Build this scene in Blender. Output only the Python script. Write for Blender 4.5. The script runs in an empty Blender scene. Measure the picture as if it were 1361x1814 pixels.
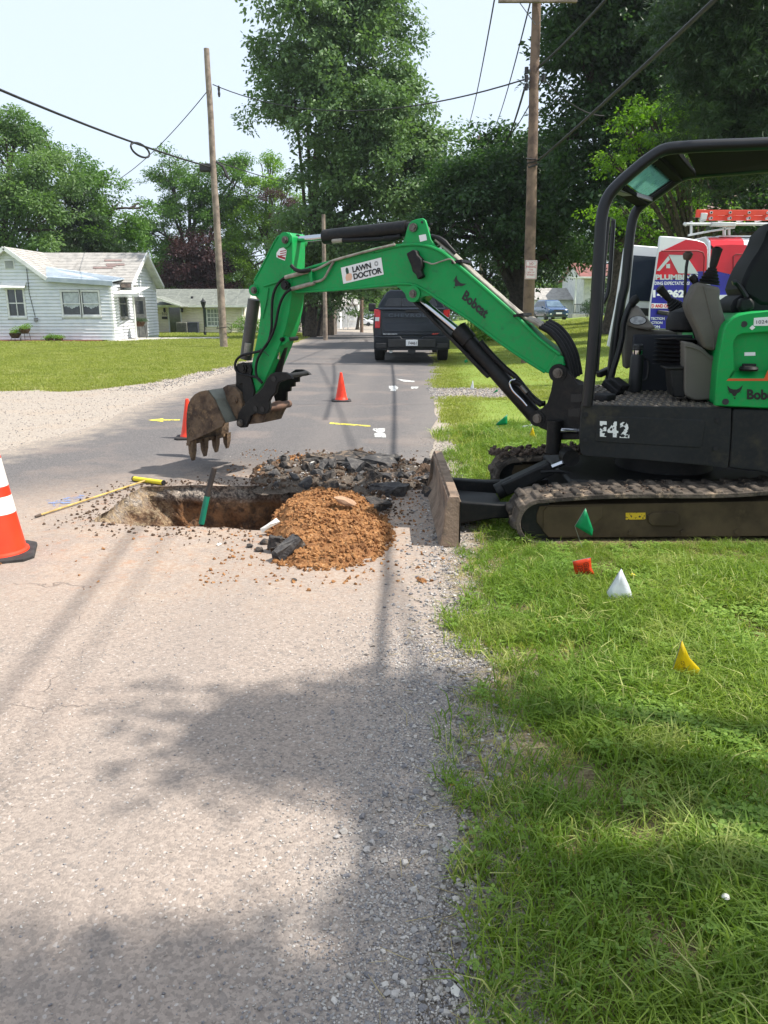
import bpy, bmesh, math, random
import numpy as np
from mathutils import Vector, Matrix, noise, geometry
from math import radians, sin, cos, tan, atan, atan2, pi, sqrt

sc = bpy.context.scene
COL = sc.collection
random.seed(7)
RNG = np.random.default_rng(7)

# ------------------------------------------------------------------ camera
F_PX, W_PX, H_PX = 1363.0, 1361.0, 1814.0
PITCH = radians(15.07)
CAM_H = 1.5
cam_d = bpy.data.cameras.new('camera')
cam = bpy.data.objects.new('camera', cam_d)
COL.objects.link(cam)
cam.location = (0, 0, CAM_H)
cam.rotation_euler = (radians(90) - PITCH, 0, 0)
cam_d.sensor_fit = 'VERTICAL'
cam_d.sensor_height = 36.0
cam_d.sensor_width = 27.0
cam_d.lens = F_PX / H_PX * 36.0
cam_d.clip_start = 0.05
cam_d.clip_end = 2500
sc.camera = cam

# ------------------------------------------------------------------ sky, sun, exposure
SUN_EL = radians(54)
TO_SUN = Vector((0.993 * cos(SUN_EL), -0.12 * cos(SUN_EL), sin(SUN_EL))).normalized()
world = bpy.data.worlds.new('World')
sc.world = world
world.use_nodes = True
wn = world.node_tree
bg = wn.nodes['Background']
sky = wn.nodes.new('ShaderNodeTexSky')
sky.sky_type = 'NISHITA'
sky.sun_disc = False
sky.sun_elevation = SUN_EL
sky.sun_rotation = atan2(TO_SUN.x, TO_SUN.y)
sky.air_density = 1.0
sky.dust_density = 3.5
sky.ozone_density = 1.2
wmix = wn.nodes.new('ShaderNodeMixRGB')
wmix.inputs['Fac'].default_value = 0.7
wmix.inputs['Color2'].default_value = (7.2, 8.2, 9.5, 1)
wn.links.new(sky.outputs['Color'], wmix.inputs['Color1'])
wn.links.new(wmix.outputs['Color'], bg.inputs['Color'])
bg.inputs['Strength'].default_value = 0.085
sun_d = bpy.data.lights.new('sun', 'SUN')
sun_d.energy = 4.3
sun_d.angle = radians(0.6)
sun_d.color = (1.0, 0.945, 0.87)
sun = bpy.data.objects.new('sun', sun_d)
COL.objects.link(sun)
sun.rotation_euler = TO_SUN.to_track_quat('Z', 'Y').to_euler()
sun.location = (20, -5, 30)
sc.view_settings.view_transform = 'Standard'
sc.view_settings.look = 'None'
sc.view_settings.exposure = 0.84
sc.view_settings.gamma = 1.0
sc.view_settings.use_curve_mapping = False
sc.cycles.max_bounces = 8
sc.cycles.diffuse_bounces = 3
sc.cycles.glossy_bounces = 3
sc.cycles.transmission_bounces = 6
sc.cycles.transparent_max_bounces = 12
sc.cycles.caustics_reflective = False
sc.cycles.caustics_refractive = False

# ------------------------------------------------------------------ from the photograph to the place
def ray(px, py):
    a, b = (px - W_PX / 2) / F_PX, (H_PX / 2 - py) / F_PX
    return Vector((a, cos(PITCH) + b * sin(PITCH), -sin(PITCH) + b * cos(PITCH)))
EYE = Vector((0, 0, CAM_H))
def at(px, py, Y):
    d = ray(px, py)
    return EYE + d * (Y / d.y)
def onp(px, py, P0, n):
    d = ray(px, py)
    return EYE + d * ((P0 - EYE).dot(n) / d.dot(n))
def sstep(a, b, x):
    t = min(1.0, max(0.0, (x - a) / (b - a)))
    return t * t * (3 - 2 * t)
def gz(x, y):
    t = (y - 26.0)
    sp = 4 * math.log1p(math.exp(min(40, t / 4))) if t < 100 else t
    z = -0.0185 * sp
    r = 0.085 * min(17.0, max(0.0, x - 3.0)) * sstep(7, 13, y)
    l = 0.0
    if x < -4.6:
        l = 0.05 * noise.noise(Vector((x * .22, y * .22, 3))) * sstep(14, 18, y) * sstep(4.6, 6, -x)
    return z + r + l
def gnd(px, py, dz=0.0):
    z = dz
    d = ray(px, py)
    for _ in range(40):
        if d.z >= -1e-4: break
        p = EYE + d * ((z - CAM_H) / d.z)
        z = gz(p.x, p.y) + dz
    return EYE + d * ((z - CAM_H) / d.z)

# ------------------------------------------------------------------ materials
def S(r, g, b):
    f = lambda c: (c / 255 / 12.92) if c / 255 <= 0.04045 else ((c / 255 + 0.055) / 1.055) ** 2.4
    return (f(r), f(g), f(b), 1)
class NT:
    def __init__(s, name):
        s.m = bpy.data.materials.new(name); s.m.use_nodes = True
        s.t = s.m.node_tree; s.b = s.t.nodes['Principled BSDF']
        s.tc = s.t.nodes.new('ShaderNodeTexCoord')
        s.geo = None
    def n(s, typ, **kw):
        nd = s.t.nodes.new(typ)
        for k, v in kw.items(): setattr(nd, k, v)
        return nd
    def l(s, a, b): s.t.links.new(a, b)
    def pos(s):
        if s.geo is None: s.geo = s.n('ShaderNodeNewGeometry')
        return s.geo.outputs['Position']
    def noise(s, scale, detail=5, rough=.6, vec=None, dist=0):
        x = s.n('ShaderNodeTexNoise'); x.inputs['Scale'].default_value = scale
        x.inputs['Detail'].default_value = detail; x.inputs['Roughness'].default_value = rough
        x.inputs['Distortion'].default_value = dist
        s.l(vec if vec is not None else s.pos(), x.inputs['Vector']); return x.outputs['Fac']
    def voro(s, scale, feature='F1', out='Distance', vec=None):
        x = s.n('ShaderNodeTexVoronoi', feature=feature); x.inputs['Scale'].default_value = scale
        s.l(vec if vec is not None else s.pos(), x.inputs['Vector']); return x.outputs[out]
    def ramp(s, fac, lo, hi, a=0.0, b=1.0):
        x = s.n('ShaderNodeMapRange', interpolation_type='SMOOTHSTEP')
        x.inputs['From Min'].default_value = lo; x.inputs['From Max'].default_value = hi
        x.inputs['To Min'].default_value = a; x.inputs['To Max'].default_value = b
        s.l(fac, x.inputs['Value']); return x.outputs['Result']
    def math(s, op, a, b=0.0, c=None):
        x = s.n('ShaderNodeMath', operation=op)
        for i, v in enumerate((a, b) if c is None else (a, b, c)):
            if isinstance(v, (int, float)): x.inputs[i].default_value = v
            else: s.l(v, x.inputs[i])
        return x.outputs[0]
    def mix(s, fac, a, b, mode='MIX'):
        x = s.n('ShaderNodeMixRGB', blend_type=mode)
        for i, v in zip(('Fac', 'Color1', 'Color2'), (fac, a, b)):
            if isinstance(v, (int, float)): x.inputs[i].default_value = v
            elif isinstance(v, tuple): x.inputs[i].default_value = v
            else: s.l(v, x.inputs[i])
        return x.outputs[0]
    def attr(s, name):
        x = s.n('ShaderNodeAttribute'); x.attribute_name = name; return x.outputs['Fac']
    def xyz(s):
        x = s.n('ShaderNodeSeparateXYZ'); s.l(s.pos(), x.inputs[0]); return x.outputs
    def color(s, c):
        if isinstance(c, tuple): s.b.inputs['Base Color'].default_value = c
        else: s.l(c, s.b.inputs['Base Color'])
    def rough(s, r):
        if isinstance(r, (int, float)): s.b.inputs['Roughness'].default_value = r
        else: s.l(r, s.b.inputs['Roughness'])
    def bump(s, h, strength=.4, dist=.01):
        x = s.n('ShaderNodeBump'); x.inputs['Strength'].default_value = strength
        x.inputs['Distance'].default_value = dist
        s.l(h, x.inputs['Height']); s.l(x.outputs[0], s.b.inputs['Normal'])
MATS = {}
def mat(name, c, c2=None, sc_=6.0, rough=.6, metal=0.0, bump=0.0, bsc=60.0, bd=.004, lo=.4, hi=.65,
        dirt=None, dsc=3.0, dlo=.5, dhi=.72, spec=.5, coat=0.0, alpha=1.0, grime=0.0):
    if name in MATS: return MATS[name]
    m = NT(name)
    col = c
    if c2 is not None: col = m.mix(m.ramp(m.noise(sc_), lo, hi), c, c2)
    if dirt is not None:
        d = m.ramp(m.noise(dsc, 8, .7), dlo, dhi)
        col = m.mix(d, col, dirt)
        m.rough(m.ramp(d, 0, 1, rough, .9))
    else: m.rough(rough)
    if grime > 0:
        gn = m.math('MULTIPLY', m.ramp(m.noise(34, 9, .75), .42, .68), m.ramp(m.noise(3.1, 4), .35, .6, .3, 1))
        col = m.mix(m.math('MULTIPLY', gn, grime), col, S(96, 88, 72))
    m.color(col)
    m.b.inputs['Metallic'].default_value = metal
    m.b.inputs['Specular IOR Level'].default_value = spec
    m.b.inputs['Coat Weight'].default_value = coat
    if alpha < 1: m.b.inputs['Alpha'].default_value = alpha
    if bump > 0: m.bump(m.noise(bsc, 4), bump, bd)
    MATS[name] = m.m
    return m.m
def glass(name, tint, rough=.03, trans=.6):
    if name in MATS: return MATS[name]
    m = NT(name)
    tr = m.n('ShaderNodeBsdfTransparent'); tr.inputs[0].default_value = tint
    gl = m.n('ShaderNodeBsdfGlossy'); gl.inputs['Roughness'].default_value = rough
    gl.inputs[0].default_value = (.9, .95, 1, 1)
    fr = m.n('ShaderNodeFresnel'); fr.inputs[0].default_value = 1.5
    fac = m.ramp(fr.outputs[0], 0, 1, 1 - trans, 1.0)
    mx = m.n('ShaderNodeMixShader'); m.l(fac, mx.inputs[0]); m.l(tr.outputs[0], mx.inputs[1]); m.l(gl.outputs[0], mx.inputs[2])
    m.l(mx.outputs[0], m.t.nodes['Material Output'].inputs[0])
    MATS[name] = m.m; return m.m

# ------------------------------------------------------------------ mesh helpers
def Vx(*a): return Vector(a)
class MB:
    def __init__(s, T=None):
        s.v = []; s.f = []; s.T = T
    def add(s, vs, fs):
        o = len(s.v)
        s.v += [tuple(s.T @ Vector(v)) if s.T is not None else tuple(v) for v in vs]
        s.f += [tuple(i + o for i in f) for f in fs]
        return s
    def hexa(s, p):   # 8 points: bottom ring, top ring
        return s.add(p, [(3, 2, 1, 0), (4, 5, 6, 7), (0, 1, 5, 4), (1, 2, 6, 5), (2, 3, 7, 6), (3, 0, 4, 7)])
    def box(s, c, d, rz=0.0, R=None):
        c = Vector(c); hx, hy, hz = d[0] / 2, d[1] / 2, d[2] / 2
        M = R if R is not None else Matrix.Rotation(rz, 3, 'Z')
        p = [c + M @ Vector(q) for q in ((-hx, -hy, -hz), (hx, -hy, -hz), (hx, hy, -hz), (-hx, hy, -hz), (-hx, -hy, hz), (hx, -hy, hz), (hx, hy, hz), (-hx, hy, hz))]
        return s.hexa(p)
    def bb(s, x0, x1, y0, y1, z0, z1):
        return s.box(((x0 + x1) / 2, (y0 + y1) / 2, (z0 + z1) / 2), (x1 - x0, y1 - y0, z1 - z0))
    def bar(s, a, b, w, h, up=(0, 0, 1)):
        a, b = Vector(a), Vector(b); d = (b - a).normalized(); up = Vector(up)
        if abs(d.dot(up)) > .98: up = Vector((1, 0, 0))
        x = d.cross(up).normalized(); z = x.cross(d)
        p = []
        for e in (a, b):
            p += [e - x * w / 2 - z * h / 2, e + x * w / 2 - z * h / 2, e + x * w / 2 + z * h / 2, e - x * w / 2 + z * h / 2]
        return s.add(p, [(0, 1, 2, 3), (7, 6, 5, 4), (4, 5, 1, 0), (5, 6, 2, 1), (6, 7, 3, 2), (7, 4, 0, 3)])
    def prism(s, poly, vec):
        vec = Vector(vec); n = len(poly)
        poly = [Vector(p) for p in poly]
        vs = poly + [p + vec for p in poly]
        nrm = Vector((0, 0, 0))
        for i in range(n): nrm += poly[i].cross(poly[(i + 1) % n])
        flip = nrm.dot(vec) > 0
        a, b = tuple(range(n)), tuple(range(n, 2 * n))
        fs = [a[::-1] if flip else a, b if flip else b[::-1]]
        for i in range(n):
            j = (i + 1) % n
            q = (i, j, j + n, i + n)
            fs.append(q if flip else q[::-1])
        return s.add(vs, fs)
    def tube(s, path, r, seg=10, caps=True):
        path = [Vector(p) for p in path]; n = len(path)
        rs = r if isinstance(r, (list, tuple)) else [r] * n
        t0 = (path[1] - path[0]).normalized()
        up = Vector((0, 0, 1)) if abs(t0.z) < .9 else Vector((1, 0, 0))
        x = t0.cross(up).normalized()
        vs = []
        for i, p in enumerate(path):
            t = (path[min(i + 1, n - 1)] - path[max(i - 1, 0)]).normalized()
            x = (x - t * x.dot(t)).normalized(); y = t.cross(x)
            for k in range(seg):
                a = 2 * pi * k / seg
                vs.append(p + (x * cos(a) + y * sin(a)) * rs[i])
        fs = []
        for i in range(n - 1):
            for k in range(seg):
                k2 = (k + 1) % seg
                fs.append((i * seg + k, i * seg + k2, (i + 1) * seg + k2, (i + 1) * seg + k))
        if caps:
            fs.append(tuple(range(seg))[::-1]); fs.append(tuple((n - 1) * seg + k for k in range(seg)))
        return s.add(vs, fs)
    def cyl(s, a, b, r, seg=16, r2=None): return s.tube([a, b], [r, r if r2 is None else r2], seg)
    def lathe(s, prof, seg=24, o=(0, 0, 0), caps=True):
        o = Vector(o); vs = []; fs = []
        for (r, z) in prof:
            for k in range(seg):
                a = 2 * pi * k / seg
                vs.append(o + Vector((r * cos(a), r * sin(a), z)))
        for i in range(len(prof) - 1):
            for k in range(seg):
                k2 = (k + 1) % seg
                fs.append((i * seg + k, i * seg + k2, (i + 1) * seg + k2, (i + 1) * seg + k))
        if caps:
            fs.append(tuple(range(seg))[::-1]); fs.append(tuple((len(prof) - 1) * seg + k for k in range(seg)))
        return s.add(vs, fs)
    def loft(s, rings, caps=True):
        n = len(rings[0]); vs = [p for r in rings for p in r]; fs = []
        for i in range(len(rings) - 1):
            for k in range(n):
                k2 = (k + 1) % n
                fs.append((i * n + k, i * n + k2, (i + 1) * n + k2, (i + 1) * n + k))
        if caps:
            fs.append(tuple(range(n))[::-1]); fs.append(tuple((len(rings) - 1) * n + k for k in range(n)))
        return s.add(vs, fs)
    def build(s, name, m, parent=None, smooth=True, bevel=0.0, ang=.6, recalc=True, kind=None, label=None, bseg=2):
        V = np.array(s.v, dtype=float)
        c = (V.min(0) + V.max(0)) / 2
        me = bpy.data.meshes.new(name)
        me.from_pydata((V - c).tolist(), [], s.f)
        if recalc:
            b = bmesh.new(); b.from_mesh(me); bmesh.ops.recalc_face_normals(b, faces=b.faces); b.to_mesh(me); b.free()
        me.update()
        if smooth:
            me.shade_smooth(); me.set_sharp_from_angle(angle=ang)
        if m is not None: me.materials.append(m)
        o = bpy.data.objects.new(name, me); COL.objects.link(o)
        o.location = Vector(c)
        if parent is not None: adopt(o, parent)
        if bevel > 0:
            md = o.modifiers.new('bevel', 'BEVEL'); md.width = bevel; md.segments = bseg; md.limit_method = 'ANGLE'; md.angle_limit = radians(40)
            md.harden_normals = False
        if kind: o['kind'] = kind
        if label: o['label'] = label
        return o
def world_mat(o):
    m = o.matrix_basis.copy() if o.parent is None else world_mat(o.parent) @ o.matrix_parent_inverse @ o.matrix_basis
    return m
def adopt(o, parent):
    o.parent = parent
    o.matrix_parent_inverse = world_mat(parent).inverted()
def thing(name, loc, label, cat, group=None):
    o = bpy.data.objects.new(name, None); COL.objects.link(o)
    o.location = Vector(loc); o.empty_display_size = .2
    return tag(o, label, cat, group)
def tag(o, label, cat, group=None, kind=None):
    if label: o['label'] = label
    if cat: o['category'] = cat
    if group: o['group'] = group
    if kind: o['kind'] = kind
    return o
def struct(o): o['kind'] = 'structure'; return o
def children(o): return [c for c in bpy.data.objects if c.parent == o]
def copy_tree(o, parent=None, off=None):
    c = o.copy(); COL.objects.link(c)
    inv = o.matrix_parent_inverse.copy()
    if parent is not None: c.parent = parent; c.matrix_parent_inverse = inv
    if off is not None: c.location = c.location + Vector(off)
    for ch in children(o): copy_tree(ch, c)
    return c
def smooth_path(pts, n=6):
    pts = [Vector(p) for p in pts]; out = []
    P = [pts[0]] + pts + [pts[-1]]
    for i in range(1, len(P) - 2):
        for k in range(n):
            t = k / n
            a, b, c, d = P[i - 1], P[i], P[i + 1], P[i + 2]
            out.append(.5 * ((2 * b) + (c - a) * t + (2 * a - 5 * b + 4 * c - d) * t * t + (3 * b - a - 3 * c + d) * t ** 3))
    out.append(pts[-1]); return out
def text_polys(txt, bold=.0, shear=0.0, spacing=1.0):
    cu = bpy.data.curves.new('txt', 'FONT'); cu.body = txt; cu.size = 1; cu.offset = bold; cu.shear = shear
    cu.space_character = spacing; cu.resolution_u = 3; cu.fill_mode = 'BOTH'
    o = bpy.data.objects.new('txt', cu); COL.objects.link(o)
    dg = bpy.context.evaluated_depsgraph_get(); dg.update()
    me = bpy.data.meshes.new_from_object(o.evaluated_get(dg))
    V = [tuple(v.co) for v in me.vertices]; Fs = [tuple(p.vertices) for p in me.polygons]
    bpy.data.objects.remove(o); bpy.data.curves.remove(cu); bpy.data.meshes.remove(me)
    return np.array(V), Fs
def text_on(name, txt, bl, br, tl, m, parent, nrm, off=.003, bold=.012, shear=0.0, spacing=1.0, label=None, filt=None):
    """letters fitted to the parallelogram bl-br-tl, lifted off along nrm"""
    V, Fs = text_polys(txt, bold, shear, spacing)
    lo, hi = V.min(0), V.max(0)
    bl, br, tl = Vector(bl), Vector(br), Vector(tl); nrm = Vector(nrm).normalized()
    vs = []
    for v in V:
        u = (v[0] - lo[0]) / (hi[0] - lo[0]); w = (v[1] - lo[1]) / (hi[1] - lo[1])
        vs.append(bl + (br - bl) * u + (tl - bl) * w + nrm * off)
    if filt: Fs = [f for f in Fs if filt(sum((vs[i] for i in f), Vector()) / len(f))]
    mb = MB(); mb.add(vs, Fs)
    return mb.build(name, m, parent, smooth=False, recalc=False, label=label)

# ------------------------------------------------------------------ scatter for what nobody could count
def scatter(name, pts, rot, scl, variants, parent=None, vi=None):
    pts = np.asarray(pts, dtype=np.float32); N = len(pts)
    c = pts.mean(0)
    me = bpy.data.meshes.new(name); me.vertices.add(N)
    me.vertices.foreach_set('co', (pts - c).ravel())
    a = me.attributes.new('rot', 'FLOAT_VECTOR', 'POINT'); a.data.foreach_set('vector', np.asarray(rot, dtype=np.float32).ravel())
    a = me.attributes.new('scl', 'FLOAT', 'POINT'); a.data.foreach_set('value', np.asarray(scl, dtype=np.float32).ravel())
    if vi is None: vi = RNG.integers(0, len(variants), N)
    a = me.attributes.new('vi', 'INT', 'POINT'); a.data.foreach_set('value', np.asarray(vi, dtype=np.int32))
    me.update()
    o = bpy.data.objects.new(name, me); COL.objects.link(o); o.location = Vector([float(q) for q in c])
    key = 'src_' + variants[0].name
    cl = bpy.data.collections.get(key)
    if cl is None:
        cl = bpy.data.collections.new(key)
        for v in variants: cl.objects.link(v)
    g = bpy.data.node_groups.get('sc_' + key)
    if g is None:
        g = bpy.data.node_groups.new('sc_' + key, 'GeometryNodeTree')
        g.interface.new_socket('Geometry', in_out='INPUT', socket_type='NodeSocketGeometry')
        g.interface.new_socket('Geometry', in_out='OUTPUT', socket_type='NodeSocketGeometry')
        gi = g.nodes.new('NodeGroupInput'); go = g.nodes.new('NodeGroupOutput')
        ip = g.nodes.new('GeometryNodeInstanceOnPoints'); ci = g.nodes.new('GeometryNodeCollectionInfo')
        ci.inputs['Collection'].default_value = cl; ci.inputs['Separate Children'].default_value = True; ci.inputs['Reset Children'].default_value = True
        def na(nm, ty):
            q = g.nodes.new('GeometryNodeInputNamedAttribute'); q.data_type = ty; q.inputs['Name'].default_value = nm; return q.outputs['Attribute']
        L = g.links.new
        L(gi.outputs[0], ip.inputs['Points']); L(ci.outputs[0], ip.inputs['Instance'])
        ip.inputs['Pick Instance'].default_value = True
        L(na('vi', 'INT'), ip.inputs['Instance Index']); L(na('rot', 'FLOAT_VECTOR'), ip.inputs['Rotation']); L(na('scl', 'FLOAT'), ip.inputs['Scale'])
        L(ip.outputs[0], go.inputs[0])
    md = o.modifiers.new('scatter', 'NODES'); md.node_group = g
    if parent is not None: adopt(o, parent)
    return o
def variant(mb, name, m):
    me = bpy.data.meshes.new(name); me.from_pydata([tuple(v) for v in mb.v], [], mb.f); me.materials.append(m)
    return bpy.data.objects.new(name, me)
# ================================================================== the ground
def xr_edge(y):      # where the verge starts on the right
    if y < 8: return .17 + .062 * y
    return .67 + .058 * (y - 8)
def xl_lawn(y):
    P = [(14, -5.4), (15.5, -4.75), (17.6, -4.45), (20, -4.0), (30, -4.15), (45, -4.6), (60, -6.0), (80, -16)]
    for (a, xa), (b, xb) in zip(P, P[1:]):
        if y <= b: return xa + (xb - xa) * max(0, (y - a)) / (b - a)
    return -30
RL = [(-8, -4.6), (0, -4.6), (6, -4.7), (8, -4.1), (9.5, -3.75), (11.3, -3.8), (14.2, -3.8), (18.7, -3.62), (30, -3.9), (40, -4.25), (50, -4.7), (60, -5.6), (68, -8.5), (76, -15), (84, -30)]
RR = [(-8, -.3), (0, .05), (1.2, .12), (2.5, .24), (4.4, .34), (8, .5), (12, .8), (20, 1.55), (40, 2.2), (50, 1.4), (60, -.3), (68, -3.0), (76, -7.5), (84, -14)]
def interp(P, y):
    if y <= P[0][0]: return P[0][1]
    for (a, xa), (b, xb) in zip(P, P[1:]):
        if y <= b: return xa + (xb - xa) * (y - a) / (b - a)
    return P[-1][1]
def sd_grass(x, y):
    """metres inside (+) or outside (-) the grass"""
    right = x - xr_edge(y)
    if 12.3 < y < 14.9 and x < 3.4: right = min(right, max(abs(y - 13.6) - .75, (x - 2.4) * .8))
    lx = xl_lawn(y)
    left = min(lx - x, (y - 14.15) * .8)
    return max(right, left)
PIT = [gnd(165, 925), gnd(205, 893), gnd(250, 863), gnd(330, 861), gnd(440, 862), gnd(560, 858), gnd(640, 870), gnd(665, 905), gnd(600, 940), gnd(490, 941), gnd(360, 935), gnd(250, 933)]
def jag(poly, step=.05, amp=.018, seed=0):
    out = []
    n = len(poly)
    for i in range(n):
        a, b = poly[i], poly[(i + 1) % n]; L = (b - a).length; k = max(1, int(L / step))
        nn = Vector((-(b - a).y, (b - a).x, 0)).normalized()
        for j in range(k):
            p = a.lerp(b, j / k)
            out.append(p + nn * (noise.noise(p * 6 + Vector((seed, 0, 0))) * amp * 1.5 + random.uniform(-amp, amp) * .45))
    return out
PITJ = jag(PIT)
def in_poly(x, y, P):
    c = False; j = len(P) - 1
    for i in range(len(P)):
        if (P[i].y > y) != (P[j].y > y) and x < (P[j].x - P[i].x) * (y - P[i].y) / (P[j].y - P[i].y) + P[i].x: c = not c
        j = i
    return c
def axis(segs):
    out = []
    for a, b, st in segs:
        n = max(1, round((b - a) / st)); out += [a + (b - a) * i / n for i in range(n)]
    out.append(segs[-1][1]); return out
YS = axis([(-30, -2, 4), (-2, 9, .12), (9, 20, .3), (20, 50, .8), (50, 100, 2.5), (100, 300, 12)])
XS = axis([(-260, -100, 40), (-100, -30, 5), (-30, -6, .8), (-6, 6, .12), (6, 16, .5), (16, 40, 2), (40, 100, 6), (100, 260, 40)])
vs = []; sd = []
for y in YS:
    for x in XS:
        z = gz(x, y); d = sd_grass(x, y)
        if y < 30: z += .035 * sstep(0, .8, d) * (1 if x > 0 else 0) - .004 * sstep(.0, .25, -d)
        vs.append((x, y, z)); sd.append(d)
nx = len(XS); fs = []
for j in range(len(YS) - 1):
    for i in range(nx - 1):
        cx, cy = (XS[i] + XS[i + 1]) / 2, (YS[j] + YS[j + 1]) / 2
        if 4.5 < cy < 7.2 and -2.5 < cx < .3:
            if any(in_poly(cx + dx, cy + dy, PIT) for dx in (-.1, 0, .1) for dy in (-.1, 0, .1)): continue
        fs.append((j * nx + i, j * nx + i + 1, (j + 1) * nx + i + 1, (j + 1) * nx + i))
me = bpy.data.meshes.new('ground'); me.from_pydata(vs, [], fs)
a = me.attributes.new('sd', 'FLOAT', 'POINT'); a.data.foreach_set('value', sd)
me.shade_smooth()
ground = bpy.data.objects.new('ground', me); COL.objects.link(ground); struct(ground)
m = NT('ground_soil_gravel')
X, Y, Z = m.xyz()
n1 = m.noise(1.3, 6); n2 = m.noise(5, 6); n3 = m.noise(45, 4)
vor = m.voro(95); vcol = m.voro(95, out='Color')
sdv = m.attr('sd')
wob = m.math('ADD', m.math('MULTIPLY', m.math('SUBTRACT', n2, .5), .9), m.math('MULTIPLY', m.math('SUBTRACT', n1, .5), .8))
g = m.ramp(m.math('ADD', sdv, wob), -.02, .22)
sepc = m.n('ShaderNodeSeparateColor'); m.l(vcol, sepc.inputs[0])
gray = m.mix(m.ramp(sepc.outputs[0], .1, .95), S(134, 126, 118), S(180, 171, 160))
gravel = m.mix(m.ramp(vor, .2, .75, 0, .5), gray, S(120, 110, 102))
dusty = m.mix(m.math('MULTIPLY', m.ramp(n1, .48, .7), m.ramp(Y, 1.5, 4.5, .45, 1)), gravel, m.mix(m.ramp(n2, .4, .65), S(168, 148, 128), S(136, 114, 94)))
gfar = m.ramp(Y, 3.0, 8.0)
dusty = m.mix(m.math('MULTIPLY', gfar, .75), dusty, m.mix(m.ramp(n3, .35, .65), S(144, 134, 124), S(178, 168, 155)))
soil = m.mix(m.ramp(sdv, .1, .7), m.mix(m.ramp(n3, .35, .65), S(112, 98, 76), S(150, 136, 110)), m.mix(m.ramp(n3, .35, .65), S(66, 58, 40), S(112, 104, 70)))
turf_n = m.mix(m.ramp(m.noise(.55, 5), .35, .65), S(106, 126, 56), S(132, 146, 74))
turf_far = m.mix(m.ramp(m.noise(9, 6, .7), .3, .7), turf_n, S(118, 138, 60))
turf = m.mix(m.ramp(Y, 5, 11), soil, turf_far)
m.color(m.mix(g, dusty, turf)); m.rough(.95)
m.b.inputs['Specular IOR Level'].default_value = .15
m.bump(m.math('ADD', m.math('MULTIPLY', vor, -1), m.math('MULTIPLY', n3, .7)), .6, .012)
me.materials.append(m.m)

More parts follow.
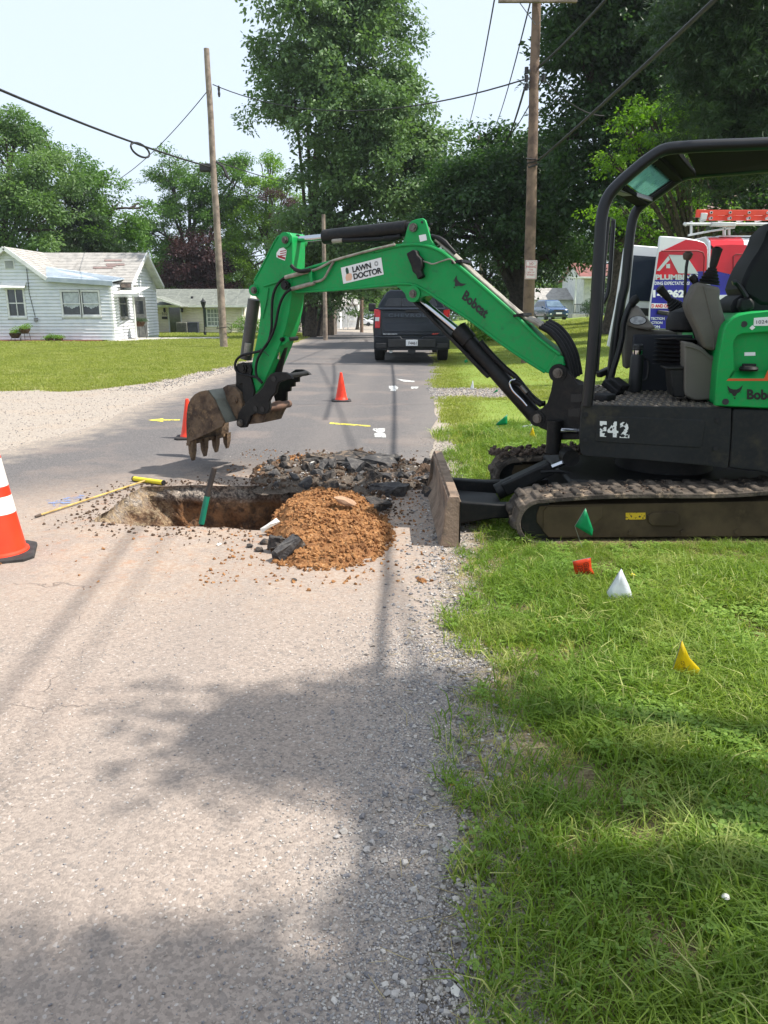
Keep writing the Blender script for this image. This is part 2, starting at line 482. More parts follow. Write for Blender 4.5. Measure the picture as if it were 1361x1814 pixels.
# ------------------------------------------------------------------ the road, with the hole cut through it
def road_mat():
    m = NT('worn_asphalt')
    X, Y, Z = m.xyz()
    n1 = m.noise(.9, 6); n2 = m.noise(4.5, 6, .65); n3 = m.noise(38, 5, .7); n4 = m.noise(160, 3, .7)
    v = m.voro(120); vc = m.n('ShaderNodeSeparateColor'); m.l(m.voro(120, out='Color'), vc.inputs[0])
    v2 = m.voro(62); vc2 = m.n('ShaderNodeSeparateColor'); m.l(m.voro(62, out='Color'), vc2.inputs[0])
    base = m.mix(m.ramp(vc.outputs[0], .0, 1.0), S(134, 123, 114), S(158, 145, 134))      # aggregate
    base = m.mix(m.ramp(vc2.outputs[1], .90, .95, 0, .4), base, S(104, 100, 97))
    base = m.mix(m.ramp(vc.outputs[2], .96, .98, 0, .35), base, S(212, 206, 200))
    pits = m.ramp(n4, .30, .42, 1, 0)
    base = m.mix(m.math('MULTIPLY', pits, .55), base, S(92, 88, 84))
    dark = m.mix(m.ramp(vc.outputs[1], 0, 1), S(86, 84, 84), S(112, 108, 106))
    dark = m.mix(m.ramp(n4, .3, .44, .6, 0), dark, S(76, 74, 73))
    # the newer darker surface beyond the dig, dusty and pale on this side of it
    wob = m.math('MULTIPLY', m.math('SUBTRACT', n2, .5), 2.6)
    side = m.ramp(m.math('ADD', m.math('SUBTRACT', m.math('MULTIPLY', X, -.25), -6.0), wob), 5.6, 6.8)
    yy = m.math('ADD', m.math('ADD', Y, m.math('MULTIPLY', X, -.35)), wob)
    far = m.ramp(yy, 6.2, 7.6)
    col = m.mix(far, base, dark)
    # dust and tan soil trodden about the dig
    dx = m.math('SUBTRACT', X, -.9); dy = m.math('SUBTRACT', Y, 5.4)
    rr = m.math('SQRT', m.math('ADD', m.math('MULTIPLY', dx, dx), m.math('MULTIPLY', m.math('MULTIPLY', dy, dy), 1.6)))
    near = m.ramp(m.math('ADD', rr, m.math('MULTIPLY', wob, .5)), 1.4, 3.2, 1, 0)
    col = m.mix(m.math('MULTIPLY', near, m.ramp(n2, .42, .6, .25, .85)), col, m.mix(m.ramp(n3, .4, .6), S(166, 152, 138), S(152, 130, 112)))
    near2 = m.ramp(m.math('ADD', rr, m.math('MULTIPLY', wob, .5)), .9, 2.3, 1, 0)
    col = m.mix(m.math('MULTIPLY', near2, m.ramp(m.noise(7, 6, .7), .55, .66, 0, .6)), col, S(160, 112, 76))
    # reddish stains along the middle
    col = m.mix(m.ramp(n1, .5, .66, 0, .2), col, S(160, 140, 126))
    # lighter grit towards the right edge
    ed = m.attr('ed')
    grit = m.mix(m.ramp(vc.outputs[0], 0, 1), S(124, 118, 113), S(154, 146, 138))
    grit = m.mix(m.ramp(n4, .3, .45, .6, 0), grit, S(96, 92, 89))
    gm = m.ramp(m.math('ADD', ed, m.math('MULTIPLY', wob, .3)), -.05, .6, .9, 0)
    gm = m.math('MULTIPLY', gm, m.ramp(Y, 2.2, 3.6, 1, .3))
    col = m.mix(gm, col, grit)
    # a repaired seam and fine cracks
    cr = m.n('ShaderNodeTexVoronoi', feature='DISTANCE_TO_EDGE'); cr.inputs['Scale'].default_value = .8
    dv = m.n('ShaderNodeTexNoise'); dv.inputs['Scale'].default_value = 2.2; dv.inputs['Detail'].default_value = 6
    m.l(m.pos(), dv.inputs['Vector'])
    mxv = m.mix(.28, m.pos(), dv.outputs['Color']); m.l(mxv, cr.inputs['Vector'])
    crk = m.math('MULTIPLY', m.ramp(cr.outputs['Distance'], .0, .003, 1, 0), m.ramp(n1, .55, .62))
    col = m.mix(m.math('MULTIPLY', crk, .5), col, S(84, 78, 74))
    trk = m.math('ADD', m.math('SUBTRACT', X, m.math('MULTIPLY', Y, .03)), m.math('MULTIPLY', wob, .05))
    wt = m.math('MAXIMUM', m.math('SUBTRACT', 1, m.math('ABSOLUTE', m.math('MULTIPLY', m.math('ADD', trk, .95), 2.6))), m.math('SUBTRACT', 1, m.math('ABSOLUTE', m.math('MULTIPLY', m.math('ADD', trk, 2.4), 2.6))))
    col = m.mix(m.ramp(wt, 0, .9, 0, .22), col, S(128, 120, 114))
    bl = m.ramp(m.math('ADD', m.attr('lft'), m.math('MULTIPLY', wob, .55)), -.1, .75, 1, 0)
    col = m.mix(m.math('MULTIPLY', bl, m.ramp(n3, .4, .6, .5, 1)), col, S(160, 148, 134))
    m.color(col); m.rough(.93); m.b.inputs['Specular IOR Level'].default_value = .2
    h = m.math('ADD', m.math('MULTIPLY', v, -.6), m.math('ADD', m.math('MULTIPLY', m.math('MULTIPLY', v2, gm), -.5), m.math('MULTIPLY', n4, .9)))
    h = m.math('SUBTRACT', h, m.math('MULTIPLY', crk, 1.5))
    m.bump(h, .55, .005)
    return m.m
def edge_jit(x, y, k): return x + .10 * noise.noise(Vector((k, y * 1.1, 0))) + .05 * noise.noise(Vector((k + 9, y * 5, 0)))
near_ys = [y for y in YS if -8 <= y <= 12.0]
Lp = [Vector((edge_jit(interp(RL, y), y, 1), y, 0)) for y in near_ys]
Rp = [Vector((edge_jit(interp(RR, y), y, 5), y, 0)) for y in near_ys]
outer = Lp[::-1] + Rp
pts2 = [Vector((p.x, p.y)) for p in outer] + [Vector((p.x, p.y)) for p in PITJ]
no = len(outer); edges = [(i, (i + 1) % no) for i in range(no)] + [(no + i, no + (i + 1) % len(PITJ)) for i in range(len(PITJ))]
for y in near_ys[::2]:
    xl, xr = interp(RL, y), interp(RR, y)
    for k in range(1, 14):
        x = xl + (xr - xl) * k / 14
        if not in_poly(x, y, PITJ): pts2.append(Vector((x + random.uniform(-.02, .02), y + random.uniform(-.02, .02))))
V2, E2, F2, _, _, _ = geometry.delaunay_2d_cdt(pts2, edges, [], 0, 1e-5)
rv = [(v.x, v.y, .005) for v in V2]; rf = []
for f in F2:
    cx = sum(V2[i].x for i in f) / len(f); cy = sum(V2[i].y for i in f) / len(f)
    if in_poly(cx, cy, outer) and not in_poly(cx, cy, PITJ): rf.append(tuple(f))
off = len(rv); far_ys = [12.0] + [y for y in YS if 12.0 < y <= 84]
for y in far_ys:
    xl, xr = edge_jit(interp(RL, y), y, 1), edge_jit(interp(RR, y), y, 5)
    for k in range(9):
        x = xl + (xr - xl) * k / 8
        rv.append((x, y, gz(min(x, 3), y) + .005 + .0006 * max(0, y - 12)))
for j in range(len(far_ys) - 1):
    for k in range(8): rf.append((off + j * 9 + k, off + j * 9 + k + 1, off + (j + 1) * 9 + k + 1, off + (j + 1) * 9 + k))
me = bpy.data.meshes.new('road'); me.from_pydata(rv, [], rf)
b = bmesh.new(); b.from_mesh(me)
for f in b.faces:
    f.normal_update()
    if f.normal.z < 0: f.normal_flip()
b.to_mesh(me); b.free()
a = me.attributes.new('ed', 'FLOAT', 'POINT'); a.data.foreach_set('value', [interp(RR, v[1]) - v[0] for v in rv])
a = me.attributes.new('lft', 'FLOAT', 'POINT'); a.data.foreach_set('value', [v[0] - interp(RL, v[1]) for v in rv])
me.materials.append(road_mat())
road = bpy.data.objects.new('road', me); COL.objects.link(road); struct(road)

# ------------------------------------------------------------------ walls and floor of the hole
m = NT('cut_earth')
X, Y, Z = m.xyz()
n = m.noise(9, 8, .7); nf = m.noise(40, 6, .7)
top = m.mix(m.ramp(nf, .4, .6), S(96, 90, 86), S(190, 176, 160))
low = m.mix(m.ramp(n, .35, .62), S(84, 64, 50), S(166, 120, 80))
pale = m.mix(m.ramp(nf, .3, .6), S(210, 186, 150), S(128, 108, 88))
zz = m.math('ADD', Z, m.math('MULTIPLY', m.math('SUBTRACT', n, .5), .16))
col = m.mix(m.ramp(zz, -.16, -.08), low, top)
lm = m.math('MULTIPLY', m.ramp(m.math('ADD', X, m.math('MULTIPLY', n, .3)), -1.72, -1.6, 1, 0), m.ramp(n, .4, .55))
col = m.mix(lm, col, pale)
m.color(col); m.rough(1.0); m.bump(m.math('ADD', n, nf), 1.0, .04)
cut = m.m
rv = []; rf = []
ring = []
n0 = len(PITJ)
levels = [.005, -.03, -.07, -.12, -.18, -.26, -.36, -.48, -.62, -.8, -1.0]
cen = sum(PITJ, Vector()) / n0
for li, z in enumerate(levels):
    for p in PITJ:
        q = Vector((p.x, p.y, z))
        if li:
            d = (cen - p); d.z = 0; d.normalize()
            lf = max(0, min(1, (-1.62 - p.x) / .35))           # the near left end slopes in, rubble
            inn = noise.fractal(Vector((p.x * 5, p.y * 5, z * 7)), 1.0, 2.0, 4) * .09 * min(1, li / 2)
            inn += noise.noise(Vector((p.x * 22, p.y * 22, z * 25))) * .025
            if lf > 0: q += Vector((.48 * lf * (-z) ** .8, .05 * lf * (-z), 0))
            q += d * (inn + (-.03 if li == 1 else 0))
        rv.append(tuple(q))
for li in range(len(levels) - 1):
    for i in range(n0):
        j = (i + 1) % n0
        rf.append((li * n0 + i, li * n0 + j, (li + 1) * n0 + j, (li + 1) * n0 + i))
c_i = len(rv); rv.append((cen.x, cen.y, -1.02))
for i in range(n0): rf.append(((len(levels) - 1) * n0 + i, (len(levels) - 1) * n0 + (i + 1) % n0, c_i))
me = bpy.data.meshes.new('pit_earth'); me.from_pydata(rv, [], rf)
b = bmesh.new(); b.from_mesh(me); bmesh.ops.subdivide_edges(b, edges=b.edges, cuts=1, use_grid_fill=True)
for v in b.verts:
    if v.co.z < -.02: v.co += Vector((noise.noise(v.co * 30), noise.noise(v.co * 30 + Vector((9, 0, 0))), 0)) * .018
b.to_mesh(me); b.free(); me.shade_smooth(); me.materials.append(cut)
pit = bpy.data.objects.new('pit_ground', me); COL.objects.link(pit); struct(pit)
tag(pit, 'excavated hole with brown earth walls cut through the asphalt', None)
# ================================================================== foliage
def leaf_mat(name, c1, c2, c3, trans=.35, rough=.5, tr_gain=1.6):
    m = NT(name)
    oi = m.n('ShaderNodeObjectInfo'); geo = m.n('ShaderNodeNewGeometry')
    r = m.n('ShaderNodeTexWhiteNoise', noise_dimensions='1D'); m.l(geo.outputs['Random Per Island'], r.inputs['W'])
    col = m.mix(m.ramp(m.noise(.45, 4), .35, .65), c1, c2)
    col = m.mix(m.math('MULTIPLY', geo.outputs['Random Per Island'], .75), col, c3)
    df = m.b; m.color(col); m.rough(rough); m.b.inputs['Specular IOR Level'].default_value = .35
    tr = m.n('ShaderNodeBsdfTranslucent'); m.l(m.mix(1.0, col, (tr_gain, tr_gain * 1.1, tr_gain * .55, 1), 'MULTIPLY'), tr.inputs[0])
    mx = m.n('ShaderNodeMixShader'); mx.inputs[0].default_value = trans
    m.l(m.b.outputs[0], mx.inputs[1]); m.l(tr.outputs[0], mx.inputs[2]); m.l(mx.outputs[0], m.t.nodes['Material Output'].inputs[0])
    return m.m
LM = {
 'mid':  leaf_mat('leaf_mid_green', S(78, 112, 44), S(98, 132, 54), S(66, 98, 48)),
 'soft': leaf_mat('leaf_soft_green', S(90, 118, 68), S(108, 134, 76), S(78, 104, 64)),
 'yel':  leaf_mat('leaf_yellow_green', S(98, 134, 36), S(124, 156, 44), S(82, 116, 36)),
 'oak':  leaf_mat('leaf_oak', S(78, 106, 62), S(98, 126, 72), S(106, 130, 92), trans=.25),
 'dark': leaf_mat('leaf_dark', S(50, 76, 42), S(64, 92, 48), S(46, 70, 44), trans=.35),
 'pur':  leaf_mat('leaf_purple', S(66, 38, 40), S(78, 50, 48), S(52, 32, 38), trans=.2),
 'pine': leaf_mat('needles', S(48, 70, 42), S(60, 84, 48), S(44, 64, 42), trans=.2),
}
def rnd_dir(): return Vector(RNG.normal(size=3).tolist()).normalized()
def spray_variants(key, m, n=46, R=.5, leaf=.13, flat=.45, asp=.5, droop=.25, seeds=4, needles=False):
    out = []
    for s in range(seeds):
        mb = MB()
        for i in range(n):
            p = rnd_dir() * R * random.random() ** .45; p.z *= flat; p.z -= droop * (p.x ** 2 + p.y ** 2)
            ax = (Vector((p.x, p.y, 0)).normalized() + rnd_dir() * .8); ax.z -= .25; ax.normalize()
            nn = (Vector((0, 0, 1)) + rnd_dir() * .75).normalized()
            sd_ = ax.cross(nn).normalized(); L = leaf * random.uniform(.7, 1.3); w = L * asp
            nrm = sd_.cross(ax)
            if needles:
                for k in range(3):
                    d2 = (ax + rnd_dir() * .7).normalized(); s2 = d2.cross(nn).normalized()
                    mb.add([p, p + d2 * L * .5 + s2 * w * .5, p + d2 * L, p + d2 * L * .5 - s2 * w * .5], [(0, 1, 2, 3)])
            else:
                mb.add([p, p + ax * L * .45 + sd_ * w * .5, p + ax * L - nrm * L * .12, p + ax * L * .45 - sd_ * w * .5], [(0, 1, 2), (0, 2, 3)])
        out.append(variant(mb, f'{key}_{s}', m))
    return out
SPR = {k: spray_variants('spray_' + k, LM[k], n=50, R=.55, leaf=.17) for k in ('mid', 'soft', 'yel')}
SPR['oak'] = spray_variants('spray_oak', LM['oak'], n=60, R=.6, leaf=.17, asp=.6, droop=.15)
SPR['dark'] = spray_variants('spray_dark', LM['dark'], n=60, R=.6, leaf=.16, asp=.55)
SPR['pur'] = spray_variants('spray_pur', LM['pur'], n=60, R=.55, leaf=.14)
SPR['pine'] = spray_variants('spray_pine', LM['pine'], n=60, R=.5, leaf=.17, asp=.14, flat=.3, droop=.5, needles=True)
SPR['near'] = spray_variants('spray_near', leaf_mat('leaf_near_yellow', S(92, 128, 34), S(112, 146, 42), S(80, 112, 34), trans=.45), n=44, R=.42, leaf=.11, asp=.55, flat=.25)
BARK = mat('bark', S(84, 74, 64), S(48, 42, 38), 8, .95, bump=1.0, bsc=22, bd=.05)
BARKD = mat('bark_dark', S(58, 52, 46), S(34, 30, 28), 8, .95, bump=1.0, bsc=22, bd=.05)
def px_m(Y): return Y * .966 / F_PX
def crown_points(lobes, dens, tip_r=.8, fill=.35):
    P, Rr, Sc = [], [], []
    for (c, r) in lobes:
        area = 4 * pi * ((r.x * r.y + r.x * r.z + r.y * r.z) / 3)
        ntip = max(4, int(area * dens / 6))
        for _ in range(ntip):
            d = rnd_dir()
            if d.z < -.55 and random.random() < .6: d.z *= -1
            k = random.uniform(.72, 1.08) if random.random() > fill else random.uniform(.3, .75)
            t = c + Vector((d.x * r.x, d.y * r.y, d.z * r.z)) * k
            if noise.noise(t * .42) < -.22 and random.random() < .8: continue
            tr = tip_r * random.uniform(.6, 1.3)
            for _ in range(6):
                q = Vector(RNG.normal(size=3).tolist()) * tr * .5; q.z *= .5
                P.append(tuple(t + q + Vector((0, 0, -.15 * (q.x ** 2 + q.y ** 2)))))
                Rr.append((random.uniform(-.35, .35) + d.y * -.5, random.uniform(-.35, .35) + d.x * .5, random.uniform(0, 6.28)))
                Sc.append(random.uniform(.75, 1.3))
    return P, Rr, Sc
def tree(name, kind, lobes_px, base, trunk_r, label, group=None, dens=1.5, scale=1.0, tip_r=.8, bark=None, limbs=True, fill=.35, world_lobes=None, trunk_top=None, cat='tree', extra_lean=0):
    """lobes_px: (px, py, radius_px, Y[, vertical factor])"""
    lobes = []
    if world_lobes: lobes = [(Vector(c), Vector(r)) for c, r in world_lobes]
    for L in lobes_px:
        px, py, rp, Y = L[:4]; vf = L[4] if len(L) > 4 else 1.0
        c = at(px, py, Y); r = rp * px_m(Y)
        lobes.append((c, Vector((r, r * .9, r * vf))))
    bx, by = base; bz = gz(bx, by) - .1
    root = thing(name, (bx, by, bz), label, cat, group)
    P, Rr, Sc = crown_points(lobes, dens, tip_r, fill)
    cr = scatter('crown', P, Rr, np.array(Sc) * scale, SPR[kind], root); cr['kind'] = 'stuff'
    mb = MB()
    zc = np.mean([c.z for c, r in lobes]); top = trunk_top if trunk_top else zc
    tx = np.mean([c.x for c, r in lobes]); ty = np.mean([c.y for c, r in lobes])
    path = []
    for k in range(8):
        t = k / 7
        path.append(Vector((bx + (tx - bx) * t ** 2 * .6 + .15 * noise.noise(Vector((bx, k, 1))), by + (ty - by) * t ** 2 * .6, bz + (top - bz) * t)))
    rs = [trunk_r * (1.45 if k == 0 else 1.0) * (1 - .65 * k / 7) for k in range(8)]
    mb.tube(path, rs, 10)
    if limbs:
        for (c, r) in lobes:
            st = path[random.randint(2, 6)]
            mid = st.lerp(c, .5) + Vector((0, 0, .1 * (c - st).length))
            mb.tube(smooth_path([st, mid, c], 3), [trunk_r * .42 * (1 - .8 * i / 6) + .02 for i in range(7)], 6)
            for _ in range(3):
                e = c + Vector((rnd_dir().x * r.x, rnd_dir().y * r.y, rnd_dir().z * r.z)) * .8
                mb.tube([mid.lerp(c, .5), (c + e) / 2 + Vector((0, 0, .2)), e], [trunk_r * .16 + .015, trunk_r * .1 + .012, .012], 5)
    mb.build('trunk', bark or BARK, root)
    return root

# tall oak behind the truck
tree('oak_tree', 'oak', [(590, 40, 105, 44), (540, 90, 75, 44), (655, 60, 70, 45), (520, 160, 72, 44), (620, 150, 100, 43), (690, 150, 50, 45), (560, 225, 70, 44),
     (640, 240, 95, 44), (710, 240, 70, 45), (600, 310, 75, 44), (690, 320, 85, 44), (760, 290, 60, 45), (560, 375, 60, 44), (640, 390, 75, 44), (740, 380, 70, 44), (800, 330, 45, 45), (590, -40, 90, 44), (640, -60, 70, 44), (530, 430, 40, 44), (600, 440, 50, 45), (690, 440, 55, 45), (560, 478, 38, 45), (610, 488, 38, 45), (655, 480, 35, 45), (590, 512, 26, 46), (550, 512, 22, 46)],
     (-4.4, 47), .3, 'tall grey-green oak towering over the street behind the excavator boom', None, dens=2.3, scale=1.2, tip_r=.9)
# dense dark tree above the pickup with a thick trunk
tree('shade_tree', 'dark', [(800, 330, 50, 34), (850, 320, 60, 34), (910, 320, 60, 34), (960, 300, 60, 34), (830, 390, 60, 33), (900, 390, 65, 33), (970, 380, 60, 33), (760, 420, 50, 34), (810, 460, 40, 34),
     (880, 455, 50, 33), (950, 450, 45, 33), (1000, 440, 45, 34), (870, 270, 40, 35), (930, 250, 45, 35)],
     (5.75, 34), .42, 'dense dark tree with a thick black trunk between the truck and the sign pole', None, dens=3.2, scale=1.1, bark=BARKD, trunk_top=6)
# huge right-hand tree
tree('maple_tree', 'dark', [(1060, 40, 80, 30), (1030, 110, 60, 30), (1120, 0, 90, 30), (1110, 120, 80, 30), (1050, 200, 55, 30), (1120, 220, 75, 30), (1040, 290, 45, 30), (1110, 310, 60, 30), (1190, 80, 90, 30), (1190, 200, 80, 30), (1010, 30, 35, 31),
     (1190, 320, 60, 30), (1260, 260, 80, 31), (1270, 360, 60, 31), (1340, 330, 70, 31), (1260, 120, 90, 31), (1340, 200, 90, 31), (1060, 360, 40, 30), (1020, 370, 35, 31), (1120, 390, 45, 30), (1180, 380, 40, 30), (1350, 420, 50, 31), (1010, 250, 28, 31), (1070, -60, 90, 30), (1200, -60, 100, 30), (1330, 40, 100, 31)],
     (8.95, 30.5), .42, 'huge dark maple on the right lawn behind the canopy posts', None, dens=3.2, scale=1.15, bark=BARK, trunk_top=10)
tree('pine_tree', 'pine', [(1330, 20, 110, 21), (1270, 60, 90, 21), (1340, 140, 100, 21), (1260, 170, 75, 21), (1220, 30, 60, 22), (1350, 230, 70, 21), (1290, -60, 120, 21), (1290, 240, 50, 22), (1400, 120, 100, 21), (1420, 0, 120, 21)],
     (12.6, 21.8), .3, 'very dark drooping pine in the upper right corner', None, dens=5.0, scale=1.0, bark=BARKD)
tree('young_maple_tree', 'near', [(1110, 235, 35, 24), (1160, 215, 40, 24), (1210, 200, 40, 24), (1150, 265, 35, 24), (1200, 250, 45, 24), (1085, 290, 20, 24.5), (1240, 300, 40, 25), (1130, 330, 45, 25), (1190, 350, 50, 25), (1250, 390, 45, 25), (1130, 400, 40, 26), (1180, 420, 30, 26), (1100, 380, 25, 26)],
     (9.9, 25.5), .13, 'bright yellow-green young maple reaching above the excavator canopy', None, dens=2.2, scale=.9, tip_r=.5)
# background row on the left
tree('ash_tree', 'soft', [(20, 270, 70, 52), (-50, 300, 80, 52), (60, 330, 70, 51), (-10, 390, 90, 51), (70, 410, 60, 50), (30, 240, 35, 53), (-110, 360, 90, 52), (90, 370, 35, 50), (20, 470, 60, 51)],
     (-24.5, 52), .4, 'broad soft-green tree behind the left end of the white cottage', 'trees beyond the two houses', dens=2.2, scale=1.2)
tree('locust_tree', 'mid', [(130, 300, 32, 58), (170, 330, 42, 57), (110, 340, 30, 58), (200, 370, 45, 57), (150, 380, 50, 56), (230, 410, 45, 57), (180, 430, 50, 56), (70, 240, 25, 58), (80, 270, 25, 58), (250, 370, 25, 58), (125, 420, 40, 57)],
     (-20.5, 58), .3, 'tree with wispy upright branches right of the broad soft-green one', 'trees beyond the two houses', dens=2.2, scale=1.15)
tree('spruce_tree', 'pine', [(150, 400, 35, 55), (140, 440, 50, 55), (160, 470, 60, 55), (130, 360, 22, 55)],
     (-21.3, 55), .25, 'dark spruce standing above the white cottage roof', 'trees beyond the two houses', dens=1.6, scale=1.5)
tree('hickory_tree', 'mid', [(300, 300, 30, 74), (335, 330, 45, 74), (290, 350, 35, 74), (370, 320, 35, 74), (420, 320, 35, 74), (350, 380, 55, 74), (290, 420, 40, 74), (400, 380, 50, 74), (430, 300, 18, 75), (310, 460, 40, 75), (260, 400, 25, 75)],
     (-18.1, 75), .35, 'rounded green tree rising behind the leaning wooden pole', 'trees beyond the two houses', dens=2.2, scale=1.15)
tree('plum_tree', 'pur', [(345, 445, 36, 72), (375, 470, 34, 72), (330, 475, 34, 72), (360, 495, 36, 72), (390, 505, 25, 72), (310, 500, 22, 72)],
     (-17.1, 72.5), .2, 'dark purple-leaved plum tree beside the wooden pole', 'trees beyond the two houses', dens=4, scale=1.3)
tree('walnut_tree', 'yel', [(470, 310, 30, 74), (500, 350, 45, 73), (440, 370, 40, 74), (470, 420, 50, 73), (420, 440, 40, 73), (530, 420, 45, 72), (500, 470, 45, 72), (430, 490, 40, 73), (560, 450, 35, 71), (600, 420, 30, 71), (480, 290, 18, 75), (640, 430, 30, 73)],
     (-10.8, 73.5), .3, 'yellow-green tree between the leaning pole and the tall oak', 'trees beyond the two houses', dens=2.2, scale=1.1)
tree('redbud_tree', 'pur', [(500, 400, 22, 70), (520, 375, 18, 70), (480, 350, 14, 70)], (-9.4, 70), .15, 'reddish-brown leaved tree glimpsed in the gap left of the oak', 'trees beyond the two houses', dens=2, scale=.9)
tree('thicket_tree', 'mid', [(x, y, 42, 78) for x, y in ((20, 500), (70, 480), (120, 500), (180, 490), (240, 480), (280, 500), (330, 480), (390, 490), (440, 500), (490, 510), (540, 510), (220, 440), (260, 520), (420, 440), (150, 450), (470, 440), (100, 440))], (-19, 79), .25, 'dense green thicket filling the gap between the trunks behind the houses', None, dens=1.5, scale=1.4)
tree('thicket_tree', 'dark', [(x, y, 45, 52) for x, y in ((760, 480), (800, 500), (840, 520), (900, 500), (950, 490), (720, 500), (1000, 420), (980, 350), (860, 420))], (6.5, 53), .25, 'dark undergrowth and low boughs behind the thick trunk', None, dens=1.6, scale=1.3)
tree('thicket_tree', 'dark', [(x, y, 55, 46) for x, y in ((1060, 430), (1120, 450), (1180, 460), (1230, 440), (1290, 450), (1350, 430), (1110, 380), (1200, 380), (1300, 380), (1250, 320), (1150, 320), (1350, 340), (1380, 440))], (14.5, 47), .25, 'deep green thicket beyond the van', None, dens=1.8, scale=1.3)
# lower trees on the left of the road
tree('elm_tree', 'dark', [(560, 500, 35, 50), (600, 500, 38, 49), (640, 495, 30, 50), (545, 470, 30, 50), (620, 460, 45, 50), (680, 470, 40, 50), (575, 540, 20, 51)],
     (-4.0, 49.5), .2, 'dark low-crowned tree whose leaning trunks stand by the brown shed', None, dens=2.2, scale=.9, bark=BARKD, trunk_top=3)
for bx, by, r_, lean in ((-4.95, 50.5, .2, -.45), (-4.45, 49, .15, .5)):
    t = thing('tree_stem', (bx, by, gz(bx, by)), 'bare tree trunk %s the brown shed under the dark crown' % ('nearest to' if lean < 0 else 'standing right of'), 'tree trunk')
    MB().tube([Vector((bx, by, gz(bx, by) - .1)), Vector((bx + lean * .4, by, 1.2)), Vector((bx + lean, by, 3.4))], [r_ * 1.3, r_, r_ * .7], 9).build('trunk', BARKD, t)
tree('roadside_tree', 'mid', [(640, 545, 22, 85), (620, 530, 20, 85), (670, 530, 25, 90), (700, 520, 30, 90), (655, 515, 26, 88)], (-2.9, 86), .2, 'small green tree by the road where the white cars are parked', None, dens=1.4, scale=1.3)
tree('field_tree', 'soft', [(700, 545, 26, 120), (725, 540, 26, 118), (645, 530, 24, 125), (680, 520, 26, 122)], (2.5, 119), .3, 'hazy green tree far down the street past the white cars', None, dens=1.2, scale=1.8)
# right side, beyond the lawn
tree('hedge_tree', 'yel', [(985, 480, 30, 90), (1010, 500, 24, 90), (965, 505, 26, 90), (1000, 455, 28, 90), (1040, 470, 28, 90), (1055, 440, 26, 90), (930, 500, 26, 88), (850, 560, 22, 88), (860, 530, 28, 90), (830, 520, 30, 90)],
     (20.5, 90), .2, 'sunlit yellow-green tree over the parked blue car', None, dens=1.8, scale=1.1)
# off to the right of the camera, the tree that dapples the road
tree('verge_tree', 'mid', [], (8.3, .9), .2, 'leafy tree on the verge to the right, out of the frame', None, dens=10, scale=.4, tip_r=.22, fill=.1,
     world_lobes=[((3.9, 1.98, 6.0), (.42, .16, .2)), ((4.35, 1.86, 6.1), (.35, .14, .2)), ((4.75, 2.1, 6.5), (.3, .12, .2)), ((3.75, .82, 6.1), (.5, .16, .2)), ((4.4, .78, 6.3), (.4, .16, .2)), ((4.95, 1.2, 6.6), (.25, .3, .2)), ((5.1, 1.5, 6.6), (.2, .2, .2)), ((5.3, .8, 6.8), (.4, .2, .3)), ((6.6, 1.1, 7.0), (.5, .3, .3)), ((7.2, .8, 7.4), (.6, .3, .4)), ((9.3, .6, 8.6), (1.3, 1.2, 1.0)), ((8.4, -.8, 8.6), (1.3, .7, 1.0)), ((7.8, 1.75, 7.4), (.35, .2, .3))])
def bush(name, c, r, kind, label, cat='bush', group=None, scale=.6, n=60):
    c = Vector(c)
    P = []; 
    for _ in range(n):
        d = rnd_dir() * random.uniform(.4, 1); P.append((c.x + d.x * r[0], c.y + d.y * r[1], c.z + r[2] * (.9 + d.z)))
    t = thing(name, c, label, cat, group)
    o = scatter('foliage', P, [(random.uniform(-.5, .5), random.uniform(-.5, .5), random.uniform(0, 6)) for _ in P], [random.uniform(.7, 1.2) * scale for _ in P], SPR[kind], t)
    o['kind'] = 'stuff'
    mb = MB()
    for k in range(5): a = k * 1.26; mb.tube([c - Vector((0, 0, .1)), c + Vector((r[0] * .5 * cos(a), r[1] * .5 * sin(a), r[2] * 1.2))], .02, 5)
    mb.build('stem', BARK, t); return t
g_ = gnd(525, 590); bush('bush', (-6.4, 50, gz(-6.4, 50)), (1.3, .8, .9), 'mid', 'round green bush beside the brown shed', n=90)
bush('bush', (-9.9, 59, gz(-9.9, 59)), (1.5, .8, .7), 'yel', 'pale shrubs at the white gable end of the beige house', n=80)
bush('bush', (17.5, 66, gz(17.5, 66)), (1.2, .8, .8), 'dark', 'shrub in front of the white porch house', n=80)
bush('bush', (3.9, 33, gz(3.9, 33)), (1.0, .8, .45), 'yel', 'scrubby green shrub just right of the pickup', n=60)
bush('bush', (13.2, 40, gz(13, 40)), (2.4, 1.2, 2.0), 'dark', 'tall shrubs in the shade behind the plumbing van', n=200, scale=.9)
bush('bush', (18, 38, gz(17, 38)), (3.4, 1.2, 2.4), 'dark', 'dark hedge mass right of the tall shrubs behind the van', n=260, scale=.9)
# far woodland that closes the view
P = []; 
for _ in range(6500):
    x = random.uniform(-170, 170); y = 150 + random.uniform(0, 22) + abs(x) * -.25
    hz = 8.5 + 3 * noise.noise(Vector((x * .05, 3, 0)))
    P.append((x, y, gz(min(3, x), y) + random.uniform(0, 1) ** .7 * hz))
wd = scatter('far_woods', P, [(random.uniform(-.5, .5), random.uniform(-.5, .5), random.uniform(0, 6)) for _ in P], [random.uniform(2.0, 4.2) for _ in P], SPR['soft'])
tag(wd, 'hazy belt of trees closing the view at the end of the street', None, kind='stuff')

